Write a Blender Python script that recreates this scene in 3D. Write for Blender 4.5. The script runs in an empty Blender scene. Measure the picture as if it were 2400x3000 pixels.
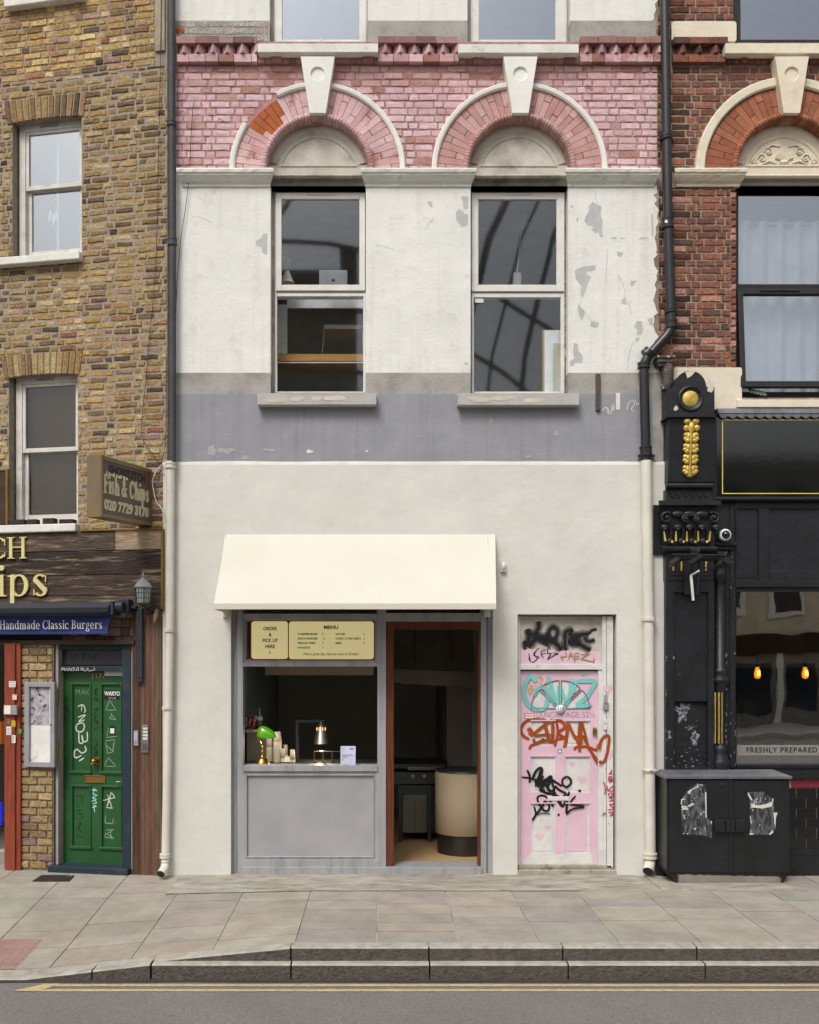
import bpy, math, random
from mathutils import Vector, Matrix, noise
R = math.radians
random.seed(7)
SC = bpy.context.scene
COL = SC.collection
# ---------------------------------------------------------------- camera
D, F, CX, CY, H = 10.0, 2890.0, 1118.0, 1930.0, 2.197
cam_d = bpy.data.cameras.new("camera"); cam = bpy.data.objects.new("camera", cam_d); COL.objects.link(cam)
cam.location = (0, -D, H); cam.rotation_euler = (R(90), 0, 0)
cam_d.sensor_fit = 'HORIZONTAL'; cam_d.sensor_width = 36; cam_d.lens = 36*F/2400
cam_d.shift_x = (1200-CX)/2400; cam_d.shift_y = (CY-1500)/2400
cam_d.clip_start = .1; cam_d.clip_end = 500
SC.camera = cam
SC.render.resolution_x, SC.render.resolution_y = 819, 1024
# ---------------------------------------------------------------- light
SUN_EL, SUN_AZ = 52, 205       # compass-like azimuth of the sun, over the viewer's left shoulder
w = bpy.data.worlds.new("World"); SC.world = w; w.use_nodes = True
nt = w.node_tree; nt.nodes.clear()
sky = nt.nodes.new('ShaderNodeTexSky'); sky.sky_type = 'NISHITA'; sky.sun_disc = False
sky.sun_elevation = R(SUN_EL); sky.sun_rotation = R(SUN_AZ); sky.air_density = 1.6; sky.dust_density = 6; sky.ozone_density = 1
hs = nt.nodes.new('ShaderNodeHueSaturation'); hs.inputs['Saturation'].default_value = .38
bg = nt.nodes.new('ShaderNodeBackground'); bg.inputs[1].default_value = .113
wo = nt.nodes.new('ShaderNodeOutputWorld')
nt.links.new(sky.outputs[0], hs.inputs['Color']); nt.links.new(hs.outputs[0], bg.inputs[0]); nt.links.new(bg.outputs[0], wo.inputs[0])
sl = bpy.data.lights.new("sun", 'SUN'); sl.energy = 1.25; sl.angle = R(18); sl.color = (1, .985, .96)
so = bpy.data.objects.new("sun", sl); COL.objects.link(so)
az = R(SUN_AZ)
sdir = Vector((math.sin(az)*math.cos(R(SUN_EL)), math.cos(az)*math.cos(R(SUN_EL)), math.sin(R(SUN_EL))))
so.rotation_euler = sdir.to_track_quat('Z', 'Y').to_euler()
so.location = sdir*30
SC.view_settings.view_transform = 'Standard'; SC.view_settings.look = 'None'
SC.view_settings.exposure = 0.35; SC.view_settings.gamma = 1

# ---------------------------------------------------------------- colour + materials
def hx(s, k=1.0):
    s = s.lstrip('#'); o = []
    for i in (0, 2, 4):
        c = int(s[i:i+2], 16)/255
        o.append((c/12.92 if c <= .04045 else ((c+.055)/1.055)**2.4)*k)
    return tuple(o)+(1.0,)
MATS = {}
def mat(name, base='#888888', k=1.0, base2=None, k2=None, scale=6.0, rough=.8, bump=.25, bs=60.0, metal=0.0, attr=False,
        dirt=None, damt=.5, dscale=3.0, dlo=.5, dhi=.75, stretch=(1, 1, 1), spec=.3, bigbump=0.0, bbs=3.0, coat=0.0, emit=None, es=0.0, detail=6, speck=None, sscale=200, sthr=.7, mixlo=.35, mixhi=.65, bd=.01, streak=None, samt=.3, avar=.14):
    m = bpy.data.materials.new(name); m.use_nodes = True; n = m.node_tree; N = n.nodes; Lk = n.links
    b = N['Principled BSDF']; b.inputs['Roughness'].default_value = rough; b.inputs['Metallic'].default_value = metal
    b.inputs['Specular IOR Level'].default_value = spec
    if coat: b.inputs['Coat Weight'].default_value = coat; b.inputs['Coat Roughness'].default_value = .06
    tc = N.new('ShaderNodeTexCoord'); mp = N.new('ShaderNodeMapping'); mp.inputs['Scale'].default_value = stretch
    Lk.new(tc.outputs['Object'], mp.inputs[0])
    def nz(s, d=detail, r=.6):
        t = N.new('ShaderNodeTexNoise'); t.inputs['Scale'].default_value = s; t.inputs['Detail'].default_value = d; t.inputs['Roughness'].default_value = r
        Lk.new(mp.outputs[0], t.inputs[0]); return t.outputs[0]
    def mr(x, lo, hi, a=0.0, c=1.0):
        t = N.new('ShaderNodeMapRange'); t.inputs[1].default_value = lo; t.inputs[2].default_value = hi; t.inputs[3].default_value = a; t.inputs[4].default_value = c
        Lk.new(x, t.inputs[0]); return t.outputs[0]
    def mix(f, a, c, mode='MIX'):
        t = N.new('ShaderNodeMix'); t.data_type = 'RGBA'; t.blend_type = mode
        if isinstance(f, float): t.inputs[0].default_value = f
        else: Lk.new(f, t.inputs[0])
        for s, v in ((6, a), (7, c)):
            if isinstance(v, tuple): t.inputs[s].default_value = v
            else: Lk.new(v, t.inputs[s])
        return t.outputs[2]
    c1 = hx(base, k)
    c2 = hx(base2, k if k2 is None else k2) if base2 else tuple([x*.82 for x in c1[:3]]+[1.0])
    col = mix(mr(nz(scale), mixlo, mixhi), c1, c2)
    if attr:
        a = N.new('ShaderNodeAttribute'); a.attribute_name = 'tint'
        col = mix(1.0, a.outputs['Color'], mix(mr(nz(scale, 8, .75), .34, .66), (1+avar, 1+avar, 1+avar, 1), (1-avar*1.3, 1-avar*1.35, 1-avar*1.4, 1)), 'MULTIPLY')
    if dirt:
        f = mr(nz(dscale, 8, .65), dlo, dhi, 0, damt)
        col = mix(f, col, hx(dirt, k))
    if streak:
        m2 = N.new('ShaderNodeMapping'); m2.inputs['Scale'].default_value = (9, 9, .45); Lk.new(tc.outputs['Object'], m2.inputs[0])
        t = N.new('ShaderNodeTexNoise'); t.inputs['Scale'].default_value = 1.6; t.inputs['Detail'].default_value = 7; Lk.new(m2.outputs[0], t.inputs[0])
        col = mix(mr(t.outputs[0], .5, .74, 0, samt), col, hx(streak, k))
    if speck:
        col = mix(mr(nz(sscale, 2), sthr, sthr+.04), col, hx(speck))
    Lk.new(col, b.inputs['Base Color'])
    if bump:
        bn = N.new('ShaderNodeBump'); bn.inputs['Strength'].default_value = bump; bn.inputs['Distance'].default_value = bd
        Lk.new(nz(bs, 4), bn.inputs['Height'])
        if bigbump:
            b2 = N.new('ShaderNodeBump'); b2.inputs['Strength'].default_value = bigbump; b2.inputs['Distance'].default_value = .04
            Lk.new(nz(bbs, 3, .5), b2.inputs['Height']); Lk.new(bn.outputs[0], b2.inputs['Normal']); Lk.new(b2.outputs[0], b.inputs['Normal'])
        else: Lk.new(bn.outputs[0], b.inputs['Normal'])
    if emit:
        b.inputs['Emission Color'].default_value = hx(emit); b.inputs['Emission Strength'].default_value = es
    MATS[name] = m; return m
def glass(name, fac, tint=(1, 1, 1, 1), gcol=(1, 1, 1, 1), wav=0.0, ws=2.0, rg=.01):
    m = bpy.data.materials.new(name); m.use_nodes = True; n = m.node_tree; n.nodes.clear(); N = n.nodes; Lk = n.links
    o = N.new('ShaderNodeOutputMaterial'); mx = N.new('ShaderNodeMixShader'); t = N.new('ShaderNodeBsdfTransparent'); g = N.new('ShaderNodeBsdfGlossy')
    t.inputs[0].default_value = tint; g.inputs['Color'].default_value = gcol; g.inputs['Roughness'].default_value = rg; mx.inputs[0].default_value = fac
    tc = N.new('ShaderNodeTexCoord'); nz = N.new('ShaderNodeTexNoise'); nz.inputs['Scale'].default_value = ws; nz.inputs['Detail'].default_value = 1.5
    if wav:
        bn = N.new('ShaderNodeBump'); bn.inputs['Strength'].default_value = wav; bn.inputs['Distance'].default_value = .05
        Lk.new(tc.outputs['Object'], nz.inputs[0]); Lk.new(nz.outputs[0], bn.inputs['Height']); Lk.new(bn.outputs[0], g.inputs['Normal'])
    Lk.new(t.outputs[0], mx.inputs[1]); Lk.new(g.outputs[0], mx.inputs[2]); Lk.new(mx.outputs[0], o.inputs[0])
    MATS[name] = m; return m

# ---------------------------------------------------------------- frames: a wall plane turned about z; q() finds where a sight line meets it
class Frame:
    def __init__(s, ox, oy, rot=0.0, oz=0.0):
        s.o = Vector((ox, oy, oz)); s.r = rot; s.t = Vector((math.cos(rot), math.sin(rot), 0)); s.n = Vector((-math.sin(rot), math.cos(rot), 0))
    def q(s, px, py, w=0.0):
        d = Vector(((px-CX)/F, 1, (CY-py)/F)); c = Vector((0, -D, H))
        k = (w-(c-s.o).dot(s.n))/d.dot(s.n); p = c+d*k
        return ((p-s.o).dot(s.t), w, p.z-s.o.z)
    def u(s, px, w=0.0): return s.q(px, 0, w)[0]
    def z(s, px, py, w=0.0): return s.q(px, py, w)[2]
    def rect(s, x0, y0, x1, y1, w=0.0):
        xm = (x0+x1)/2
        return s.u(x0, w), s.u(x1, w), s.z(xm, y1, w), s.z(xm, y0, w)     # u0,u1,z0,z1
    def W(s, p): return s.o+s.t*p[0]+s.n*p[1]+Vector((0, 0, p[2]))
M0 = Frame(0, 0)
LROT = -R(10.8)
ML = Frame((490-CX)/289.0, 0, LROT)

class MB:
    def __init__(s): s.v = []; s.f = []; s.m = []; s.c = []; s.sm = []; s.cc = (1, 1, 1)
    def add(s, vs, fs, mi=0, smooth=False, col=None):
        b = len(s.v); s.v += [tuple(p) for p in vs]; s.c += [(col or s.cc)]*len(vs)
        for f in fs: s.f.append(tuple(b+i for i in f)); s.m.append(mi); s.sm.append(smooth)
    def box(s, x0, x1, y0, y1, z0, z1, mi=0, col=None):
        v = [(x, y, z) for z in (z0, z1) for y in (y0, y1) for x in (x0, x1)]
        s.add(v, [(0, 2, 3, 1), (4, 5, 7, 6), (0, 1, 5, 4), (2, 6, 7, 3), (0, 4, 6, 2), (1, 3, 7, 5)], mi, col=col)
    def prism(s, poly, y0, y1, mi=0, col=None, back=False):        # poly in x,z ; front at y0
        n = len(poly)
        if sum(poly[i][0]*poly[(i+1) % n][1]-poly[(i+1) % n][0]*poly[i][1] for i in range(n)) < 0: poly = poly[::-1]
        v = [(x, y0, z) for x, z in poly]+[(x, y1, z) for x, z in poly]
        fs = [tuple(range(n))]+[((i+1) % n, i, n+i, n+(i+1) % n) for i in range(n)]
        if back: fs.append(tuple(range(2*n-1, n-1, -1)))
        s.add(v, fs, mi, col=col)
    def quad(s, a, b, c, d, mi=0, col=None): s.add([a, b, c, d], [(0, 1, 2, 3)], mi, col=col)
    def tube(s, path, r, n=10, mi=0, cap=True, col=None):
        P = [Vector(p) for p in path]; rs = r if isinstance(r, (list, tuple)) else [r]*len(P)
        vs = []; fs = []; up = None
        for i, p in enumerate(P):
            t = (P[min(i+1, len(P)-1)]-P[max(i-1, 0)]).normalized()
            if up is None: up = t.orthogonal().normalized()
            up = (up-t*up.dot(t)).normalized(); sd = t.cross(up)
            for j in range(n):
                a = 2*math.pi*j/n; vs.append(p+(up*math.cos(a)+sd*math.sin(a))*rs[i])
        for i in range(len(P)-1):
            for j in range(n): fs.append((i*n+j, i*n+(j+1) % n, (i+1)*n+(j+1) % n, (i+1)*n+j))
        s.add(vs, fs, mi, True, col)
        if cap:
            s.add(vs[:n], [tuple(range(n))[::-1]], mi, False, col); s.add(vs[-n:], [tuple(range(n))], mi, False, col)
    def lathe(s, prof, cx, cy, cz, n=20, mi=0, axis='z', col=None, a0=0, a1=2*math.pi):   # prof list (r,h)
        vs = []; fs = []; full = abs(a1-a0-2*math.pi) < 1e-6; m = n if full else n+1
        for r, h in prof:
            for j in range(m):
                a = a0+(a1-a0)*j/n; c, q = math.cos(a)*r, math.sin(a)*r
                vs.append((cx+c, cy+q, cz+h) if axis == 'z' else (cx+c, cy+h, cz+q) if axis == 'y' else (cx+h, cy+c, cz+q))
        for i in range(len(prof)-1):
            for j in range(n):
                k = (j+1) % m
                fs.append((i*m+j, i*m+k, (i+1)*m+k, (i+1)*m+j))
        s.add(vs, fs, mi, True, col)
    def ball(s, c, r, n=12, mi=0, col=None):      # r may be (rx,ry,rz)
        if not isinstance(r, (tuple, list)): r = (r, r, r)
        k = max(4, n//2); vs = []; fs = []
        for i in range(k+1):
            t = math.pi*i/k
            for j in range(n):
                a = 2*math.pi*j/n; vs.append((c[0]+r[0]*math.sin(t)*math.cos(a), c[1]+r[1]*math.sin(t)*math.sin(a), c[2]+r[2]*math.cos(t)))
        for i in range(k):
            for j in range(n): fs.append((i*n+j, (i+1)*n+j, (i+1)*n+(j+1) % n, i*n+(j+1) % n))
        s.add(vs, fs, mi, True, col)
    def ribbon(s, pts, wd, y, mi=0, eps=.00004, col=None, taper=0.0):     # pts in x,z ; flat brush stroke on the plane y, round ends
        n = len(pts); vs = []; fs = []
        for i, (x, z) in enumerate(pts):
            a = pts[max(i-1, 0)]; b = pts[min(i+1, n-1)]; dx, dz = b[0]-a[0], b[1]-a[1]; l = math.hypot(dx, dz) or 1
            e = min(i, n-1-i); k = (.55, .88, 1)[min(e, 2)]*wd/2*(1-taper*abs(2*i/(n-1)-1))
            vs += [(x-dz/l*k, y-eps*i, z+dx/l*k), (x+dz/l*k, y-eps*i, z-dx/l*k)]
        for i in range(n-1): fs.append((2*i, 2*i+1, 2*i+3, 2*i+2))
        s.add(vs, fs, mi, False, col)
    def build(s, name, mats, parent=None, base=(0, 0, 0), bevel=0.0, label=None, recalc=False):
        me = bpy.data.meshes.new(name); me.from_pydata(s.v, [], s.f)
        if not isinstance(mats, (list, tuple)): mats = [mats]
        for m in mats: me.materials.append(MATS[m])
        me.polygons.foreach_set('material_index', s.m); me.polygons.foreach_set('use_smooth', s.sm)
        ca = me.color_attributes.new('tint', 'FLOAT_COLOR', 'POINT')
        ca.data.foreach_set('color', [x for c in s.c for x in (c[0], c[1], c[2], 1)])
        o = bpy.data.objects.new(name, me); COL.objects.link(o)
        if parent is not None:
            o.parent = parent
            if parent.type == 'EMPTY': o.location = [-x for x in parent['_b']]
        if bevel:
            bv = o.modifiers.new('bevel', 'BEVEL'); bv.width = bevel; bv.segments = 2; bv.limit_method = 'ANGLE'; bv.angle_limit = R(50)
        if label: o['label'] = label
        me.update(); return o
def thing(name, label, cat, fr, base, group=None):
    o = bpy.data.objects.new(name, None); COL.objects.link(o); o.location = fr.W(base); o.rotation_euler = (0, 0, fr.r)
    o['_b'] = list(base); o['label'] = label; o['category'] = cat; o.empty_display_size = .1
    if group: o['group'] = group
    return o
def solo(mb, name, label, cat, fr, base, mats, group=None, bevel=0.0):     # a thing that is one mesh
    mb.v = [(x-base[0], y-base[1], z-base[2]) for x, y, z in mb.v]
    o = mb.build(name, mats, None, bevel=bevel); o.location = fr.W(base); o.rotation_euler = (0, 0, fr.r)
    o['label'] = label; o['category'] = cat
    if group: o['group'] = group
    return o
def struct(mb, name, mats, bevel=0.0):
    o = mb.build(name, mats, None, bevel=bevel); o['kind'] = 'structure'; return o

# ---------------------------------------------------------------- shape helpers
def grid_wall(mb, x0, x1, z0, z1, holes, yf, yb, mi=0, zcuts=(), zone=None, reveal=0, sides=True):
    """front face with rectangular holes (x0,x1,z0,z1) and their reveals back to yb"""
    xs = sorted({x0, x1}|{min(max(v, x0), x1) for h in holes for v in h[:2]}); zs = sorted({z0, z1}|{min(max(v, z0), z1) for h in holes for v in h[2:4]}|{c for c in zcuts if z0 < c < z1})
    for i in range(len(xs)-1):
        for j in range(len(zs)-1):
            xm, zm = (xs[i]+xs[i+1])/2, (zs[j]+zs[j+1])/2
            if any(h[0] < xm < h[1] and h[2] < zm < h[3] for h in holes): continue
            mb.quad((xs[i], yf, zs[j]), (xs[i+1], yf, zs[j]), (xs[i+1], yf, zs[j+1]), (xs[i], yf, zs[j+1]), zone(zm) if zone else mi)
    for h in holes:
        a, b, c, d = h[:4]
        cuts = sorted({c, d}|{q for q in zcuts if c < q < d})
        for q in range(len(cuts)-1):
            e, f = cuts[q], cuts[q+1]; r = zone((e+f)/2) if zone else reveal
            mb.quad((a, yf, e), (a, yb, e), (a, yb, f), (a, yf, f), r); mb.quad((b, yf, e), (b, yf, f), (b, yb, f), (b, yb, e), r)
        r = zone(d-.001) if zone else reveal
        if c > z0: mb.quad((a, yf, c), (b, yf, c), (b, yb, c), (a, yb, c), zone(c+.001) if zone else reveal)
        if d < z1: mb.quad((a, yf, d), (a, yb, d), (b, yb, d), (b, yf, d), r)
    if sides:
        mb.quad((x0, yf, z0), (x0, yb, z0), (x0, yb, z1), (x0, yf, z1), mi); mb.quad((x1, yf, z0), (x1, yf, z1), (x1, yb, z1), (x1, yb, z0), mi)
        mb.quad((x0, yf, z1), (x1, yf, z1), (x1, yb, z1), (x0, yb, z1), mi); mb.quad((x0, yf, z0), (x0, yb, z0), (x1, yb, z0), (x1, yf, z0), mi)
def ring(mb, x0, x1, z0, z1, t, y0, y1, mi=0):     # rectangular frame; t = (left,right,bottom,top)
    if not isinstance(t, (tuple, list)): t = (t,)*4
    mb.box(x0, x0+t[0], y0, y1, z0, z1, mi); mb.box(x1-t[1], x1, y0, y1, z0, z1, mi)
    mb.box(x0+t[0], x1-t[1], y0+.0005, y1, z0, z0+t[2], mi); mb.box(x0+t[0], x1-t[1], y0+.0005, y1, z1-t[3], z1, mi)
def brick(mb, a, b, z0, z1, y, col, dep=.014, ch=.006, j=.003, mi=0):
    r = random.uniform
    m = 3 if b-a > .14 else 2
    lo = [(a+(b-a)*i/m, z0) for i in range(m+1)]; hi = [(b-(b-a)*i/m, z1) for i in range(m+1)]
    o = lo+hi; n = len(o); yy = y+r(-j, j)
    v = [(x+r(-j, j)*.5, y+dep, z+r(-j, j)*.6) for x, z in o]
    xm, zm = (a+b)/2, (z0+z1)/2
    for x, z in o:
        c1 = ch*r(.4, 1.4); sx = (1 if x < xm else -1)*(1 if abs(x-xm) > (b-a)/2-.001 else 0)
        v.append((x+sx*c1+r(-j, j)*.4, yy+r(-j, j)*.5, z+(1 if z < zm else -1)*ch*r(.3, 1.4)))
    v.append((xm+r(-.02, .02)*(b-a)*4, yy-r(0, j)*.8, zm+r(-.01, .01)))
    mb.add(v, [(2*n, n+i, n+(i+1) % n) for i in range(n)]+[(i, (i+1) % n, n+(i+1) % n, n+i) for i in range(n)], mi, col=col)
PSAT = .78
def palette(cols, k=1.0, var=.14, PSAT=.8):
    def f(x=0, z=0):
        s, wt = zip(*cols); c = hx(random.choices(s, wt)[0], k); m = random.uniform(1-var, 1+var)
        g_ = .3*c[0]+.5*c[1]+.2*c[2]
        return tuple(min(1, (q*PSAT+g_*(1-PSAT))*m*random.uniform(.97, 1.03)) for q in c[:3])
    return f
def bricks(mb, x0, x1, z0, z1, y, pal, course=.0715, L=.19, Hd=.088, gap=.010, holes=(), circles=(), j=.003, ch=.006, bond='flemish', mi=0, skip=0.0, zoff=0.0, dep=.014, wav=0.0):
    z = z0+zoff; i = 0
    while z < z1-.02:
        zz0, zz1 = max(z, z0)+gap/2, min(z+course, z1)-gap/2; zm = (zz0+zz1)/2
        if zz1-zz0 > .012:
            pos = x0-random.uniform(0, .02)-(.0 if i % 2 else (L+Hd+2*gap)/2 if bond == 'flemish' else L/2); k = i % 2
            while pos < x1:
                w_ = (L if (k % 2 == 0 or bond == 'run') else Hd)*random.uniform(.96, 1.04)
                iv = [(max(pos, x0), min(pos+w_, x1))]
                cuts = [(h[0], h[1]) for h in holes if h[2] < zm < h[3]]
                for cx, cz, rr in circles:
                    if zm > cz-.001 and abs(zm-cz) < rr:
                        q = math.sqrt(rr*rr-(zm-cz)**2); cuts.append((cx-q, cx+q))
                for c0, c1 in cuts:
                    nv = []
                    for a, b in iv:
                        if b <= c0 or a >= c1: nv.append((a, b))
                        else:
                            if a < c0: nv.append((a, c0))
                            if b > c1: nv.append((c1, b))
                    iv = nv
                for a, b in iv:
                    if b-a > .02 and random.random() >= skip:
                        dz = wav*noise.noise((a*1.3, z*2, 1.7)) if wav else 0
                        brick(mb, a, b, zz0+dz+random.uniform(-j, j)*.4, zz1+dz+random.uniform(-j, j)*.4, y, pal((a+b)/2, zm), dep, ch, j, mi)
                pos += w_+gap; k += 1
        z += course; i += 1
def sector(mb, cx, cz, r0, r1, a0, a1, y0, y1, n=24, mi=0, col=None):     # solid arc band, angles in degrees from +x ; front y0
    for i in range(n):
        p, q = R(a0+(a1-a0)*i/n), R(a0+(a1-a0)*(i+1)/n)
        A = [(cx+r0*math.cos(p), cz+r0*math.sin(p)), (cx+r1*math.cos(p), cz+r1*math.sin(p)), (cx+r1*math.cos(q), cz+r1*math.sin(q)), (cx+r0*math.cos(q), cz+r0*math.sin(q))]
        v = [(x, y0, z) for x, z in A]+[(x, y1, z) for x, z in A]
        fs = [(0, 1, 2, 3), (1, 5, 6, 2), (0, 3, 7, 4)]
        if i == 0: fs.append((0, 4, 5, 1))
        if i == n-1: fs.append((3, 2, 6, 7))
        mb.add(v, fs, mi, col=col)
def arcsweep(mb, cx, cz, prof, a0, a1, n=40, mi=0, col=None):     # prof list of (radius,y)
    vs = []; fs = []; m = len(prof)
    for i in range(n+1):
        a = R(a0+(a1-a0)*i/n)
        vs += [(cx+r*math.cos(a), y, cz+r*math.sin(a)) for r, y in prof]
    for i in range(n):
        for k in range(m-1): fs.append((i*m+k, i*m+k+1, (i+1)*m+k+1, (i+1)*m+k))
    fs.append(tuple(range(m))); fs.append(tuple(n*m+k for k in range(m))[::-1])
    mb.add(vs, fs, mi, False, col)
def xsweep(mb, x0, x1, prof, mi=0, ret=0.0, col=None, jit=0.0, seg=None):      # horizontal moulding; prof list of (y,z), front y negative, closed by end caps
    n = max(1, int((x1-x0)/(seg or 10))); m = len(prof); vs = []; fs = []
    for i in range(n+1):
        x = x0+(x1-x0)*i/n
        for y, z in prof:
            e = 1 if i == 0 else -1 if i == n else 0
            vs.append((x+e*(y-min(p[0] for p in prof))*ret, y+random.uniform(-jit, jit), z+random.uniform(-jit, jit)*.7))
    for i in range(n):
        for k in range(m-1): fs.append((i*m+k, (i+1)*m+k, (i+1)*m+k+1, i*m+k+1))
    fs.append(tuple(range(m))); fs.append(tuple(n*m+k for k in range(m))[::-1])
    mb.add(vs, fs, mi, False, col)
def smooth(pts, sub=5, closed=False):
    if len(pts) < 3: return [(pts[0][0]+(pts[-1][0]-pts[0][0])*t/sub, pts[0][1]+(pts[-1][1]-pts[0][1])*t/sub) for t in range(sub+1)]
    out = []; n = len(pts)
    for i in range(n-1):
        p0, p1, p2, p3 = pts[max(i-1, 0)], pts[i], pts[i+1], pts[min(i+2, n-1)]
        for t in range(sub):
            t /= sub
            out.append(tuple(.5*((2*p1[k])+(-p0[k]+p2[k])*t+(2*p0[k]-5*p1[k]+4*p2[k]-p3[k])*t*t+(-p0[k]+3*p1[k]-3*p2[k]+p3[k])*t**3) for k in (0, 1)))
    out.append(pts[-1]); return out
def crop(x0, y0, s): return lambda p: (x0+p[0]*s, y0+p[1]*s)
def stroke(mb, fr, w, pts, wd, cv=lambda p: p, mi=0, curve=True, sub=5, taper=0.0):    # pts in photo pixels -> ribbon on plane w; each later stroke lies a hair further out
    q = [fr.q(*cv(p), w) for p in pts]; P = [(a, c) for a, b, c in q]
    if curve: P = smooth(P, sub)
    else: P = [((P[i][0]*(3-t)+P[i+1][0]*t)/3, (P[i][1]*(3-t)+P[i+1][1]*t)/3) for i in range(len(P)-1) for t in range(3)]+[P[-1]]
    _lay[0] += 1
    mb.ribbon(P, wd/289.0, w-.0006-(_lay[0] % 12)*.00025, mi, eps=.00002, taper=taper)
_lay = [0]
def blob(mb, cx, cz, rx, rz, y, mi=0, n=26, jag=.35, seed=0, th=.0012):
    P = []
    for i in range(n):
        a = 2*math.pi*i/n; k = 1+jag*.8*noise.noise((math.cos(a)*1.6+seed*3.1, math.sin(a)*1.6, seed*1.7))*1.8+random.uniform(-.06, .06); k = max(.35, k)
        P.append((cx+rx*k*math.cos(a), cz+rz*k*math.sin(a)))
    _lay[0] += 1; y -= (_lay[0] % 9)*.0003
    mb.add([(x, y-th, z) for x, z in P], [tuple(range(n))], mi)
def poly_px(mb, fr, w, pts, cv=lambda p: p, mi=0, th=.0012):     # star-shaped polygon traced in photo pixels
    q = [fr.q(*cv(p), w-th) for p in pts]; n = len(q)
    if sum(q[i][0]*q[(i+1) % n][2]-q[(i+1) % n][0]*q[i][2] for i in range(n)) < 0: q = q[::-1]
    mb.add(q, [tuple(range(n))], mi)
def text(mb, s, x, z, size, y, mi=0, align='CENTER', shear=0.0, thick=.0, bold=0.0, sx=1.0, space=1.0, rot=0.0, col=None, fitw=None):
    cu = bpy.data.curves.new('t', 'FONT'); cu.body = s; cu.size = size; cu.align_x = align; cu.align_y = 'CENTER'; cu.shear = shear; cu.extrude = thick; cu.offset = bold; cu.space_character = space
    cu.resolution_u = 3
    o = bpy.data.objects.new('t', cu); COL.objects.link(o); dg = bpy.context.evaluated_depsgraph_get(); me = bpy.data.meshes.new_from_object(o.evaluated_get(dg))
    c, q = math.cos(rot), math.sin(rot)
    vs = []
    if fitw: sx = fitw/max(1e-6, max(v.co.x for v in me.vertices)-min(v.co.x for v in me.vertices))
    for v in me.vertices:
        a, b = v.co.x*sx, v.co.y; vs.append((x+a*c-b*q, y-v.co.z, z+a*q+b*c))
    mb.add(vs, [tuple(p.vertices) for p in me.polygons], mi, col=col)
    bpy.data.objects.remove(o); bpy.data.curves.remove(cu); bpy.data.meshes.remove(me)
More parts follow.
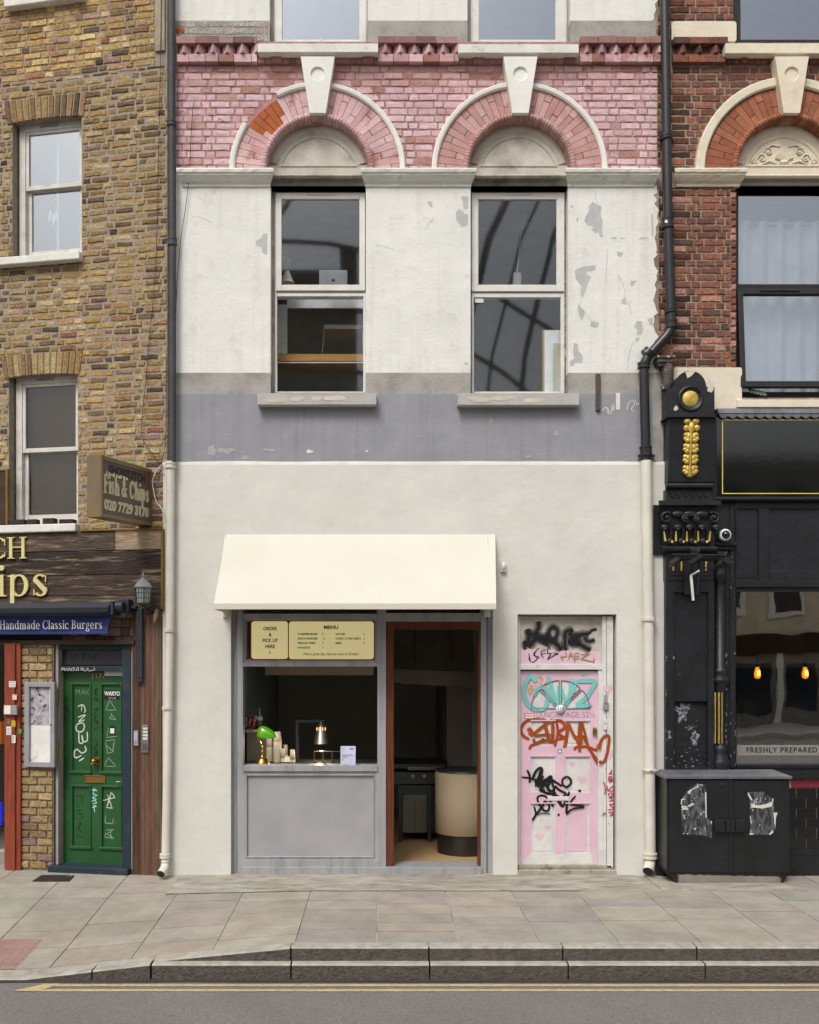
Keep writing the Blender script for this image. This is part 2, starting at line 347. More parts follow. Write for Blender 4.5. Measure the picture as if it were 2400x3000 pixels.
# ---- a small serif letter set, each letter drawn from stems, arcs and serifs (unit = cap height)
def serif_text(mb, s, x, z, size, y, thick=.01, mi=0, sx=1.0, track=.06, shear=0.0, wt=1.0):
    T, t = .125*wt, .05*wt; X = .68
    st = [x, 0]
    def put(poly):
        st[1] += 1; e = (st[1] % 9)*.00035
        mb.prism([(st[0]+(px+pz*shear)*size*sx, z+pz*size) for px, pz in poly], y-thick-e, y, mi)
    def rc(a, b, c, d): put([(a, c), (b, c), (b, d), (a, d)])
    def stem(a, z0, z1, top=True, bot=True, flag=False):
        rc(a, a+T, z0, z1)
        if bot: put([(a-.09, z0), (a+T+.09, z0), (a+T+.09, z0+.03), (a+T, z0+.055), (a, z0+.055), (a-.09, z0+.03)])
        if flag: put([(a-.09, z1-.06), (a-.09, z1-.04), (a+T, z1+.02), (a+T, z1-.09)])
        elif top: put([(a-.09, z1), (a+T+.09, z1), (a+T+.09, z1-.03), (a+T, z1-.055), (a, z1-.055), (a-.09, z1-.03)])
    def arc(cx, cz, rx, rz, a0, a1, T_=T, t_=t, n=14):
        for i in range(n):
            p, q = R(a0+(a1-a0)*i/n), R(a0+(a1-a0)*(i+1)/n)
            def pt(a, inn): return (cx+(rx-(T_ if inn else 0))*math.cos(a), cz+(rz-(t_ if inn else 0))*math.sin(a))
            st[1] += 1; e = (st[1] % 3)*.0004
            mb.prism([(st[0]+(a*sx+b*shear*sx)*size, z+b*size) for a, b in (pt(p, 0), pt(q, 0), pt(q, 1), pt(p, 1))], y-thick-e, y, mi)
    def diag(a, z0, b, z1, w_): put([(a, z0), (a+w_, z0), (b+w_, z1), (b, z1)])
    for ch in s:
        w_ = .3
        if ch == ' ': w_ = .26
        elif ch == 'C': arc(.42, .5, .42, .51, 42, 318, T*1.1); rc(.70, .73, .62, .93); rc(.70, .73, .10, .3); w_ = .76
        elif ch == 'H': stem(.09, 0, 1); stem(.6, 0, 1); rc(.2, .62, .5, .55); w_ = .82
        elif ch == 'F': stem(.09, 0, 1); rc(.2, .6, .95, 1); rc(.56, .6, .78, .97); rc(.2, .46, .5, .55); rc(.43, .46, .42, .64); w_ = .62
        elif ch == 'B': stem(.09, 0, 1); arc(.28, .76, .3, .24, -90, 90); arc(.28, .27, .36, .27, -90, 90); rc(.2, .3, .95, 1); rc(.2, .3, 0, .05); rc(.2, .3, .5, .55); w_ = .68
        elif ch == 'h': stem(.08, 0, 1, flag=True); arc(.34, X-.24, .24, .24, 0, 150); stem(.45, 0, X-.22, top=False); w_ = .66
        elif ch == 'n': stem(.08, 0, X, flag=True); arc(.34, X-.24, .24, .24, 0, 150); stem(.45, 0, X-.22, top=False); w_ = .66
        elif ch == 'm':
            stem(.08, 0, X, flag=True); arc(.32, X-.22, .22, .22, 0, 150); stem(.42, 0, X-.2, top=False); arc(.65, X-.22, .22, .22, 0, 150); stem(.75, 0, X-.2, top=False); w_ = .98
        elif ch == 'i': stem(.08, 0, X, flag=True); arc(.145, .9, .085, .085, 0, 360, .084, .084); w_ = .28
        elif ch == 'l': stem(.08, 0, 1, flag=True); w_ = .28
        elif ch == 'p': stem(.08, -.32, X, flag=True); arc(.34, X/2, .29, X/2+.01, -150, 150); w_ = .68
        elif ch == 'd': arc(.31, X/2, .28, X/2+.01, 30, 330); stem(.46, 0, 1, flag=True, bot=False); rc(.58, .68, 0, .05); w_ = .68
        elif ch == 'a': arc(.25, X-.2, .22, .2, 0, 160); rc(.345, .345+T, .04, X-.18); arc(.24, .19, .21, .2, 60, 330, T, t); rc(.42, .54, 0, .05); w_ = .54
        elif ch == 'e': arc(.3, X/2, .29, X/2+.01, 5, 320); rc(.08, .58, X/2, X/2+.05); w_ = .62
        elif ch == 'c': arc(.3, X/2, .29, X/2+.01, 45, 320); arc(.47, X-.13, .07, .07, 0, 360, .069, .069); w_ = .58
        elif ch == 'o': arc(.32, X/2, .31, X/2+.01, 0, 360); w_ = .64
        elif ch == 'r': stem(.08, 0, X, flag=True); arc(.34, X-.2, .2, .2, 50, 150); arc(.42, X-.1, .075, .075, 0, 360, .074, .074); w_ = .5
        elif ch == 'u': rc(.08, .08+T, .2, X); put([(0, X), (.08, X), (.08, X-.05), (0, X-.03)]); arc(.32, .25, .24, .26, 180, 300); stem(.46, 0, X, bot=False, flag=True); rc(.58, .68, 0, .05); w_ = .68
        elif ch == 's':
            arc(.24, X-.185, .2, .19, 40, 200, T*.8, t); diag(.04, X-.2, .32, .19, T*1.05) if False else put([(.04, X-.2), (.16, X-.14), (.46, .2), (.34, .13)])
            arc(.26, .18, .2, .19, -150, 30, T*.8, t); rc(.40, .43, X-.24, X-.04); rc(.05, .08, .02, .22); w_ = .5
        elif ch == 'g': arc(.28, X-.22, .22, .22, 0, 360, T*.9, t); arc(.28, -.12, .28, .18, 0, 360, T*.7, t); put([(.1, .2), (.22, .24), (.2, .1), (.1, .04)]); put([(.12, .06), (.46, .06), (.5, 0), (.12, -.02)]); rc(.4, .56, X-.07, X-.02); w_ = .58
        elif ch == '&': arc(.36, .77, .2, .23, 0, 360, T*.7, t); arc(.32, .27, .31, .28, 70, 350, T, t); put([(.2, .66), (.34, .66), (.78, 0), (.62, 0)]); rc(.56, .82, .44, .48); w_ = .84
        st[0] += (w_+track)*size*sx
    return st[0]
# ---------------------------------------------------------------- materials
mat('render_white', '#e3e3de', base2='#dadad4', scale=2.2, rough=.9, bump=.4, bs=35, bigbump=.22, bbs=5, dirt='#a9a294', damt=.5, dscale=5, dlo=.56, dhi=.78, streak='#bdb9ad', samt=.28)
mat('render_cream', '#d6d4cd', base2='#cdcbc5', scale=1.3, rough=.75, bump=.22, bs=28, bigbump=.35, bbs=3.2, dirt='#bdb8ac', damt=.35, dscale=2, dlo=.5, dhi=.8, streak='#c3c0b6', samt=.12)
mat('render_cream_edge', '#e0dfd9', scale=3, rough=.8, bump=.2, bs=20)
mat('render_grey', '#a8a5a0', base2='#96928e', scale=4, rough=.9, bump=.6, bs=30, dirt='#7d7871', damt=.5, dscale=4, dlo=.5, dhi=.75)
mat('render_lavender', '#95969c', base2='#8c8d93', scale=3, rough=.85, bump=.35, bs=40, bigbump=.2, bbs=6, dirt='#a5a4a0', damt=.4, dscale=3.5, dlo=.58, dhi=.75, streak='#7d7c82', samt=.45)
mat('patch_grey', '#bdbdbb', base2='#b0b0ae', scale=8, rough=.9, bump=.2)
mat('patch_soft', '#a9a9a8', base2='#9d9da0', scale=12, rough=.9, bump=.2)
mat('patch_white', '#dfdcd0', scale=8, rough=.9, bump=.2)
mat('crack', '#4b443c', rough=1, bump=0)
mat('mortar_dark', '#4f3f3a', base2='#6d5852', scale=14, rough=.95, bump=.5)
mat('pink_mortar', '#b98f92', base2='#8f6a69', scale=9, rough=.95, bump=.5)
mat('pink_brick', attr=True, scale=14, rough=.75, bump=.7, bs=60, dirt='#93563f', damt=.85, dscale=5, dlo=.6, dhi=.66, bd=.012)
mat('pink_soft', '#d0a0a2', base2='#bf8a8a', scale=6, attr=True, rough=.65, bump=.5, bs=40, dirt='#93594c', damt=.8, dscale=5, dlo=.56, dhi=.7)
mat('brick', attr=True, avar=.33, scale=34, rough=.9, bump=1.0, bs=50, dirt='#3b332b', damt=.6, dscale=16, dlo=.56, dhi=.72, bd=.014)
mat('arch_brick', attr=True, scale=10, rough=.85, bump=.35, bs=50, dirt='#6b3218', damt=.4, dscale=8)
mat('mortar_tan', '#a09687', base2='#8b8276', scale=9, rough=.95, bump=.7, bs=60)
mat('mortar_red', '#a89a88', base2='#75665a', scale=7, rough=.95, bump=.6, bs=60)
mat('stone_white', '#e0dfd8', base2='#d3d1c9', scale=5, rough=.85, bump=.5, bs=22, dirt='#8a8276', damt=.6, dscale=9, dlo=.58, dhi=.74)
mat('rim_white', '#e6e5df', base2='#dddcd5', scale=5, rough=.8, bump=.25, bs=22)
mat('stone_cream', '#e0d6c2', base2='#d5cab5', scale=4, rough=.7, bump=.4, bs=25, dirt='#a3957c', damt=.45, dscale=5, dlo=.56, dhi=.75)
mat('stone_dirty', '#c9c3b6', base2='#a8a091', scale=3, rough=.9, bump=.5, bs=40, dirt='#5f574b', damt=.8, dscale=4, dlo=.48, dhi=.72)
mat('tymp_white', '#cfcabf', base2='#bbb5a8', scale=3, rough=.9, bump=.45, bs=40, dirt='#766e61', damt=.6, dscale=3.5, dlo=.52, dhi=.76)
mat('upvc', '#dcd9d4', base2='#cfccc6', scale=5, rough=.4, bump=.1, bs=60, dirt='#8c857b', damt=.5, dscale=7, dlo=.6, dhi=.8)
mat('gap_dark', '#3a3632', rough=1, bump=0)
mat('black_frame', '#2b2a2c', rough=.45, bump=.05, bs=100)
mat('black_paint', '#191a1d', base2='#222428', scale=6, rough=.42, bump=.35, bs=35, spec=.4, speck='#8a8884', sscale=34, sthr=.745)
mat('black_clean', '#1a1c1f', base2='#212327', scale=5, rough=.5, bump=.15, bs=40)
mat('sign_gloss', '#0b0c0e', rough=.1, bump=.05, bs=3, spec=.7, coat=.6, bd=.02)
mat('gold', '#d8bd66', base2='#b39443', scale=20, rough=.4, bump=.4, bs=60, metal=.35)
mat('gold_flat', '#e3cf6b', rough=.5, bump=0)
mat('gold_letter', '#dccf92', rough=.5, bump=.05)
mat('pipe_black', '#26262a', rough=.35, bump=.05, bs=30, spec=.5)
mat('pipe_grey', '#4c4a4c', base2='#403f41', scale=6, rough=.6, bump=.3, bs=60, dirt='#8a8179', damt=.4, dscale=8, dlo=.62, dhi=.75)
mat('pipe_cream', '#d8d4c8', base2='#cbc7bb', scale=4, rough=.5, bump=.15, bs=30)
mat('awning', '#d1cec2', base2='#cdc9bc', scale=1.5, rough=.9, bump=.08, bs=200)
mat('metal_grey', '#aaaaad', base2='#9c9da1', scale=3, rough=.5, bump=.1, bs=40, stretch=(3, 3, .6), dirt='#74777f', damt=.45, dscale=3, metal=.25)
mat('metal_panel', '#b2b1b3', base2='#a5a4a7', scale=2.4, rough=.42, bump=.06, bs=20, dirt='#b9b8be', damt=.6, dscale=1.8, metal=.3)
mat('mahogany', '#6f3c25', base2='#522a19', scale=4, stretch=(14, 14, 1), rough=.4, bump=.1, bs=30, coat=.2)
mat('wall_dark', '#929c9c', base2='#889090', scale=2, rough=.55, bump=.1)
mat('wall_dark_warm', '#7d756d', base2='#6f6861', scale=2, rough=.6, bump=.1)
mat('hood_steel', '#8c8070', base2='#74695b', scale=3, rough=.35, bump=.02, metal=.5)
mat('floor_tan', '#b79a6e', base2='#a98c60', scale=5, stretch=(1, 6, 1), rough=.6, bump=.05)
mat('steel_dark', '#4c5054', rough=.35, metal=.6, bump=.05)
mat('steel', '#a8a39a', rough=.3, metal=.85, bump=.05)
mat('brushed_gold', '#a8865a', rough=.28, metal=.9, bump=.05)
mat('drum_tan', '#a8977a', base2='#a3927a', scale=30, rough=.7, bump=.1, bs=300)
mat('drum_base', '#4a4644', rough=.3, metal=.7, bump=.03)
mat('paper', '#e4e2de', rough=.7, bump=0)
mat('paper_cup', '#d9cfbd', base2='#cfc3ae', scale=40, rough=.7, bump=.2, bs=200)
mat('paper_blue', '#d5d6ee', rough=.3, bump=0)
mat('ink', '#2a2a2e', rough=.8, bump=0)
mat('ink_soft', '#77757c', rough=.8, bump=0)
mat('brass', '#b3904e', rough=.25, metal=.95, bump=0)
mat('brass_old', '#8c7138', rough=.45, metal=.6, bump=.2)
mat('lamp_green', '#4c9410', rough=.15, bump=0, spec=.6, coat=.5, emit='#5fae08', es=.2)
mat('can_red', '#a01c24', rough=.3, metal=.2, bump=0)
mat('can_silver', '#a9a7a8', rough=.3, metal=.5, bump=0)
mat('white_ink', '#e8e6e2', rough=.6, bump=0)
mat('menu_cream', '#cfc08c', k=.5, base2='#bfae78', scale=2.2, rough=.4, bump=0, emit='#d6c890', es=.5)
mat('menu_red', '#8c2a22', rough=.5, bump=0)
mat('door_pink', '#dcbac8', base2='#d2b0c0', scale=3, rough=.5, bump=.15, bs=40, dirt='#b3a3b5', damt=.35, dscale=5)
mat('door_white', '#d9d7d3', base2='#c9c7c4', scale=6, rough=.6, bump=.3, bs=35, dirt='#777a82', damt=.7, dscale=4, dlo=.58, dhi=.8)
mat('door_white_dirty', '#bfbab0', base2='#a59f95', scale=4, rough=.7, bump=.3, bs=35, dirt='#5c5750', damt=.6, dscale=5)
mat('spray_black', '#1c1a1f', rough=.5, bump=0)
mm = bpy.data.materials.new('spray_soft'); mm.use_nodes = True; mm.node_tree.nodes['Principled BSDF'].inputs['Base Color'].default_value = hx('#241d22'); mm.node_tree.nodes['Principled BSDF'].inputs['Alpha'].default_value = .38; MATS['spray_soft'] = mm
mat('spray_teal', '#7fc3c0', rough=.5, bump=0)
mat('spray_orange', '#a34e1c', base2='#8f3f14', scale=8, rough=.45, bump=0)
mat('door_line', '#57525c', rough=.7, bump=0)
mat('spray_khaki', '#9a8448', rough=.5, bump=0)
mat('spray_yellow', '#e0b63c', rough=.5, bump=0)
mat('spray_pink', '#e0bcc9', rough=.5, bump=0)
mat('spray_magenta', '#b3365f', rough=.5, bump=0)
mat('spray_white', '#cfd4c8', rough=.5, bump=0)
mat('spray_palewhite', '#8fa890', rough=.5, bump=0)
mat('spray_mint', '#9fd6cf', rough=.5, bump=0)
mat('spray_dgreen', '#163a1c', rough=.5, bump=0)
mat('pencil', '#8d8a98', rough=.6, bump=0)
mat('concrete_step', '#a8a396', base2='#958f82', scale=6, rough=.9, bump=.5, bs=30, dirt='#5d564b', damt=.8, dscale=7, dlo=.52, dhi=.66)
mat('plastic_grey', '#98979c', rough=.5, bump=0)
mat('plastic_white', '#d9d8d5', rough=.5, bump=0)
mat('blue_dot', '#27407f', rough=.5, bump=0)
mat('sticker_red', '#b0303a', rough=.6, bump=0)
mat('room_dim', '#8d8a84', rough=.9, bump=0)
mat('room_dark', '#a39c94', rough=.9, bump=0)
mat('wood_desk', '#b8894c', base2='#a3763c', scale=4, stretch=(1, 1, 10), rough=.6, bump=.1)
mat('board_white', '#e6ebe9', rough=.7, bump=0)
mat('laptop', '#8d8e93', rough=.4, metal=.3, bump=0)
mat('leaf', '#55692e', base2='#41541f', scale=12, rough=.5, bump=.1)
mat('leaf_dark', '#2c4a2c', rough=.5, bump=.1)
mat('shade_cream', '#c9c4b8', rough=.9, bump=.1)
glass('glass_sky', .2, (.85, .88, .95, 1), (.86, .92, 1.0, 1), wav=.01, ws=.6)
glass('glass_mid', .06, (.95, .96, .97, 1), (.88, .93, 1.0, 1), wav=.03, ws=.7, rg=.03)
glass('glass_right', .24, (.85, .87, .9, 1), (.92, .95, 1.0, 1), wav=.01, ws=.6)
glass('glass_shop', .42, (.85, .83, .8, 1), (1, .98, .95, 1), wav=.05, ws=1.6)
glass('glass_bottle', .12, (.75, .8, .85, 1))

# ================================================================ WHITE BUILDING (middle)
T = thing('white_building', 'white and pink painted brick building with arched windows and cream burger shopfront', 'building', M0, (0, 0, 0))
X = lambda px: M0.u(px); Z = lambda py: M0.z(CX, py)
TOP = 10.6
ZB = [Z(60), Z(122), Z(190), Z(505), Z(548), Z(1092), Z(1155), Z(1352)]
def zone(z):
    if z > ZB[0]: return 0
    if z > ZB[1]: return 1
    if z > ZB[3]: return 2
    if z > ZB[5]: return 0
    if z > ZB[6]: return 1
    if z > ZB[7]: return 3
    return 4
win_x = [(790, 1078, 1379, 1665)]
hU1 = (X(790), X(1078), Z(122), TOP+1); hU2 = (X(1370), X(1672), Z(122), TOP+1)
hW1 = (X(793), X(1072), Z(1152), Z(545)); hW2 = (X(1379), X(1665), Z(1152), Z(545))
hT1, hT2 = [(X(c)-147/289, X(c)+147/289, Z(545), Z(358)) for c in (931, 1521)]
b = MB()
grid_wall(b, X(513), X(1912), Z(1352), TOP, [hU1, hU2, hW1, hW2, hT1, hT2], 0, .3, zcuts=ZB, zone=zone, sides=False)
# return faces at the two ends and ragged render edge on the right
b.quad((X(513), 0, Z(1352)), (X(513), .3, Z(1352)), (X(513), .3, TOP), (X(513), 0, TOP), 0)
z = Z(1080)
prev = X(1918)
while z < TOP:
    z2 = z+random.uniform(.02, .07); nx = X(1922+random.uniform(-9, 9)) if z2 > Z(500) or z2 < Z(560) else X(1925)
    if not (Z(508) < z < Z(120)):
        m = zone((z+z2)/2)
        b.quad((X(1912), 0, z), (prev, -.0, z), (nx, 0, z2), (X(1912), 0, z2), m)
        b.quad((prev, 0, z), (prev+.01, .05, z), (nx+.01, .05, z2), (nx, 0, z2), 5)
    prev = nx; z = z2
# below the rubble the grey band runs on behind the pipe
b.quad((X(1912), 0, Z(1352)), (X(1944), 0, Z(1352)), (X(1944), 0, Z(1092)), (X(1912), 0, Z(1092)), 1)
b.box(X(1912), X(1942), -.004, .1, Z(1092), Z(1080), 0)
for i in range(40):   # broken edge bits at the top of the lavender band and left edge
    pass
# peeled paint patches
c3 = crop(1240, 0, .4406); cw = crop(1340, 540, .3594); c2 = crop(480, 0, .4522)
P_ = [(cw, [(1105, 140), (1140, 165), (1175, 180), (1170, 240), (1185, 300), (1180, 380), (1190, 430), (1165, 425), (1150, 380), (1130, 395), (1095, 375), (1110, 345), (1060, 330), (1038, 300), (1045, 260), (1075, 215), (1070, 180)]),
      (cw, [(975, 690), (1040, 668), (1128, 660), (1125, 695), (1085, 712), (1060, 705), (1050, 730), (1092, 755), (1065, 810), (1040, 880), (1018, 930), (1005, 890), (1010, 830), (965, 770), (958, 705)]),
      (cw, [(988, 970), (1012, 1005), (1042, 1040), (1018, 1110), (995, 1070), (980, 1020)]),
      (cw, [(1100, 1110), (1155, 1125), (1150, 1160), (1110, 1165), (1082, 1155)]),
      (cw, [(950, 1292), (982, 1300), (985, 1350), (1025, 1400), (1020, 1455), (960, 1455), (950, 1480), (918, 1480), (920, 1440), (955, 1420), (945, 1370)]),
      (cw, [(1465, 1112), (1505, 1115), (1512, 1190), (1500, 1225), (1465, 1228), (1468, 1185), (1442, 1160)]),
      (cw, [(1550, 1095), (1597, 1088), (1592, 1150), (1570, 1148)]), (cw, [(1460, 1250), (1487, 1252), (1475, 1280), (1450, 1275)]),
      (cw, [(1333, 950), (1365, 918), (1380, 983), (1350, 975)]), (cw, [(1412, 785), (1468, 785), (1440, 812), (1430, 832), (1412, 820)]),
      (cw, [(1300, 545), (1355, 558), (1330, 592), (1305, 580)]), (cw, [(28, 95), (90, 98), (88, 200), (50, 205), (45, 140)]),
      (cw, [(12, 202), (48, 215), (60, 240), (88, 245), (88, 330), (38, 348), (-10, 290), (-12, 230)]),
      (cw, [(1250, 435), (1300, 428), (1295, 445), (1262, 446)]), (cw, [(1330, 428), (1378, 445), (1335, 442)]), (cw, [(1475, 445), (1510, 430), (1560, 436), (1500, 445)]),
      (cw, [(922, 170), (945, 168), (944, 190), (922, 188)]), (cw, [(1580, 240), (1595, 250), (1598, 330), (1600, 420), (1588, 425), (1582, 330)]),
      (c3, [(25, 1340), (60, 1340), (62, 1382), (40, 1368)]), (c2, [(645, 1512), (672, 1512), (670, 1650), (640, 1640), (630, 1600), (600, 1590), (595, 1560), (628, 1545)]),
      (cw, [(55, 1455), (90, 1450), (85, 1470), (60, 1470)]), (cw, [(975, 270), (985, 270), (985, 305), (975, 305)])]
for cv, pts in P_: poly_px(b, M0, 0, pts, cv, 6)
for (px, py, rx, ry, mi) in [(620, 1322, 12, 16, 8), (660, 1320, 26, 9, 8), (720, 1340, 12, 7, 8), (790, 1318, 20, 5, 8), (905, 1322, 10, 5, 7), (1550, 1338, 12, 4, 8), (1075, 1322, 5, 3, 7), (1630, 1270, 6, 9, 8), (1440, 1232, 8, 5, 8)]:
    blob(b, X(px), Z(py), rx/289, ry/289, 0, mi, jag=.5, seed=px)
# white splash right of the old timber, faint scribbles
b.box(X(1805), X(1817), -.002, 0, Z(1200), Z(1151), 7)
cs = cw
for pts in [[(1185, 1850), (1200, 1822), (1225, 1825), (1240, 1860)], [(1215, 1825), (1245, 1880), (1272, 1780)], [(1258, 1815), (1275, 1845), (1280, 1800)], [(1385, 1840), (1395, 1790), (1425, 1760), (1445, 1790), (1420, 1830), (1440, 1850)], [(1450, 1750), (1470, 1800), (1480, 1780)]]:
    stroke(b, M0, -.001, pts, 2.2, cs, 7)
# hairline cracks
random.seed(3)
def crack(px, py, dx, dy, n=14):
    pts = [(px, py)]
    for i in range(n): pts.append((pts[-1][0]+dx/n+random.uniform(-3, 3), pts[-1][1]+dy/n+random.uniform(-4, 4)))
    stroke(b, M0, -.0005, pts, .45, mi=5, curve=False)
for a in [(1745, 560, 10, 60), (1780, 730, -12, 90), (1810, 800, 30, 120), (1860, 1000, -25, 90), (1100, 720, 60, 20), (1270, 640, -30, 50), (1700, 900, 40, 60), (560, 640, 60, 10)]: crack(*a)
b.build('wall', ['render_white', 'render_grey', 'pink_mortar', 'render_lavender', 'render_cream', 'crack', 'patch_grey', 'patch_white', 'patch_soft'], T)
# lower cream wall, thicker coat with a soft lip
b = MB()
hS = (X(677), X(1444), -.3, Z(1640)); hD = (X(1516), X(1806), -.3, Z(1800))
n = 60; x0, x1 = X(479), X(1948)
grid_wall(b, x0, x1, -.3, Z(1362), [hS, hD], -.014, .3, sides=False)
for i in range(n):     # slightly wavy upper lip
    a, c = x0+(x1-x0)*i/n, x0+(x1-x0)*(i+1)/n
    za, zc = [Z(1352+2.2*noise.noise((q*1.7, 3, 0))) for q in (a, c)]
    b.quad((a, -.014, Z(1362)), (c, -.014, Z(1362)), (c, -.006, zc), (a, -.006, za), 1)
    b.quad((a, -.006, za), (c, -.006, zc), (c, .02, zc+.004), (a, .02, za+.004), 1)
b.quad((x0, -.014, -.3), (x0, .3, -.3), (x0, .3, Z(1356)), (x0, -.014, Z(1356)), 0)
b.quad((x1, -.014, -.3), (x1, -.014, Z(1356)), (x1, .3, Z(1356)), (x1, .3, -.3), 0)
b.build('rendered_ground_floor_wall', ['render_cream', 'render_cream_edge'], T)
# pink brickwork
random.seed(11)
pk = [('#d6b0b4', 6), ('#d0a8ac', 6), ('#dab6b8', 4), ('#c99f9f', 3), ('#be9086', 1.2), ('#ad7a6c', .6)]
pal0 = palette(pk, 1, .05)
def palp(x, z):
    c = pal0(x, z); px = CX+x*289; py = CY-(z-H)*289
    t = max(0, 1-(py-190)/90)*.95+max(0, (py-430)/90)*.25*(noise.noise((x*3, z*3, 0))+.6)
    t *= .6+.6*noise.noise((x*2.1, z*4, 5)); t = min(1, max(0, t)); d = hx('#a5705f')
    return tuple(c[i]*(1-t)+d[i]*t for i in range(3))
b = MB()
AL, AR, RO = X(931), X(1521), 257/289
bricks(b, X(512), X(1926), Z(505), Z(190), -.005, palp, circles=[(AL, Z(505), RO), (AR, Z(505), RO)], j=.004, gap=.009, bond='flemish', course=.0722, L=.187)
b.build('pink_brickwork', ['pink_brick'], T)
# exposed and painted brick left of the 2nd floor window + rubble edge on the right
b = MB()
ctw = palette([('#a8a29a', 5), ('#b5aea6', 4), ('#c9a091', 1)], 1, .06)
bricks(b, X(520), X(786), Z(122), Z(62), -.004, ctw, j=.002, gap=.006, dep=.012, L=.3)
brick(b, X(515), X(541), Z(98), Z(82), -.012, hx('#b85c30')[:3]); brick(b, X(602), X(625), Z(113), Z(105), -.01, hx('#b8674a')[:3])
b.build('painted_brickwork', ['brick'], T)
# cornice: red top course, dogtooth bricks, lower pink course
b = MB()
random.seed(5)
redt = palette([('#8a5c57', 4), ('#97665f', 3), ('#7a5350', 2), ('#a07670', 1)], 1, .12)
for (a, c, _) in [(522, 757, 0), (1108, 1345, 0), (1696, 1943, 0)]:
    x = X(a)
    while x < X(c)-.03:
        x2 = min(x+random.uniform(.15, .23), X(c)); b.box(x, x2-.006, -.085+random.uniform(-.005, .005), .02, Z(140), Z(121)+random.uniform(-.004, .004), 0, redt()); x = x2
    b.box(X(a), X(c), -.01, .0, Z(170), Z(139), 1)
    x = X(a)+.01
    pt = palette([('#c99da0', 4), ('#b98a8c', 3), ('#d3aaac', 2), ('#9a6458', 1)], 1, .08)
    while x < X(c)-.06:
        wv = .128; y0 = -.09+random.uniform(-.008, .008)
        cx_ = x+wv/2; zb, zt = Z(167), Z(140.5)
        v = [(x, -.01, zb), (x+wv, -.01, zb), (cx_+random.uniform(-.008, .008), y0, zb+.006), (x+.004, -.012, zt), (x+wv-.004, -.012, zt), (cx_, y0+.012, zt)]
        b.add(v, [(0, 2, 5, 3), (2, 1, 4, 5), (0, 1, 2)], 2, col=pt()); x += .146
    x = X(a)
    while x < X(c)-.03:
        x2 = min(x+random.uniform(.12, .2), X(c)); b.box(x, x2-.006, -.06+random.uniform(-.004, .004), .0, Z(190), Z(168)+random.uniform(-.003, .003), 2, pt()); x = x2
soa = palette([('#a9776b', 4), ('#b98478', 3), ('#96685c', 2)], 1, .09)
for (a, c) in [(757, 1108), (1345, 1696)]:
    x = X(a)
    while x < X(c)-.02:
        p = CX+x*289; big = abs(p-(a+40)) < 14 or abs(p-(c-45)) < 14
        x2 = min(x+(.11 if big else .068), X(c)); b.box(x, x2-.005, -.055 if big else -.035, 0, Z(189), Z(158), 2, soa()); x = x2
b.build('dogtooth_cornice', ['pink_soft', 'mortar_dark', 'pink_soft'], T)
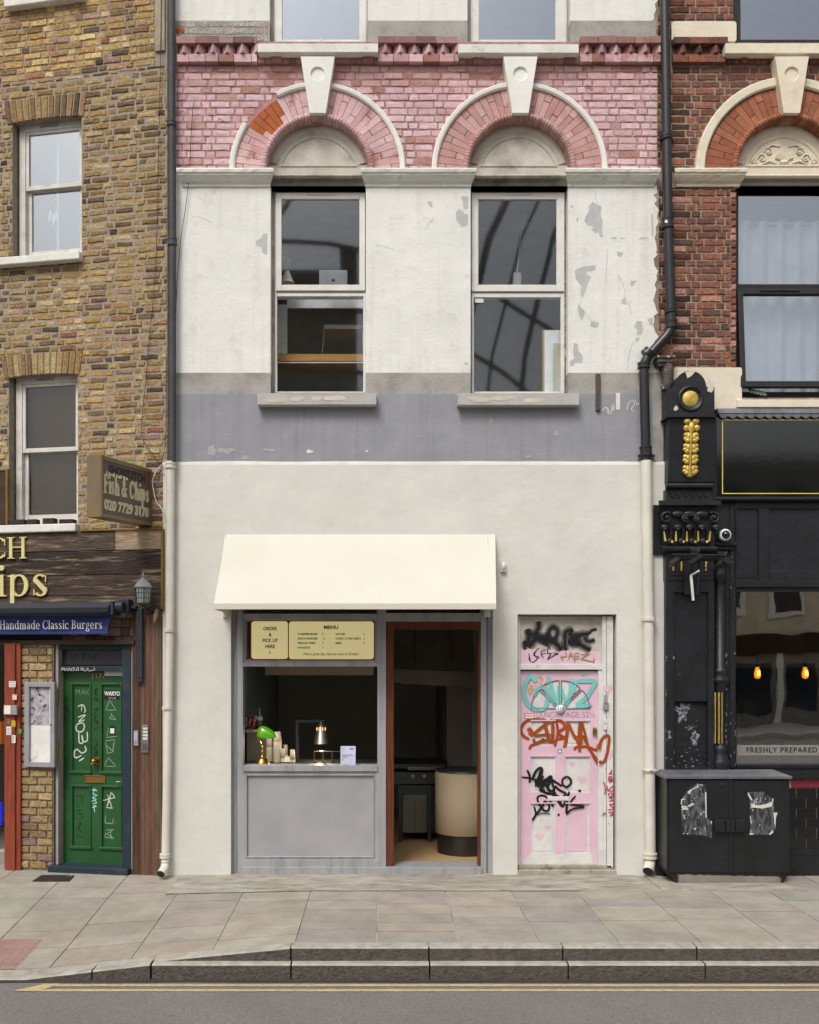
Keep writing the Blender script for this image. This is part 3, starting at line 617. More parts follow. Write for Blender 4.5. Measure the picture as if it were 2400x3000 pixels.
# arches
def arch(cx, side, cols, ringmat, rim='rim_white', miss=None, r3=148, Zc=505, tymp='tymp_white', key='rim_white', kx=None, orn=None, par=T, rimr=(241, 257)):
    s = 1/289; cz = Z(Zc)
    b = MB(); pl = palette(cols, 1, .07); n = 33
    for i in range(n):
        a0, a1 = 180*i/n, 180*(i+1)/n
        cuts = [(166, 241)] if i % 2 else [(166, 190), (192, 241)]
        if i % 4 == 0: cuts = [(166, 216), (218, 241)]
        for c0, c1 in cuts:
            col = pl()
            if miss and miss[0] < 180-(a0+a1)/2 < miss[1] and c1 > 200: col = hx('#a4531f')[:3]; yf = -.022
            else: yf = -.032
            sector(b, cx, cz, c0*s, c1*s, a0+.18, a1-.18, yf+random.uniform(-.002, .002), .01, 2, 0, col)
    b.build('arch_brick_ring', [ringmat], par)
    b = MB(); pl2 = palette(cols, .95, .07)
    m = 52
    for i in range(m):
        a0, a1 = 180*i/m+.25, 180*(i+1)/m-.25
        pr = [(cx*0+(157+9*math.cos(R(t)))*s, -.05-9*math.sin(R(t))*s) for t in range(0, 181, 30)]
        pr = [(165.5*s, .0)]+pr+[(147.5*s, .12)]
        arcsweep(b, cx, cz, pr, a0, a1, 2, 0, pl2())
    b.build('arch_roll_moulding', [ringmat], par)
    b = MB()
    if miss:
        segs = [(0, 180-miss[1]-3), (180-miss[0]-2, 180)] if False else [(0, 180-miss[1]), (180-miss[0], 180)]
    else: segs = [(0, 180)]
    for a0, a1 in segs:
        arcsweep(b, cx, cz, [(rimr[0]*s, -.03), (rimr[0]*s, -.05), ((rimr[0]+4)*s, -.062), ((rimr[1]-3)*s, -.066), (rimr[1]*s, -.055), (rimr[1]*s, 0)], a0, a1, 44)
    b.build('arch_rim', [rim], par)
    b = MB()      # tympanum
    N_ = 36
    pts = [(cx+148*s*math.cos(R(180*i/N_)), cz+148*s*math.sin(R(180*i/N_))) for i in range(N_+1)]
    TY = .075
    b.prism(pts, -.006+TY, .2)
    arcsweep(b, cx, cz, [(r_*s, y_+TY) for r_, y_ in ((148, .0), (148, -.016), (140, -.024), (128, -.024), (124, -.01), (118, -.008), (112, -.02), (108, -.006), (108, .0))], 14.8, 165.2, 36)
    pz = cz+28*s; e = math.sqrt(118**2-28**2)*s
    b.box(cx-147*s, cx+147*s, -.022+TY, .2, cz-.002, pz)
    b.box(cx-e, cx+e, -.03+TY, .0+TY, pz-.012, pz+.004)
    b.build('tympanum', [tymp], par)
    if orn: orn(cx, cz)
    b = MB()      # keystone: front face, sides and underside, with sunk roundel
    kx = kx or cx; kt, kb = (49, 23.5); yt, yb = Z(188), Z(351)
    y0 = -.13; rr = 21*s; zc = Z(238)
    N_ = 28; cir = [(kx+rr*math.cos(2*math.pi*i/N_), zc+rr*math.sin(2*math.pi*i/N_)) for i in range(N_)]
    co = [(kx-kb*s, yb), (kx+kb*s, yb), (kx+kt*s, yt), (kx-kt*s, yt)]
    # outline sampled by angle so it can be stitched to the roundel
    def hit(a):
        dx, dz = math.cos(a), math.sin(a); best = 9
        for i in range(4):
            (ax, az), (bx, bz) = co[i], co[(i+1) % 4]; ex, ez = bx-ax, bz-az; den = dx*ez-dz*ex
            if abs(den) < 1e-9: continue
            t = ((ax-kx)*ez-(az-zc)*ex)/den; u = ((ax-kx)*dz-(az-zc)*dx)/den
            if t > 0 and -1e-6 <= u <= 1+1e-6: best = min(best, t)
        return (kx+dx*best, zc+dz*best)
    angs = sorted([2*math.pi*i/N_ for i in range(N_)]+[math.atan2(z-zc, x-kx) % (2*math.pi) for x, z in co])
    o_ = [hit(a) for a in angs]; c_ = [(kx+rr*math.cos(a), zc+rr*math.sin(a)) for a in angs]; m = len(angs)
    v = [(x, y0, z) for x, z in o_]+[(x, y0, z) for x, z in c_]+[(x*.85+kx*.15, y0+.018, z*.85+zc*.15) for x, z in c_]+[(x, .02, z) for x, z in o_]
    fs = []
    for i in range(m):
        k = (i+1) % m
        fs += [(i, k, m+k, m+i), (m+i, m+k, 2*m+k, 2*m+i), (k, i, 3*m+i, 3*m+k)]
    fs.append(tuple(2*m+i for i in range(m)))
    b.add(v, fs)
    b.build('keystone', [key], par)
pkc = [('#d0a2a2', 5), ('#c99a9a', 4), ('#d6abad', 3)]
arch(AL, 'l', pkc, 'pink_soft', miss=(27, 52) and (33, 62), kx=X(933))
arch(AR, 'r', [('#c2908a', 4), ('#bb867d', 3), ('#ca9a94', 3)], 'pink_soft', kx=X(1520))
# impost mouldings and window-head mouldings
def impost(a, c, par, m='stone_white', ret=.5):
    b = MB(); z = Z
    xsweep(b, X(a), X(c), [(.02, z(548)), (-.015, z(548)), (-.02, z(541)), (-.045, z(536)), (-.07, z(528)), (-.085, z(523)), (-.085, z(520)), (-.1, z(517)), (-.105, z(509)), (-.095, z(505)), (.02, z(503))], ret=ret, jit=.0022, seg=.045)
    return b.build('impost_cornice', [m], par)
for a, c in [(522, 806), (1057, 1394), (1650, 1928)]: impost(a, c, T)
def headmould(a, c, par, m1='stone_dirty', m2='gap_dark'):
    b = MB(); z = Z
    xsweep(b, X(a), X(c), [(.25, z(541)), (.13, z(541)), (.12, z(537)), (.125, z(529)), (.10, z(520)), (.055, z(514)), (.04, z(508)), (.05, z(504.5)), (.25, z(504.5))])
    return b.build('window_head_moulding', [m1], par)
headmould(787, 1076, T); headmould(1376, 1667, T)
# windows
def sash(par, fr, r, t, w0, w1, m, name='sash'):
    b = MB(); ring(b, *fr.rect(*r, w0), [q/289 for q in t] if isinstance(t, tuple) else t/289, w0, w1); return b.build(name, [m], par, bevel=.004)
def pane(par, fr, r, w, m):
    b = MB(); x0, x1, z0, z1 = fr.rect(*r, w); b.box(x0, x1, w, w+.006, z0, z1); return b.build('pane', [m], par)
def first_floor_window(ax, T, top, bot, fr=M0):
    (a0, a1) = ax
    b = MB(); w0 = .09
    x0, x1, z0, z1 = fr.rect(a0, 563, a1, 1152, w0)
    ring(b, x0, x1, z0, z1, (.02, .02, .02, .03), w0+.012, w0+.09)
    b.box(x0, x1, w0+.016, w0+.09, fr.z(CX, 868, w0), fr.z(CX, 832, w0))
    W_ = b.build('window', ['upvc'], T)
    b = MB(); b.box(fr.u(a0-13), x0, w0+.03, w0+.1, z0, z1+.05); b.box(x1, fr.u(a1+12), w0+.03, w0+.1, z0, z1+.05); b.box(x0, x1, w0+.035, w0+.1, z1, fr.z(CX, 543))
    # crumbling sealant
    for q in range(60):
        zz = random.uniform(z0, z1); b.box(x1-.004, x1+.012, w0+.012, w0+.05, zz, zz+.012)
    b.build('frame_gap', ['stone_dirty'], W_)
    for r, pr, w in ((top[0], top[1], w0-.018), (bot[0], bot[1], w0+.0)):
        s = sash(W_, fr, r, (pr[0]-r[0], r[2]-pr[2], r[3]-pr[3], pr[1]-r[1]), w, w+.04, 'upvc'); pane(s, fr, (pr[0]-3, pr[1]-3, pr[2]+3, pr[3]+3), w+.022, 'glass_mid')
    b = MB(); cx_ = (top[1][0]+top[1][2])/2; b.tube([fr.q(cx_-41, 569, w0-.024), fr.q(cx_+41, 569, w0-.024)], .007, 8); b.build('trickle_vent', ['plastic_white'], W_)
    return W_
W1 = first_floor_window((805, 1070), T, ((808, 564, 1070, 851), (825, 582, 1053, 834)), ((806, 858, 1072, 1151), (812, 868, 1065, 1147)))
W2 = first_floor_window((1382, 1655), T, ((1382, 564, 1654, 853), (1402, 583, 1631, 835)), ((1382, 858, 1654, 1152), (1389, 871, 1643, 1148)))
def sill(r, par, m, dep=.14, fr=M0, col2=None, name='sill', w=0.0):
    x0, x1, z0, z1 = fr.rect(*r, 0); b = MB()
    k = (D-dep)/D; b.box(x0*1, x1*1, -dep, w+.1, z0+.004, z1)
    b.box(x0-.004, x0+.0, -dep*.9, w+.05, z0+.01, z1-.01)
    o_s = b.build(name, [m], par, bevel=.006)
    if col2:
        b = MB()
        for i in range(6): blob(b, random.uniform(x0+.15, x1-.15), (z0+z1)/2+random.uniform(-.02, .01), random.uniform(.05, .12), .022, -dep, 0, seed=i+x0)
        b.build('paint_patch', [col2], o_s)
    return o_s
mat('sill_patchy', '#b9b6b0', base2='#a9a7a6', scale=5, rough=.9, bump=.5, bs=30)
mat('sill_yellow', '#cfcab8', rough=.9, bump=.3, bs=60)
def S_(r, d):      # a photo rectangle of something standing d metres proud, as a rectangle on the wall plane
    k = (D-d)/D
    return (CX+(r[0]-CX)*k, CY+(r[1]-CY)*k, CX+(r[2]-CX)*k, CY+(r[3]-CY)*k)
sill(S_((755, 1152, 1103, 1186), .1), T, 'sill_patchy', .1, col2='sill_yellow'); sill(S_((1342, 1152, 1697, 1187), .1), T, 'sill_patchy', .1, col2='sill_yellow')
# second floor windows (cut by the picture's top edge)
def upper_window(o, p, label=None):
    b = MB(); w0 = .09; x0, x1, z0, z1 = M0.rect(o[0], 0, o[1], 124, w0); z1 = TOP-.2
    ring(b, x0, x1, z0, z1, (.035, .035, .03, .05), w0, w0+.08); W_ = b.build('window', ['upvc'], T, bevel=.004)
    s = MB(); a0, a1, c0, c1 = M0.rect(p[0], 0, p[1], p[2], w0-.015); c1 = TOP-.3
    ring(s, x0+.015, x1-.015, c0-.02, c1+.045, (a0-x0-.015, x1-.015-a1, .02, .045), w0-.015, w0+.03); S1 = s.build('sash', ['upvc'], W_, bevel=.004)
    g = MB(); g.box(a0-.01, a1+.01, w0+.01, w0+.016, c0-.01, c1+.01); g.build('pane', ['glass_sky'], S1)
    g = MB(); g.box(M0.u(787), x0, w0+.02, .2, z0, z1) if o[0] < 1000 else g.box(M0.u(1366), x0, w0+.02, .2, z0, z1); g.box(x1, x1+.06, w0+.02, .2, z0, z1); g.build('frame_gap', ['door_white_dirty'], W_)
    h = MB(); h.box((a0+a1)/2-.004, (a0+a1)/2+.004, w0-.03, w0-.016, c0-.015, c0+.02); h.build('window_catch', ['plastic_white'], W_)
    return W_
upper_window((803, 1077), (827, 1053, 117)); upper_window((1380, 1662), (1403, 1628, 126))
sill(S_((756, 127, 1108, 153), .13), T, 'stone_white', .13); sill(S_((1344, 129, 1696, 155), .13), T, 'stone_white', .13)
# rooms behind the upper windows
def room(name, par, x0, x1, y0, y1, z0, z1, m, mf=None, front=False):
    b = MB()
    b.quad((x0, y1, z0), (x1, y1, z0), (x1, y1, z1), (x0, y1, z1), 0); b.quad((x0, y0, z0), (x0, y1, z0), (x0, y1, z1), (x0, y0, z1), 0)
    b.quad((x1, y1, z0), (x1, y0, z0), (x1, y0, z1), (x1, y1, z1), 0); b.quad((x0, y0, z1), (x0, y1, z1), (x1, y1, z1), (x1, y0, z1), 0)
    b.quad((x0, y0, z0), (x1, y0, z0), (x1, y1, z0), (x0, y1, z0), 1)
    return b.build(name, [m, mf or m], par)
room('first_floor_room', T, X(520), X(1900), .301, 2.4, Z(1158), Z(530), 'room_dark')
room('second_floor_room', T, X(520), X(1900), .301, 4.5, Z(128), TOP, 'room_dim')
room('stair_hall', T, X(1500), X(1830), .301, 2.5, -.02, Z(1790), 'room_dark')
# ---- shopfront joinery
b = MB()
def fb(r, w0, w1, mi=0, fr=M0): x0, x1, z0, z1 = fr.rect(*r, w0); b.box(x0, x1, w0, w1, z0, z1, mi)
SF = .03
fb((678, 1640, 694, 2566), SF+.03, .16); fb((695, 1640, 712, 2560), SF, .16); fb((1106, 1640, 1131, 2545), SF, .16); fb((1112, 1640, 1116, 2545), SF-.004, SF)
fb((1409, 1640, 1426, 2566), SF, .16); fb((1428, 1640, 1443, 2566), SF+.03, .16)
fb((712, 1798, 1106, 1812), SF+.005, .16); fb((712, 1941, 1106, 1953), SF+.005, .16); fb((712, 2243, 1106, 2260), SF-.02, .2)
fb((1131, 1796, 1409, 1821), SF+.005, .16); fb((709, 2519, 1110, 2541), SF-.012, .16); fb((709, 2541, 1130, 2580), SF-.03, .1); fb((1130, 2541, 1411, 2580), SF-.03, .3)
fb((712, 1640, 1106, 1700), SF+.04, .1); fb((1131, 1640, 1409, 1700), SF+.04, .1)
b.build('shopfront_frame', ['metal_grey'], T, bevel=.004)
b = MB()      # inner mouldings and the panel below the hatch
x0, x1, z0, z1 = M0.rect(712, 1812, 1106, 1941, SF+.02); ring(b, x0, x1, z0, z1, (.025, .02, .02, .02), SF+.02, .14); ring(b, x0+.025, x1-.02, z0+.02, z1-.02, .012, SF+.05, .14)
b.build('lightbox_surround', ['metal_grey'], T, bevel=.003); b = MB(); x0, x1, z0, z1 = M0.rect(710, 2260, 1108, 2519, SF); ring(b, x0, x1, z0, z1, (.035, .035, .02, .03), SF+.001, .14)
ring(b, x0+.036, x1-.036, z0+.021, z1-.031, .012, SF-.008, .14)
b.box(x0+.048, x1-.048, SF+.02, SF+.03, z0+.03, z1-.04, 1)
b.build('shopfront_panel', ['metal_grey', 'metal_panel'], T, bevel=.003)
b = MB()      # dark transom glass just under the awning
fb((720, 1700, 1100, 1798), SF+.06, SF+.066); fb((1138, 1700, 1405, 1796), SF+.06, SF+.066); b.build('transom_pane', ['sign_gloss'], T)
DF = MB(); b = DF
fb((1132, 1821, 1154, 2541), SF+.01, .12); fb((1401, 1821, 1410, 2541), SF+.01, .17); fb((1154, 1822, 1401, 1844), SF+.012, .12); b.build('timber_door_frame', ['mahogany'], T, bevel=.003)
# ---- the shop's interior shell
room('shop_interior', T, X(690), X(1432), .165, 4.2, .05, Z(1660), 'wall_dark', 'floor_tan')
b = MB()
b.box(M0.u(1310, 1.9), X(1432)-.002, 1.9, 4.2, .05, Z(1660)); b.build('inner_partition_wall', ['wall_dark_warm'], T)
# ---- pink street door with its surround
b = MB(); DW = .06
fb((1516, 1799, 1806, 1806), DW+.02, .2, 1)
fb((1516, 1806, 1525, 2542), DW, .2, 0); fb((1525, 1806, 1777, 1812), DW, .2, 1); fb((1525, 1946, 1765, 1962), DW-.012, .2, 0)
fb((1753, 1962, 1765, 2540), DW, .2, 0); fb((1765, 1806, 1777, 2542), DW-.015, .2, 0); fb((1778.5, 1806, 1797, 2543), DW-.02, .2, 0); fb((1798, 1806, 1808, 2555), DW+.03, .2, 2)
b.build('street_door_frame', ['door_white', 'door_white_dirty', 'room_dark'], T, bevel=.003)
b = MB(); fb((1523, 1812, 1763, 1946), DW+.015, DW+.03, 0)
x0, x1, z0, z1 = M0.rect(1523, 1812, 1763, 1946, DW+.015); b.quad((x0+.01, DW+.0135, z0), (x1-.01, DW+.0135, z0), (x1-.01, DW+.0135, z0+.13), (x0+.01, DW+.0135, z0+.16), 1)
B3 = crop(1480, 1760, .2087); B4 = crop(1480, 2160, .2087); wq = DW+.013
for pts, wd in [([(290, 640), (330, 500), (300, 400)], 18), ([(300, 420), (400, 470), (470, 380), (465, 290)], 18), ([(330, 660), (430, 540), (600, 520), (570, 640)], 22), ([(600, 560), (620, 420), (680, 370), (740, 430), (700, 530), (610, 540)], 16), ([(640, 560), (720, 600), (790, 700)], 22), ([(270, 560), (280, 690)], 14),
                ([(850, 700), (840, 560), (850, 440), (960, 410)], 18), ([(900, 600), (1000, 560), (900, 450)], 26), ([(880, 580), (1000, 590), (1120, 650), (1200, 700)], 20), ([(960, 540), (1060, 480), (1180, 470)], 20), ([(1100, 520), (1180, 570), (1260, 545)], 14), ([(560, 600), (480, 520), (400, 480)], 20), ([(1180, 470), (1210, 420), (1290, 400)], 9)]:
    stroke(b, M0, wq, pts, wd*.42, B3, 2); stroke(b, M0, wq+.0003, pts, wd*.85, B3, 4); stroke(b, M0, wq+.0006, pts, wd*1.4, B3, 4)
for pts in [[(330, 740), (345, 800), (360, 860), (325, 800)], [(360, 860), (400, 865), (480, 790), (400, 770), (440, 700), (480, 660)], [(440, 700), (400, 740), (450, 810)], [(500, 700), (510, 760), (540, 810)], [(505, 710), (570, 690)], [(515, 750), (570, 735)], [(610, 640), (590, 740), (650, 740), (590, 830), (700, 760), (750, 745), (670, 730)], [(610, 620), (635, 690)]]:
    stroke(b, M0, wq, pts, 3, B3, 2, curve=False)
for pts in [[(790, 770), (810, 840)], [(770, 800), (860, 780)], [(850, 720), (870, 800)], [(890, 830), (920, 730), (960, 820)], [(900, 790), (955, 775)], [(975, 750), (980, 870)], [(975, 750), (1045, 735)], [(975, 790), (1040, 775)], [(980, 830), (1045, 800)], [(1060, 760), (1190, 745), (1060, 820), (1190, 850), (1250, 860), (1245, 810)], [(1245, 850), (1250, 880)]]:
    stroke(b, M0, wq, pts, 4, B3, 3, curve=False)
b.build('transom_panel', ['door_white_dirty', 'door_pink', 'spray_black', 'spray_khaki', 'spray_soft'], T)
# door leaf: stiles and rails with sunk panels
LW = DW+.03; b = MB()
L0 = M0.rect(1525, 1966, 1753, 2533, LW)
ul = M0.rect(1556, 2112, 1627, 2185, LW); ur = M0.rect(1657, 2112, 1728, 2185, LW); ml = M0.rect(1556, 2216, 1627, 2322, LW); mr_ = M0.rect(1657, 2216, 1728, 2322, LW); ll = M0.rect(1556, 2354, 1627, 2502, LW); lr = M0.rect(1657, 2354, 1728, 2502, LW)
grid_wall(b, *L0, [ul, ur, ml, mr_, ll, lr], LW, LW+.014, 0, reveal=0)
b.quad((L0[0], LW-.001, L0[2]), (L0[1]-.06, LW-.001, L0[2]), (L0[1]-.06, LW-.001, M0.z(CX, 2503, LW)), (L0[0]+.1, LW-.001, M0.z(CX, 2503, LW)), 1)
leaf = b.build('street_door', ['door_pink', 'door_white'], T)
b = MB()
for i, p in enumerate([ul, ur, ml, mr_, ll, lr]):
    b.quad((p[0], LW+.014, p[2]), (p[1], LW+.014, p[2]), (p[1], LW+.014, p[3]), (p[0], LW+.014, p[3]), 0)
    ring(b, *p, .014, LW+.006, LW+.014, 0); b.box(p[0]+.026, p[1]-.026, LW+.009, LW+.0139, p[2]+.026, p[3]-.026, 1 if i == 5 else 0)
    b.box(p[0]-.004, p[1]+.004, LW-.01, LW, p[3]-.002, p[3]+.01, 2)
b.build('door_panel', ['door_white', 'door_pink', 'door_pink'], leaf)
b = MB()      # mock fanlight
fx, fz, s = M0.u(1642, LW), M0.z(CX, 2079, LW), 1/285.5
for a0, a1 in ((0, 42), (47, 88), (92, 133), (138, 180)):
    sector(b, fx, fz+.0, 0.04, 85*s, a0+1.2, a1-1.2, LW-.0015, LW+.01, 12, 0)
    arcsweep(b, fx, fz, [(84.5*s, LW), (84.5*s, LW-.0115), (86.2*s, LW-.0115), (86.2*s, LW)], a0+.6, a1-.6, 12, 2)
for a in (0.8, 44.5, 90, 135.5, 179.2):
    c, q = math.cos(R(a)), math.sin(R(a))
    for o in (-3.2, 3.2):
        if (a < 2 and o < 0) or (a > 178 and o > 0): continue
        p0 = (fx+c*.05-q*o*s, fz+q*.05+c*o*s); p1 = (fx+c*84*s-q*o*s, fz+q*84*s+c*o*s); h = .55*s
        b.prism([(p0[0]-q*h, p0[1]+c*h), (p1[0]-q*h, p1[1]+c*h), (p1[0]+q*h, p1[1]-c*h), (p0[0]+q*h, p0[1]-c*h)], LW-.0115, LW, 2)
b.build('mock_fanlight', ['door_white', 'door_white_dirty', 'door_line'], leaf)
b = MB()
b.lathe([(0, LW-.022), (12.5*s, LW-.02), (12.5*s, LW)], fx, 0, fz+.003, 20, 0, 'y')
text(b, '119', fx, fz+.003, .066, LW-.0225, 1, sx=.72)
b.build('door_number', ['white_ink', 'ink'], leaf)
# graffiti on the door
b = MB(); g = LW-.0015
for pts, wd in [([(440, 1140), (370, 1060), (300, 1130), (265, 1260), (290, 1400), (350, 1480), (450, 1540)], 14), ([(370, 1060), (440, 1110)], 10), ([(400, 1350), (480, 1220), (580, 1240), (600, 1360), (560, 1500), (470, 1530)], 12), ([(600, 1070), (640, 1180), (700, 1380), (760, 1480)], 13), ([(590, 1250), (690, 1480)], 10), ([(760, 1480), (750, 1180)], 12), ([(760, 1180), (820, 1330), (870, 1490)], 11), ([(930, 1090), (920, 1250), (870, 1480)], 12), ([(1010, 1130), (1250, 1130), (1240, 1200), (1130, 1370), (1010, 1470), (1220, 1465)], 13), ([(1100, 1030), (1110, 1045)], 14), ([(1000, 1110), (960, 1300)], 10)]:
    stroke(b, M0, g-.006, pts, wd, B3, 0)
for pts in [[(260, 1120), (290, 1160), (330, 1070)], [(390, 1030), (430, 1070)], [(320, 1290), (360, 1170), (400, 1220), (345, 1320), (320, 1240), (400, 1220)], [(440, 1060), (500, 1080), (470, 1020), (530, 1100), (480, 1130), (540, 1180), (580, 1130)], [(420, 1190), (440, 1180)]]:
    stroke(b, M0, g-.0045, pts, 2.2, B3, 1, curve=False)
OR = [([(340, 1950), (250, 1890), (225, 1800), (290, 1700), (400, 1670), (560, 1680), (590, 1720)], 11, B3), ([(320, 1790), (370, 1850), (340, 1890)], 16, B3), ([(400, 1870), (560, 1740), (640, 1690), (640, 1660)], 10, B3), ([(400, 1900), (560, 1880), (640, 1880)], 8, B3), ([(560, 1720), (590, 1860), (620, 1960), (660, 1960), (670, 1860), (670, 1720)], 12, B3), ([(600, 1700), (780, 1690), (840, 1780), (740, 1860), (870, 1940)], 11, B3),
      ([(880, 1700), (870, 1850), (840, 2040), (835, 2040)], 11, B3), ([(720, 1700), (740, 1850), (700, 2040)], 9, B3), ([(890, 1710), (960, 1880), (1060, 2010)], 10, B3), ([(1065, 1690), (1050, 1850), (1060, 2010)], 15, B3), ([(1080, 1700), (1130, 1900), (1170, 2060), (1170, 2100)], 8, B3),
      ([(400, 20), (430, 80), (550, 50), (680, 40)], 10, B4), ([(550, 20), (450, 90), (370, 120), (340, 175)], 10, B4), ([(700, 40), (700, 120), (720, 40)], 9, B4), ([(830, 120), (860, 20), (700, 40)], 9, B4), ([(1060, 20), (1050, 120), (1045, 215)], 11, B4), ([(980, 185), (1000, 140), (1150, 135), (1280, 180), (1310, 110), (1360, 20), (1420, -30), (1460, 20), (1440, 200), (1400, 330), (1330, 360), (1240, 250), (1190, 180)], 10, B4), ([(1090, -30), (1150, 90), (1190, 180)], 9, B4), ([(1190, 180), (1250, 300), (1308, 400)], 6, B4), ([(1000, -20), (1040, 90), (1060, 20)], 12, B4)]
for pts, wd, cv in OR: stroke(b, M0, g-.001, pts, wd*.88, cv, 2)
BK = [([(310, 460), (350, 560), (340, 640)], 9), ([(230, 560), (380, 580), (520, 640)], 7), ([(380, 600), (430, 480), (490, 430), (520, 460), (490, 560), (420, 690)], 9), ([(540, 540), (480, 640), (460, 700)], 9), ([(460, 700), (540, 620), (600, 590), (520, 700), (500, 750), (560, 740)], 11), ([(570, 600), (650, 550), (600, 700), (640, 760)], 10), ([(650, 550), (660, 640), (690, 740), (600, 750)], 9), ([(650, 590), (740, 650), (800, 690)], 9), ([(700, 680), (760, 740), (860, 790)], 9), ([(870, 550), (810, 590), (810, 660), (860, 700), (920, 650), (920, 590), (870, 550)], 8), ([(1030, 760), (1065, 745)], 10),
      ([(660, 820), (740, 830), (760, 870), (800, 970), (850, 900), (900, 770)], 10), ([(680, 740), (760, 880), (860, 790)], 9), ([(900, 760), (870, 900), (860, 1080)], 9), ([(860, 1080), (940, 1010), (1100, 980), (1060, 960), (920, 930), (990, 820)], 7), ([(680, 980), (620, 880), (540, 820), (460, 840), (470, 920), (540, 1020), (600, 1030), (620, 960), (560, 900), (530, 960), (440, 1080), (380, 1170)], 8), ([(410, 970), (430, 1080), (390, 1160)], 7), ([(440, 1090), (520, 1070), (640, 1080)], 4), ([(740, 1085), (765, 1095)], 11), ([(510, 750), (600, 790), (690, 790)], 10), ([(420, 650), (470, 560), (510, 450)], 9), ([(560, 640), (620, 760)], 9), ([(700, 820), (780, 960)], 9)]
for pts, wd in BK: stroke(b, M0, g-.001, pts, wd*.8, B4, 3)
text(b, 'DUNCAN', M0.u(1572, g), M0.z(CX, 2095, g), .088, g, 4, 'LEFT', fitw=.262, bold=-.0004); text(b, 'AGE 52½', M0.u(1657, g), M0.z(CX, 2095, g), .088, g, 4, 'LEFT', fitw=.3, bold=-.0004)
for (cx_, cy_, k_) in [(600, 1275, 50), (480, 1400, 65), (1080, 590, 75), (940, 375, 45), (500, 1010, 40), (770, 560-1000+440, 1)][:5]:
    hp = [(math.sin(t)**3*k_, -(13*math.cos(t)-5*math.cos(2*t)-2*math.cos(3*t)-math.cos(4*t))/16*k_) for t in [i*math.pi/9 for i in range(18)]]
    w_ = LW+.0085; poly_px(b, M0, w_, [(cx_+a, cy_+c) for a, c in hp], B4, 5, th=.0008)
b.build('door_graffiti', ['spray_teal', 'spray_yellow', 'spray_orange', 'spray_black', 'pencil', 'spray_pink', 'sticker_red', 'white_ink'], leaf)
for rct, mt in (((1537, 2090, 1566, 2106), 'sticker_red'), ((1635, 2195, 1646, 2207), 'spray_black')):
    b = MB(); x0, x1, z0, z1 = M0.rect(*rct, g); b.box(x0, x1, g-.001, g, z0, z1, 0); b.box(x0+.006, x1-.006, g-.0016, g-.0008, z0+.006, z1-.006, 1); b.build('door_sticker', [mt, 'white_ink'], leaf)
b = MB()
for i in range(5): x = M0.u(1541+i*4.6, g); b.lathe([(.006, g-.0025), (.008, g-.0022)], x, 0, M0.z(CX, 2098, g), 8, 0, 'y')
b.build('sticker_scribble', ['spray_black'], leaf)
b = MB()
x0, x1, z0, z1 = M0.rect(1604, 2333, 1669, 2346, LW); b.box(x0, x1, LW-.008, LW, z0, z1); b.box(x0+.01, x1-.01, LW-.010, LW-.006, z0+.006, z1-.006); b.build('letterbox', ['door_white'], leaf, bevel=.002)
b = MB(); x, zz = M0.u(1742, LW), M0.z(CX, 2142, LW)
b.box(x-.02, x+.02, LW-.02, LW, zz-.035, zz+.02); b.lathe([(0, LW-.03), (.02, LW-.028), (.02, LW)], x, 0, zz+.018, 16, 0, 'y'); b.box(x-.021, x+.021, LW-.03, LW-.02, zz-.038, zz-.026); b.build('door_lock', ['brass_old'], leaf, bevel=.003)
b = MB()     # graffiti + fittings on the right-hand board
g2 = DW-.022
for pts in [[(1465, 500), (1515, 520)], [(1500, 455), (1480, 500), (1455, 520)], [(1480, 545), (1450, 570), (1480, 600), (1500, 570), (1480, 545)], [(1455, 630), (1520, 610), (1450, 600), (1515, 575)], [(1435, 680), (1440, 750), (1510, 690), (1510, 750), (1440, 755)], [(1500, 780), (1455, 800), (1475, 840), (1510, 810), (1500, 780)], [(1455, 860), (1525, 840)], [(1480, 850), (1520, 900)], [(1460, 900), (1525, 890), (1510, 940), (1470, 945), (1525, 1000)], [(1440, 1020), (1530, 1010)], [(1450, 1060), (1520, 1050), (1470, 1110)], [(1470, 1110), (1530, 1080)], [(1380, 620), (1400, 680), (1408, 740), (1395, 805)], [(1375, 1105), (1380, 1075), (1425, 1065)], [(1405, 435), (1418, 440)], [(1452, 1208), (1462, 1208)]]:
    stroke(b, M0, g2, pts, 3.4, B4, 0)
for pts in [[(1385, 1190), (1430, 1200), (1480, 1180), (1510, 1200), (1490, 1270), (1450, 1310), (1400, 1260)]]: poly_px(b, M0, g2, pts, B3, 1)
poly_px(b, M0, g2, [(1380, 170), (1430, 190), (1510, 180), (1515, 260), (1460, 320), (1400, 250)], B4, 1)
x0, x1, z0, z1 = M0.rect(1770, 2036, 1780, 2056, g2); b.box(x0, x1, g2-.006, g2, z0, z1, 2)
stroke(b, M0, g2-.001, [(1322, 175), (1335, 80), (1385, 0), (1440, -22), (1462, 25), (1440, 200), (1400, 330), (1350, 355), (1322, 335)], 9, B4, 3)
b.build('frame_graffiti', ['spray_magenta', 'spray_pink', 'plastic_grey', 'spray_orange'], T)
b = MB(); x0, x1, z0, z1 = M0.rect(1767, 2058, 1783, 2080, g2); ring(b, x0, x1, z0, z1, .012, g2-.02, g2); b.box(x0+.012, x1-.012, g2-.012, g2, z0+.012, z1-.012); b.build('bell_plate', ['plastic_grey'], T, bevel=.004)
b = MB(); x0, x1, z0, z1 = M0.rect(1769, 2108, 1778, 2138, g2); b.box(x0, x1, g2-.015, g2, z0, z1); x, zz = M0.u(1773.5, g2), M0.z(CX, 2120, g2); b.lathe([(0, g2-.018), (.007, g2-.017), (.007, g2-.014)], x, 0, zz, 12, 1, 'y'); b.build('doorbell', ['plastic_white', 'blue_dot'], T, bevel=.002)
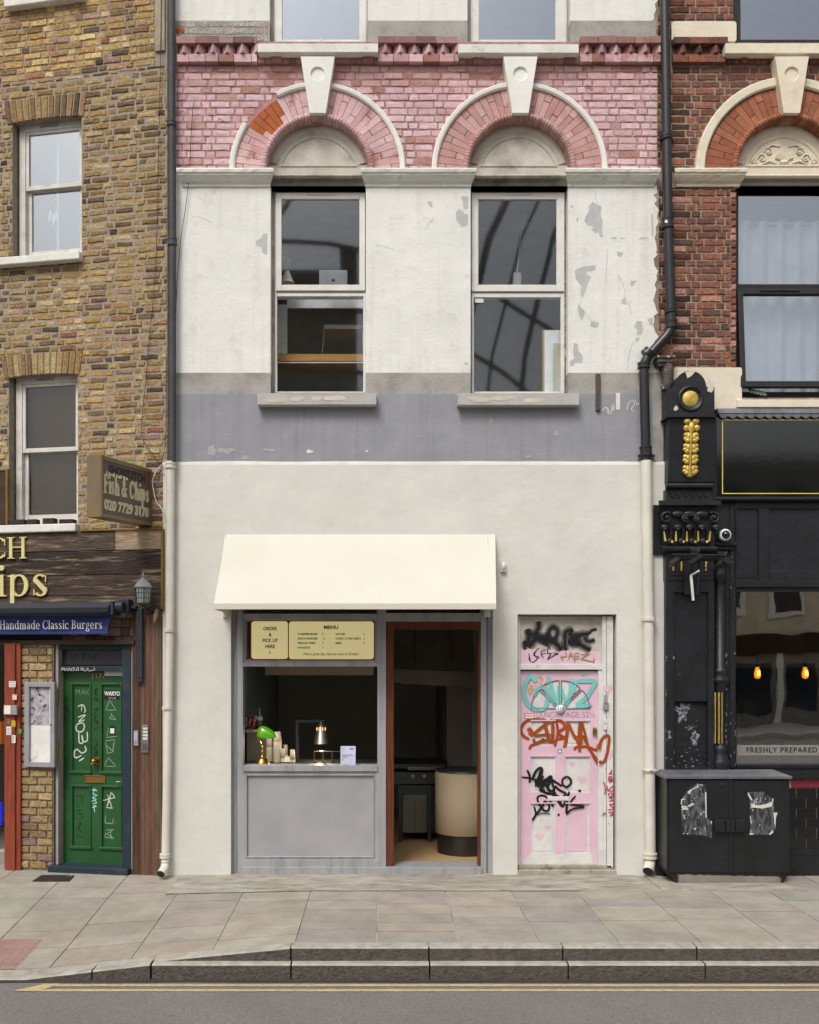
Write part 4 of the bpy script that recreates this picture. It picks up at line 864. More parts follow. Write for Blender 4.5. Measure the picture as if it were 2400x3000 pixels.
b = MB(); x0, x1 = X(1517), X(1806); b.box(x0, x1, -.02, .3, -.02, Z(2546)-.01); b.box(x0+.01, x1-.03, DW-.02, .25, Z(2546)-.01, Z(2537)); b.build('door_step', ['concrete_step'], T, bevel=.008)
# timber offcut screwed to the wall
b = MB(); x0, x1, z0, z1 = M0.rect(1745, 1097, 1758, 1204, 0); b.box(x0, x1, -.03, 0, z0, z1)
mat('timber_grey', '#5f5650', base2='#4b433e', scale=5, stretch=(10, 10, 1), rough=.9, bump=.3)
b.build('timber_batten', ['timber_grey'], T, bevel=.003)

# ================================================================ things on / in the white building
a = MB(); p = .6; k = (D-p)/D
FLx, FRx = M0.u(626, -p), M0.u(1454, -p); zt, zf, zb = Z(1566), M0.z(CX, 1768, -p), M0.z(CX, 1785, -p); BLx, BRx = X(662), X(1451)
AW = thing('awning', 'plain cream wedge awning over the burger shop hatch and doorway', 'awning', M0, (0, -.3, 3))
def gridquad(mb, A, B, C, E, n=12, sag=0.0, mi=0):
    A, B, C, E = map(Vector, (A, B, C, E)); vs = []
    for i in range(n+1):
        for j in range(n+1):
            u, v = i/n, j/n; q = A.lerp(B, u).lerp(E.lerp(C, u), v); q.y += sag*math.sin(math.pi*v)*(.6+.4*math.sin(u*9)); q.z -= sag*.4*math.sin(math.pi*v); vs.append(q)
    mb.add(vs, [(i*(n+1)+j, (i+1)*(n+1)+j, (i+1)*(n+1)+j+1, i*(n+1)+j+1) for i in range(n) for j in range(n)], mi, True)
gridquad(a, (FLx, -p, zf), (FRx, -p, zf), (BRx, -.015, zt), (BLx, -.015, zt), 14, .006)
a.quad((FLx, -p, zb), (FRx, -p, zb), (FRx, -p-.001, zf), (FLx, -p-.001, zf))
a.add([(FLx, -p, zf), (FLx, -p, zb), (FLx, -.015, zb), (BLx, -.015, zt)], [(0, 3, 2, 1)]); a.add([(FRx, -p, zf), (FRx, -p, zb), (FRx, -.015, zb), (BRx, -.015, zt)], [(0, 1, 2, 3)])
a.quad((FLx, -p+.004, zb), (FRx, -p+.004, zb), (FRx, -p+.004, zf), (FLx, -p+.004, zf))
a.build('canopy', ['awning'], AW)
a = MB(); ring_y = [(FLx+.02, -p+.02, zb+.02), (FLx+.02, -.02, zb+.02)]
for xx in (FLx+.025, FRx-.025): a.tube([(xx, -p+.02, zb+.02), (xx, -.015, zb+.02)], .016, 8); a.tube([(xx, -p+.02, zb+.02), (xx, -.03, zt-.03)], .012, 8); a.box(xx-.03, xx+.03, -.05, -.014, zb-.05, zb+.05)
a.tube([(FLx+.02, -p+.03, zb+.02), (FRx-.02, -p+.03, zb+.02)], .016, 8)
a.build('awning_frame', ['pipe_cream'], AW)
# menu lightbox
mz0, mz1 = M0.z(CX, 1934, SF+.04), M0.z(CX, 1818, SF+.04); mx0, mx1 = M0.u(733, SF+.04), M0.u(1097, SF+.04)
ME = thing('menu_sign', 'backlit cream menu board with red edging above the serving hatch', 'sign', M0, ((mx0+mx1)/2, SF+.04, mz0))
b = MB(); b.box(mx0, mx1, SF+.04, SF+.13, mz0, mz1); b.build('light_box', ['menu_red'], ME)
def rrect(x0, x1, z0, z1, r, n=5):
    P = []
    for cx_, cz_, a0 in ((x1-r, z0+r, -90), (x1-r, z1-r, 0), (x0+r, z1-r, 90), (x0+r, z0+r, 180)):
        P += [(cx_+r*math.cos(R(a0+90*i/n)), cz_+r*math.sin(R(a0+90*i/n))) for i in range(n+1)]
    return P
B1 = crop(620, 1740, .3072); wm = SF+.038
def r1(x0, y0, x1, y1):
    a, c = B1((x0, y0)), B1((x1, y1)); return M0.rect(a[0], a[1], c[0], c[1], wm)
for rc in ((380, 261, 728, 621), (738, 263, 1548, 623)): b = MB(); b.prism(rrect(*r1(*rc), .03), wm, wm+.003); b.build('menu_panel', ['menu_cream'], ME)
b = MB(); wt = wm-.0012
def T1(s, x, y, h, al='CENTER', **kw):
    q = B1((x, y)); text(b, s, M0.u(q[0], wt), M0.z(CX, q[1], wt), h*.3072/289*1.42, wt, 0, al, **kw)
def T1s(s, x, y, h):
    q = B1((x, y)); tmp = MB(); e = serif_text(tmp, s, 0, 0, h*.3072/289, 0, .0004)
def serif_px(s, x, y, h, sx=1.0): pass
T1('MENU', 1140, 320, 32, bold=.0018, sx=1.12)
for i, (s, v) in enumerate([('CHEESEBURGER', '9'), ('EARTH BURGER', '12'), ('FRENCH FRIES', '3'), ('NUGGETS', '7')]): T1(s, 820, 384+i*43, 18, 'LEFT', bold=.0009, sx=1.06); T1(v, 1054, 384+i*43, 18, 'LEFT', bold=.0004, sx=1.1)
for i, (s, v) in enumerate([('WATER', '2'), ('COKE | COKE ZERO', '2'), ('BEER', '4')]): T1(s, 1182, 384+i*43, 18, 'LEFT', bold=.0009, sx=1.06); T1(v, 1461, 384+i*43, 18, 'RIGHT', bold=.0004, sx=1.1)
T1('Have a great day. See you soon at Dumbo!', 1138, 573, 27, shear=.25, sx=.8, bold=.0004)
for i, s in enumerate(['ORDER', '&', 'PICK UP', 'HERE']): T1(s, 558, 333+i*56.5, 33, sx=.86, bold=.0014)
q = r1(553, 535, 559, 566); b.box(q[0]+.001, q[1]-.001, wt-.0004, wt, q[2], q[3]); q = r1(545, 560, 567, 573); b.prism([(q[0], q[3]), (q[1], q[3]), ((q[0]+q[1])/2, q[2])], wt-.0004, wt)
b.build('menu_lettering', ['ink'], ME)
# PIR sensor on wall
b = MB(); x0, x1, z0, z1 = M0.rect(1467, 1650, 1482, 1676, -.02); b.box(x0, x1, -.05, -.014, z0, z1); b.ball(((x0+x1)/2, -.05, (z0+z1)/2+.005), (.02, .016, .034))
solo(b, 'motion_sensor', 'small white motion sensor on the cream wall right of the awning', 'sensor', M0, ((x0+x1)/2, -.014, z0), ['plastic_white'], bevel=.004)
# hatch counter and its things
ctz = M0.z(CX, 2243, .0)
cz = 2.197-(2241-1930)*(10.15)/2890
b = MB(); b.box(X(712)-.0, X(1105), .17, .75, cz-.05, cz); b.build('service_counter', ['steel_dark'], T)
def lamp_at(px, dep):
    L = thing('banker_lamp', 'brass desk lamp with glowing green glass shade on the hatch counter', 'lamp', M0, (M0.u(px, dep), dep, cz))
    c = M0.u(px, dep); s = (D+dep)/F
    b = MB(); prof = [(27, 0), (27, 5), (24, 8), (22, 10), (20, 15), (12, 20), (6, 25), (4.5, 31), (7.5, 35), (7.5, 38), (3.5, 42), (3, 46), (6, 49), (6, 51), (2, 55)]
    b.lathe([(r*s*.8, h*s) for r, h in prof], c, dep, cz, 20); b.tube([(c+x*s, dep, cz+z*s) for x, z in [(0, 50), (-4, 62), (-12, 74), (-17, 84), (-17, 94), (-12, 102)]], .0055, 8)
    b.tube([(c-27*s, dep, cz+98*s), (c-3*s, dep, cz+98*s)], .005, 8); b.ball((c-10*s, dep, cz+98*s), .014)
    b.build('lamp_stand', ['brass'], L)
    b = MB(); n, m = 16, 8; vs = []
    for i in range(n+1):
        u = i/n; x = c+(-15+u*56)*s; hh = (math.sin(math.pi*min(1, u*1.0+.02)**.62)**.5)*(28*s)
        for j in range(m+1):
            t = math.pi*j/m*.62-.35
            vs.append((x, dep-.06*math.cos(t)*1.05*max(.25, (math.sin(math.pi*min(.97, .1+u*.85)))**.5)+.02, cz+(86-u*6)*s+hh*max(-.25, math.sin(t))))
    b.add(vs, [(i*(m+1)+j, (i+1)*(m+1)+j, (i+1)*(m+1)+j+1, i*(m+1)+j+1) for i in range(n) for j in range(m)], 0, True)
    o = b.build('lamp_shade', ['lamp_green'], L); sm = o.modifiers.new('s', 'SOLIDIFY'); sm.thickness = .006
lamp_at(769, .2)
def cups(px, base_py, top_py, wpx, dep, label, lid=False):
    s = (D+dep)/F; c = M0.u(px, dep); zb_ = M0.z(px, base_py, dep); zt_ = M0.z(px, top_py, dep); b = MB(); r0 = wpx/2*s
    hcup = min(.11, zt_-zb_); prof = [(0, 0), (r0, 0)]; z_ = 0
    while z_ < (zt_-zb_)-hcup: prof += [(r0, z_+.006), (r0*.96, z_+.007), (r0*.985, z_+.011)]; z_ += .011
    prof += [(r0, z_), (r0*.76, zt_-zb_), (r0*.7, zt_-zb_), (0, zt_-zb_-.004)]
    b.lathe(prof, c, dep, zb_, 18)
    solo(b, 'cup_stack', label, 'paper cups', M0, (c, dep, zb_), ['paper_cup'], 'stacks of upturned paper cups')
b = MB(); tz = M0.z(820, 2234, .45); tx0, tx1 = M0.u(770, .45), M0.u(866, .45); b.box(tx0, tx1, .3, .62, tz-.012, tz); b.box(tx0+.05, tx1-.05, .35, .58, cz, tz-.012)
solo(b, 'cup_tray', 'dark raised tray holding the stacks of paper cups', 'tray', M0, ((tx0+tx1)/2, .45, cz), ['steel_dark'])
cups(813, 2233, 2144, 25, .42, 'tallest stack of upturned paper cups, just right of the green lamp shade')
cups(790, 2233, 2160, 22, .5, 'paper cup stack half hidden behind the green lamp shade')
cups(830, 2233, 2193, 13, .38, 'low thin paper cup stack beside the tallest one')
cups(836.5, 2222, 2182, 16, .5, 'middle paper cup stack with a tapered top, between thin stack and peach one')
cups(857, 2234, 2196, 17, .45, 'peach tinted paper cup stack at the right end of the tray')
cups(842, 2232, 2217, 19, .34, 'short squat pair of paper cups in front of the others')
# drinks on a ledge
ldep = .7; lz = M0.z(740, 2133, ldep); b = MB(); b.box(X(700), M0.u(772, ldep), .45, .95, lz-.03, lz); b.box(X(700), M0.u(790, ldep), .6, .95, cz-.6, lz-.03); b.build('wall_shelf', ['wall_dark_warm'], T)
def can(px, m, label, tx):
    s = (D+ldep)/F; c = M0.u(px, ldep); r = .031; h = 32*s; b = MB(); b.lathe([(0, 0), (r*.8, 0), (r, .008), (r, h-.012), (r*.84, h), (0, h-.003)], c, ldep, lz, 18)
    C_ = thing('drink_can', label, 'drink can', M0, (c, ldep, lz), 'drink cans on the shelf'); b.build('can_body', [m], C_)
    b = MB(); text(b, tx, c, lz+h*.5, .042, ldep-.0325, rot=R(72), shear=.3, sx=.9); b.build('can_lettering', ['white_ink' if m == 'can_red' else 'ink'], C_)
can(719, 'can_silver', 'silver drink can at the left edge of the hatch', 'Coke'); can(732, 'can_red', 'red drink can in the middle of the row of cans', 'Coke'); can(745, 'can_red', 'red drink can next to the water bottle', 'Coca-Cola')
s = (D+ldep)/F; c = M0.u(761, ldep); BT = thing('water_bottle', 'clear plastic water bottle beside the red cans', 'bottle', M0, (c, ldep, lz))
b = MB(); b.lathe([(0, 0), (.03, .003), (.032, .05), (.029, .06), (.032, .07), (.032, .13), (.024, .16), (.012, .185), (.012, .2)], c, ldep, lz, 16); b.build('bottle_body', ['glass_bottle'], BT)
b = MB(); b.lathe([(.0335, .085), (.0335, .125)], c, ldep, lz, 16); b.build('bottle_label', ['plastic_white'], BT); b = MB(); b.lathe([(.013, .198), (.013, .215), (0, .216)], c, ldep, lz, 12); b.build('bottle_cap', ['plastic_grey'], BT)
# heat lamp gantry
hd = .5; s = (D+hd)/F
HL = thing('heat_lamp', 'brushed metal heat lamp hanging from a square steel arm over the counter', 'heat lamp', M0, (M0.u(870, hd), hd, cz))
b = MB(); x0, x1, z0, z1 = M0.rect(867, 2109, 875, 2243, hd); b.box(x0, x1, hd-.013, hd+.013, cz, z1); x2 = M0.u(951, hd); b.box(x1, x2, hd-.012, hd+.012, z1-.026, z1); b.build('lamp_arm', ['steel_dark'], HL)
b = MB(); hc = M0.u(941.5, hd); zt_ = M0.z(941, 2119, hd); b.lathe([(.01, .01), (.01, 0), (.034, -.004), (.034, -.022), (.04, -.026), (.048, -.034), (.078, -.215), (.08, -.218), (.076, -.216), (.046, -.036)], hc, hd, zt_, 26); b.build('lamp_hood', ['steel'], HL)
b = MB()
mat('slot_glow', '#d08a3c', rough=.4, bump=0, emit='#ffb060', es=1.5)
for a_ in (-55, -20, 20, 55): r_ = .056; b.box(hc+r_*math.sin(R(a_))-.0035, hc+r_*math.sin(R(a_))+.0035, hd-r_*math.cos(R(a_))-.003, hd-r_*math.cos(R(a_))+.004, zt_-.075, zt_-.042)
b.build('lamp_slot', ['slot_glow'], HL)
def lamp_light(nm, loc, e, c, r=.04):
    l = bpy.data.lights.new(nm, 'POINT'); l.energy = e; l.color = c; l.shadow_soft_size = .012; o = bpy.data.objects.new(nm, l); COL.objects.link(o); o.location = loc
lamp_light('heat_lamp_light', (hc, hd, zt_-.235), 5, (1, .78, .5)); lamp_light('banker_lamp_light', (M0.u(772, .2), .2, cz+.24), .7, (1, .85, .6), .02)
def holder(px, m, label, wpx=26, top=2201):
    dd = .3; x0, x1, z0, z1 = M0.rect(px-wpx/2, top, px+wpx/2, 2243, dd); b = MB(); t = .008
    b.box(x0, x0+t, dd, dd+.04, cz, z1); b.box(x1-t, x1, dd, dd+.04, cz, z1); b.box(x0+t, x1-t, dd, dd+.04, z1-t, z1); b.ball((x0+.02, dd+.01, cz+.025), .011, 8); b.ball((x0+.02, dd+.01, cz+.01), .012, 8)
    solo(b, 'ticket_holder', label, 'ticket holder', M0, ((x0+x1)/2, dd, cz), [m], 'open metal ticket holders on the counter', bevel=.002)
holder(932.5, 'brushed_gold', 'bronze open frame holder furthest left, below the heat lamp'); holder(960, 'brushed_gold', 'bronze open frame holder in the middle of three'); holder(987, 'steel_dark', 'darker open frame holder partly hidden by the white notice card')
cd = .1; x0, x1, z0, z1 = M0.rect(998, 2186, 1042, 2246, cd); CD = thing('notice_card', 'small upright white notice card on the hatch ledge', 'notice card', M0, ((x0+x1)/2, cd, z0)); b = MB(); b.box(x0, x1, cd, cd+.004, z0, z1); b.build('card', ['paper_blue'], CD)
b = MB()
for i, (yy, wd) in enumerate([(2210.5, 28), (2213, 33), (2216.5, 24), (2219, 15)]): q = M0.rect(1002, yy, 1002+wd, yy+.9, cd-.001); b.box(q[0], q[1], cd-.001, cd, q[2], q[3])
for i in range(3): q = M0.rect(1025, 2191.5+i*2.2, 1038-i*1.5, 2192.7+i*2.2, cd-.001); b.box(q[0], q[1], cd-.001, cd, q[2], q[3])
q = M0.rect(1002, 2224.5, 1006, 2228, cd-.001); b.box(q[0], q[1], cd-.001, cd, q[2], q[3]); q = M0.rect(1002, 2239.5, 1022, 2240.4, cd-.001); b.box(q[0], q[1], cd-.001, cd, q[2], q[3])
qx, qz = M0.u(1005.5, cd), M0.z(1005, 2194, cd); arcsweep(b, qx, qz, [(.0095, cd), (.0095, cd-.001), (.011, cd-.001), (.011, cd)], 0, 358, 20); b.build('card_print', ['ink_soft'], CD)
# extractor hood with beige front, seen through hatch and door
b = MB(); x0, x1, z0, z1 = M0.rect(777, 1935, 1094, 1978, .8); b.box(x0, x1, .8, 1.0, z0, z1+.2); 
b.build('ceiling_soffit', ['drum_tan'], T)
HD_ = thing('extractor_hood', 'dark brown steel extractor hood seen in the doorway top', 'extractor hood', M0, (M0.u(1270, 1.5), 1.5, 2.3))
b = MB(); hz = M0.z(1270, 2000, 1.5); b.add([(X(1140)*1.1, 1.5, hz), (X(1432), 1.5, hz-.06), (X(1432), 1.5, hz+.12), (X(1140)*1.1, 1.5, hz+.16), (X(1140)*1.1, 2.6, hz), (X(1432), 2.6, hz-.06), (X(1432), 1.95, Z(1660)), (X(1140)*1.1, 1.95, Z(1660))], [(0, 1, 2, 3), (3, 2, 6, 7), (0, 4, 5, 1), (4, 7, 6, 5), (0, 3, 7, 4)]); b.build('hood_body', ['hood_steel'], HD_)
for px_ in (1216, 1322): b = MB(); b.tube([M0.q(px_, 1850, 1.6), M0.q(px_, 1945, 1.45)], .013, 8); b.build('hood_pipe', ['brushed_gold'], HD_)
# cooking range
def bx3(b, px0, px1, py0, py1, w0, w1, mi=0): x0, x1, z0, z1 = M0.rect(px0, py0, px1, py1, w0); b.box(x0, x1, w0, w1, z0, z1, mi)
KR = thing('cooking_range', 'dark catering range with griddle top behind the doorway', 'cooker', M0, (M0.u(1220, 1.6), 1.6, .05))
b = MB(); bx3(b, 1174, 1276, 2300, 2440, 1.62, 2.3); bx3(b, 1120, 1303, 2262, 2298, 1.58, 2.3); b.build('oven_body', ['steel_dark'], KR, bevel=.006)
b = MB(); bx3(b, 1150, 1305, 2240, 2252, 1.55, 2.35); b.build('griddle_top', ['steel_dark'], KR, bevel=.004)
b = MB(); bx3(b, 1195, 1303, 2246, 2256, 1.5, 1.54); b.build('front_rail', ['hood_steel'], KR)
for i in range(3): b = MB(); q = M0.q(1210+i*34, 2274, 1.56); b.lathe([(0, 1.55), (.022, 1.55), (.022, 1.58)], q[0], 0, q[2], 12, 0, 'y'); b.build('knob', ['wall_dark'], KR)
for x in (1168, 1255): b = MB(); bx3(b, x, x+8, 2300, 2482, 1.55, 1.6); b.build('leg', ['steel_dark'], KR)
b = MB(); bx3(b, 1180, 1250, 2330, 2440, 1.6, 1.62); bx3(b, 1215, 1217, 2335, 2436, 1.585, 1.6); b.build('oven_door', ['wall_dark_warm'], KR, bevel=.004)
# round tan drum counter
dc = (M0.u(1362, .99), .99); DR = thing('drum_table', 'round tan pedestal table with dark base just inside the doorway', 'table', M0, (dc[0], dc[1], .05))
zt_ = 2.197-(2268-1930)*10.65/2890; zm_ = 2.197-(2453-1930)*10.65/2890
b = MB(); b.lathe([(.325, zm_), (.33, zm_+.004), (.33, zt_), (.3, zt_)], dc[0], dc[1], 0, 48); b.build('table_drum', ['drum_tan'], DR)
b = MB(); b.lathe([(.332, zt_-.004), (.336, zt_+.012), (.0, zt_+.014)], dc[0], dc[1], 0, 48); b.build('table_top', ['steel_dark'], DR)
b = MB(); b.lathe([(.31, .052), (.31, zm_)], dc[0], dc[1], 0, 40); b.build('table_base', ['drum_base'], DR)
# things behind the first-floor windows
LP = M0.rect(935, 791, 1018, 838, .28); LT = thing('laptop', 'open silver laptop seen from behind in the left first floor window', 'laptop', M0, (LP[0], .28, LP[2]))
b = MB(); b.prism(rrect(*LP, .012), .28, .288); b.build('laptop_lid', ['laptop'], LT, bevel=.002)
b = MB(); lx, lzz = (LP[0]+LP[1])/2, M0.z(CX, 821, .28); b.ball((lx-.006, .279, lzz), (.011, .001, .014), 12); b.ball((lx+.006, .279, lzz), (.011, .001, .014), 12); b.ball((lx+.003, .279, lzz+.019), (.003, .001, .006), 8); b.build('laptop_emblem', ['ink'], LT)
b = MB()
for i in range(9): blob(b, M0.u(832+random.uniform(-9, 12), .3), M0.z(832, 755+random.uniform(-25, 22), .3), .035, .05, .3+i*.012, 0, n=10, jag=.2, seed=i, th=.004)
b.tube([M0.q(835, 800, .32), M0.q(834, 760, .32)], .006, 6)
solo(b, 'house_plant', 'broad leaved green house plant in the left first floor window', 'plant', M0, M0.q(835, 800, .32), ['leaf'])
q = M0.q(842, 822, .27); b = MB(); b.lathe([(.075, 0), (.04, .08), (.02, .13)], q[0], q[1], q[2]-.03, 16); b.lathe([(.02, -.1), (.015, -.03)], q[0], q[1], q[2], 10); solo(b, 'table_lamp', 'small fringed white lampshade below the house plant', 'lamp', M0, q, ['shade_cream'])
b = MB(); x0, x1, z0, z1 = M0.rect(812, 1037, 1064, 1058, .32); b.box(x0-.05, x1+.2, .32, .34, z0, z1, 0); b.box(x0-.05, x1+.2, .34, .9, z1-.012, z1, 0); b.box(x0-.05, x1+.2, .315, .32, z0-.02, z0-.012, 1)
solo(b, 'wooden_desk', 'wooden desk edge across the lower left first floor window', 'desk', M0, (x0, .32, z0), ['wood_desk', 'board_white'])
b = MB(); a0 = M0.rect(808, 872, 836, 1018, .3); b.box(*a0[:2], .5, .52, *a0[2:]); a1 = M0.rect(836, 872, 1075, 902, .5); b.box(a0[1], a1[1], .5, .52, a1[2], a1[3])
solo(b, 'white_board_frame', 'pale white cupboard frame inside the lower left window', 'cupboard frame', M0, (a0[0], .5, a0[2]), ['board_white'])
b = MB(); cq = [M0.q(x, y, .62) for x, y in ((945, 1032), (950, 962), (1062, 962), (1064, 1032))]; b.tube(cq, .006, 8); b.tube([M0.q(945, 1032, .9), M0.q(953, 968, .9), M0.q(1056, 968, .9)], .006, 8); q = M0.rect(952, 940, 1066, 980, .9); b.box(q[0], q[1], .7, 1.1, q[2], q[2]+.04, 1)
solo(b, 'office_chair', 'dark chair with chrome frame behind the wooden desk', 'chair', M0, (cq[0][0], .62, cq[0][2]), ['steel', 'room_dark'])
b = MB(); q = M0.rect(1590, 967, 1650, 1148, .22); b.box(q[0], q[0]+.02, .22, .25, q[2], q[3], 1); b.box(q[0]+.02, q[1], .22, .25, q[2], q[3], 0); q2 = M0.rect(1620, 1000, 1650, 1148, .22); b.box(q2[0], q2[1], .212, .22, q2[2], q2[3]-.02, 2)
solo(b, 'leaning_picture', 'pale framed board leaning inside the lower right first floor window', 'picture', M0, (q[0], .22, q[2]), ['board_white', 'wood_desk', 'sill_yellow'])
q = M0.rect(1391, 877, 1416, 889, .125); b = MB(); b.box(q[0], q[1], .1, .104, q[2], q[3]); solo(b, 'window_label', 'tiny white paper stuck in the corner of the right first floor window', 'paper label', M0, (q[0], .1, q[2]), ['plastic_white'])
q = M0.q(1515, 800, .5); b = MB(); b.tube([q, M0.q(1530, 660, .5)], .008, 8); b.box(q[0]-.04, q[0]+.04, .48, .52, q[2]-.15, q[2]); b.lathe([(.11, -.06), (.05, .06)], M0.q(1532, 645, .5)[0], .5, M0.q(1532, 645, .5)[2], 14)
solo(b, 'floor_lamp', 'dim slender lamp standing inside the right first floor window', 'lamp', M0, (q[0], .5, q[2]-.15), ['room_dark'])
# ================================================================ ground
mat('asphalt', '#7d7874', k=1.05, base2='#75706c', scale=1.2, rough=.9, bump=.9, bs=90, bd=.01, dirt='#5c5854', damt=.6, dscale=45, dlo=.48, dhi=.62, speck='#b3ada5', sscale=75, sthr=.66)
mat('yellow_paint', '#c9b586', k=.95, base2='#b8a47a', scale=12, rough=.8, bump=.5, bs=90, dirt='#857d74', damt=.7, dscale=26, dlo=.5, dhi=.7)
mat('kerb_granite', '#6b655d', k=.85, base2='#5c564f', scale=16, rough=.9, bump=1.0, bs=45, bd=.02, dirt='#443e38', damt=.55, dscale=30, dlo=.48, dhi=.66)
mat('kerb_top', '#b4afa6', k=.95, base2='#979186', scale=8, rough=.9, bump=.4, bs=80, dirt='#7a746a', damt=.4, dscale=20)
mat('paving', attr=True, scale=3.0, rough=.85, bump=.35, bs=40, dirt='#7d7264', damt=.35, dscale=3.2, dlo=.5, dhi=.75, speck='#5f574d', sscale=22, sthr=.74)
mat('paving_joint', '#c4bdb0', k=1.05, base2='#857d72', scale=1.7, rough=.95, bump=.3)
mat('concrete_pale', '#b0ab9f', k=.95, base2='#8d877b', scale=2.4, rough=.9, bump=.5, bs=30, stretch=(1, 3, 1), dirt='#625c52', damt=.7, dscale=4, dlo=.52, dhi=.68)
mat('tactile', '#9d817a', k=.95, base2='#8f726c', scale=5, rough=.9, bump=.3)
mat('iron', '#4e473f', k=.6, base2='#3b352f', scale=10, rough=.7, bump=.4)
ROADZ, FE = -.227, -2.49
xk = lambda px, w=-2.5: M0.u(px, w)
def edge(x):       # height of the pavement's kerb edge along the street
    p = [(xk(-1200), -.215), (xk(70), -.215), (xk(390), -.118), (xk(455), -.1), (xk(855), 0), (99, 0)]
    for (a, za), (b_, zb_) in zip(p, p[1:]):
        if x < b_: t = max(0, (x-a)/(b_-a)); return za+(zb_-za)*t
    return 0
def ground(x, y):
    t = min(1, max(0, (-y)/2.49)); e = edge(x); s = t*t*(3-2*t)*.5+t*.5
    return e*s
b = MB(); b.box(-60, 60, -50, -2.40, ROADZ-.5, ROADZ); struct(b, 'road', ['asphalt'])
b = MB()      # foundation sheet under slabs
n = 60
for i in range(n):
    for j in range(12):
        x0, x1 = -9+18*i/n, -9+18*(i+1)/n; y0, y1 = -2.46+3.9*j/12, -2.46+3.9*(j+1)/12
        b.quad(*[(x, y, ground(x, y)-.007) for x, y in ((x0, y0), (x1, y0), (x1, y1), (x0, y1))])
struct(b, 'pavement_bed', ['paving_joint'])
random.seed(21)
pv = palette([('#9d9587', 4), ('#a1998b', 3), ('#979085', 3), ('#9f9585', 2), ('#989289', 1)], 1.0, .03)
b = MB()
def slab(x0, x1, y0, y1, sk=0.0, g=.005):
    c = pv(); nx = 2; ny = 2; e = random.uniform(-.0015, .002); vs = []
    for j in range(ny+1):
        for i in range(nx+1):
            x = x0+g+(x1-x0-2*g)*i/nx; y = y0+g+(y1-y0-2*g)*j/ny; x += sk*(-y-1.2); vs.append((x, y, ground(x, y)+e))
    fs = [(j*3+i, j*3+i+1, (j+1)*3+i+1, (j+1)*3+i) for j in range(2) for i in range(2)]
    k = len(vs); vs += [(x, y, z-.02) for x, y, z in vs[:3]]+[(vs[q][0], vs[q][1], vs[q][2]-.02) for q in (0, 3, 6, 2, 5, 8)]
    fs += [(0, 9, 10, 1), (1, 10, 11, 2), (3, 13, 12, 0), (6, 14, 13, 3), (2, 15, 16, 5), (5, 16, 17, 8)]
    b.add(vs, fs, 0, col=c)
def at(px, py, zg=0): d = F*(H-zg)/(py-CY); return ((px-CX)*d/F, d-D)
colx = [at(p, 2611)[0] for p in (-1010, -815, -620, -425, -230, -60, 127, 322, 518, 713, 911, 1106, 1304, 1496, 1687, 1885, 2080, 2250, 2440, 2640, 2840, 3040)]
for i in range(len(colx)-1):
    x0, x1 = colx[i], colx[i+1]; right = x1 > at(1870, 2611)[0]; left = x0 < at(400, 2611)[0]
    ytop = 1.2 if left else (.0 if right else -.68)
    y = -2.37
    while y < ytop-.12:
        y2 = min(ytop, y+random.choice([.24, .32, .38, .44, .5])); y2 = ytop if ytop-y2 < .2 else y2
        xx = x0
        if at(95, 2790)[0] > x1 and y < -1.9: pass
        slab(x0, x1, y, y2, sk=0.0); y = y2
pavement = b
o = struct(b, 'pavement', ['paving'])
b = MB()     # cast concrete strip before the shop
X0, X1 = at(520, 2575)[0], at(1872, 2575)[0]; n = 40
for i in range(n):
    a, c = X0+(X1-X0)*i/n, X0+(X1-X0)*(i+1)/n
    ya, yc = [-.675+.012*noise.noise((q*2, 0, 0)) for q in (a, c)]
    ga, gc = ground(a, ya)+.006, ground(c, yc)+.006; b.quad((a, ya, ga), (c, yc, gc), (c, .06, .012), (a, .06, .012)); b.quad((a, ya-.008, ga-.02), (c, yc-.008, gc-.02), (c, yc, gc), (a, ya, ga))
for i in range(n):
    a, c = X0+(X1-X0)*i/n, X0+(X1-X0)*(i+1)/n
    ya, yc = [-.675+.012*noise.noise((q*2, 0, 0)) for q in (a, c)]; wa, wc = [.012+.010*noise.noise((q*3, 5, 0)) for q in (a, c)]
    if a < X1-.7: b.quad((a, ya-wa, ground(a, ya)+.0035), (c, yc-wc, ground(c, yc)+.0035), (c, yc, ground(c, yc)+.0045), (a, ya, ground(a, ya)+.0045), 1)
struct(b, 'concrete_apron', ['concrete_pale', 'iron'])
# kerbs
def kerb(segs, yf, yb, name, top, bot, joints):
    b = MB(); xs = [segs[0]]
    for x in joints:
        if segs[0] < x < segs[1]: xs.append(x)
    xs.append(segs[1])
    for a, c in zip(xs, xs[1:]):
        n = max(2, int((c-a)/.25)); g = .006
        for i in range(n):
            p, q = a+(c-a)*i/n+(g if i == 0 else 0), a+(c-a)*(i+1)/n-(g if i == n-1 else 0)
            tp, tq = top(p), top(q); ch = .012
            j1 = .003*noise.noise((p*6, top(p)*9, 2)); j2 = .003*noise.noise((q*6, 3, 2))
            b.quad((p, yf+j1, bot(p)), (q, yf+j2, bot(q)), (q, yf+j2, tq-ch), (p, yf+j1, tp-ch), 1); b.quad((p, yf+j1, tp-ch), (q, yf+j2, tq-ch), (q, yf+ch, tq), (p, yf+ch, tp), 0)
            b.quad((p, yf+ch, tp), (q, yf+ch, tq), (q, yb, tq), (p, yb, tp), 0)
            if i == 0: b.quad((p, yf, bot(p)), (p, yf+ch, tp), (p, yb, tp), (p, yb, bot(p)), 1)
            if i == n-1: b.quad((q, yf, bot(q)), (q, yb, bot(q)), (q, yb, tq), (q, yf+ch, tq), 1)
    return struct(b, name, ['kerb_top', 'kerb_granite'])
jt = [xk(p) for p in (-300, 852, 1257, 1650, 2043, 2440, 2830)]; jl = [xk(p) for p in (277, 449, 855, 1258, 1660, 2058, 2460)]
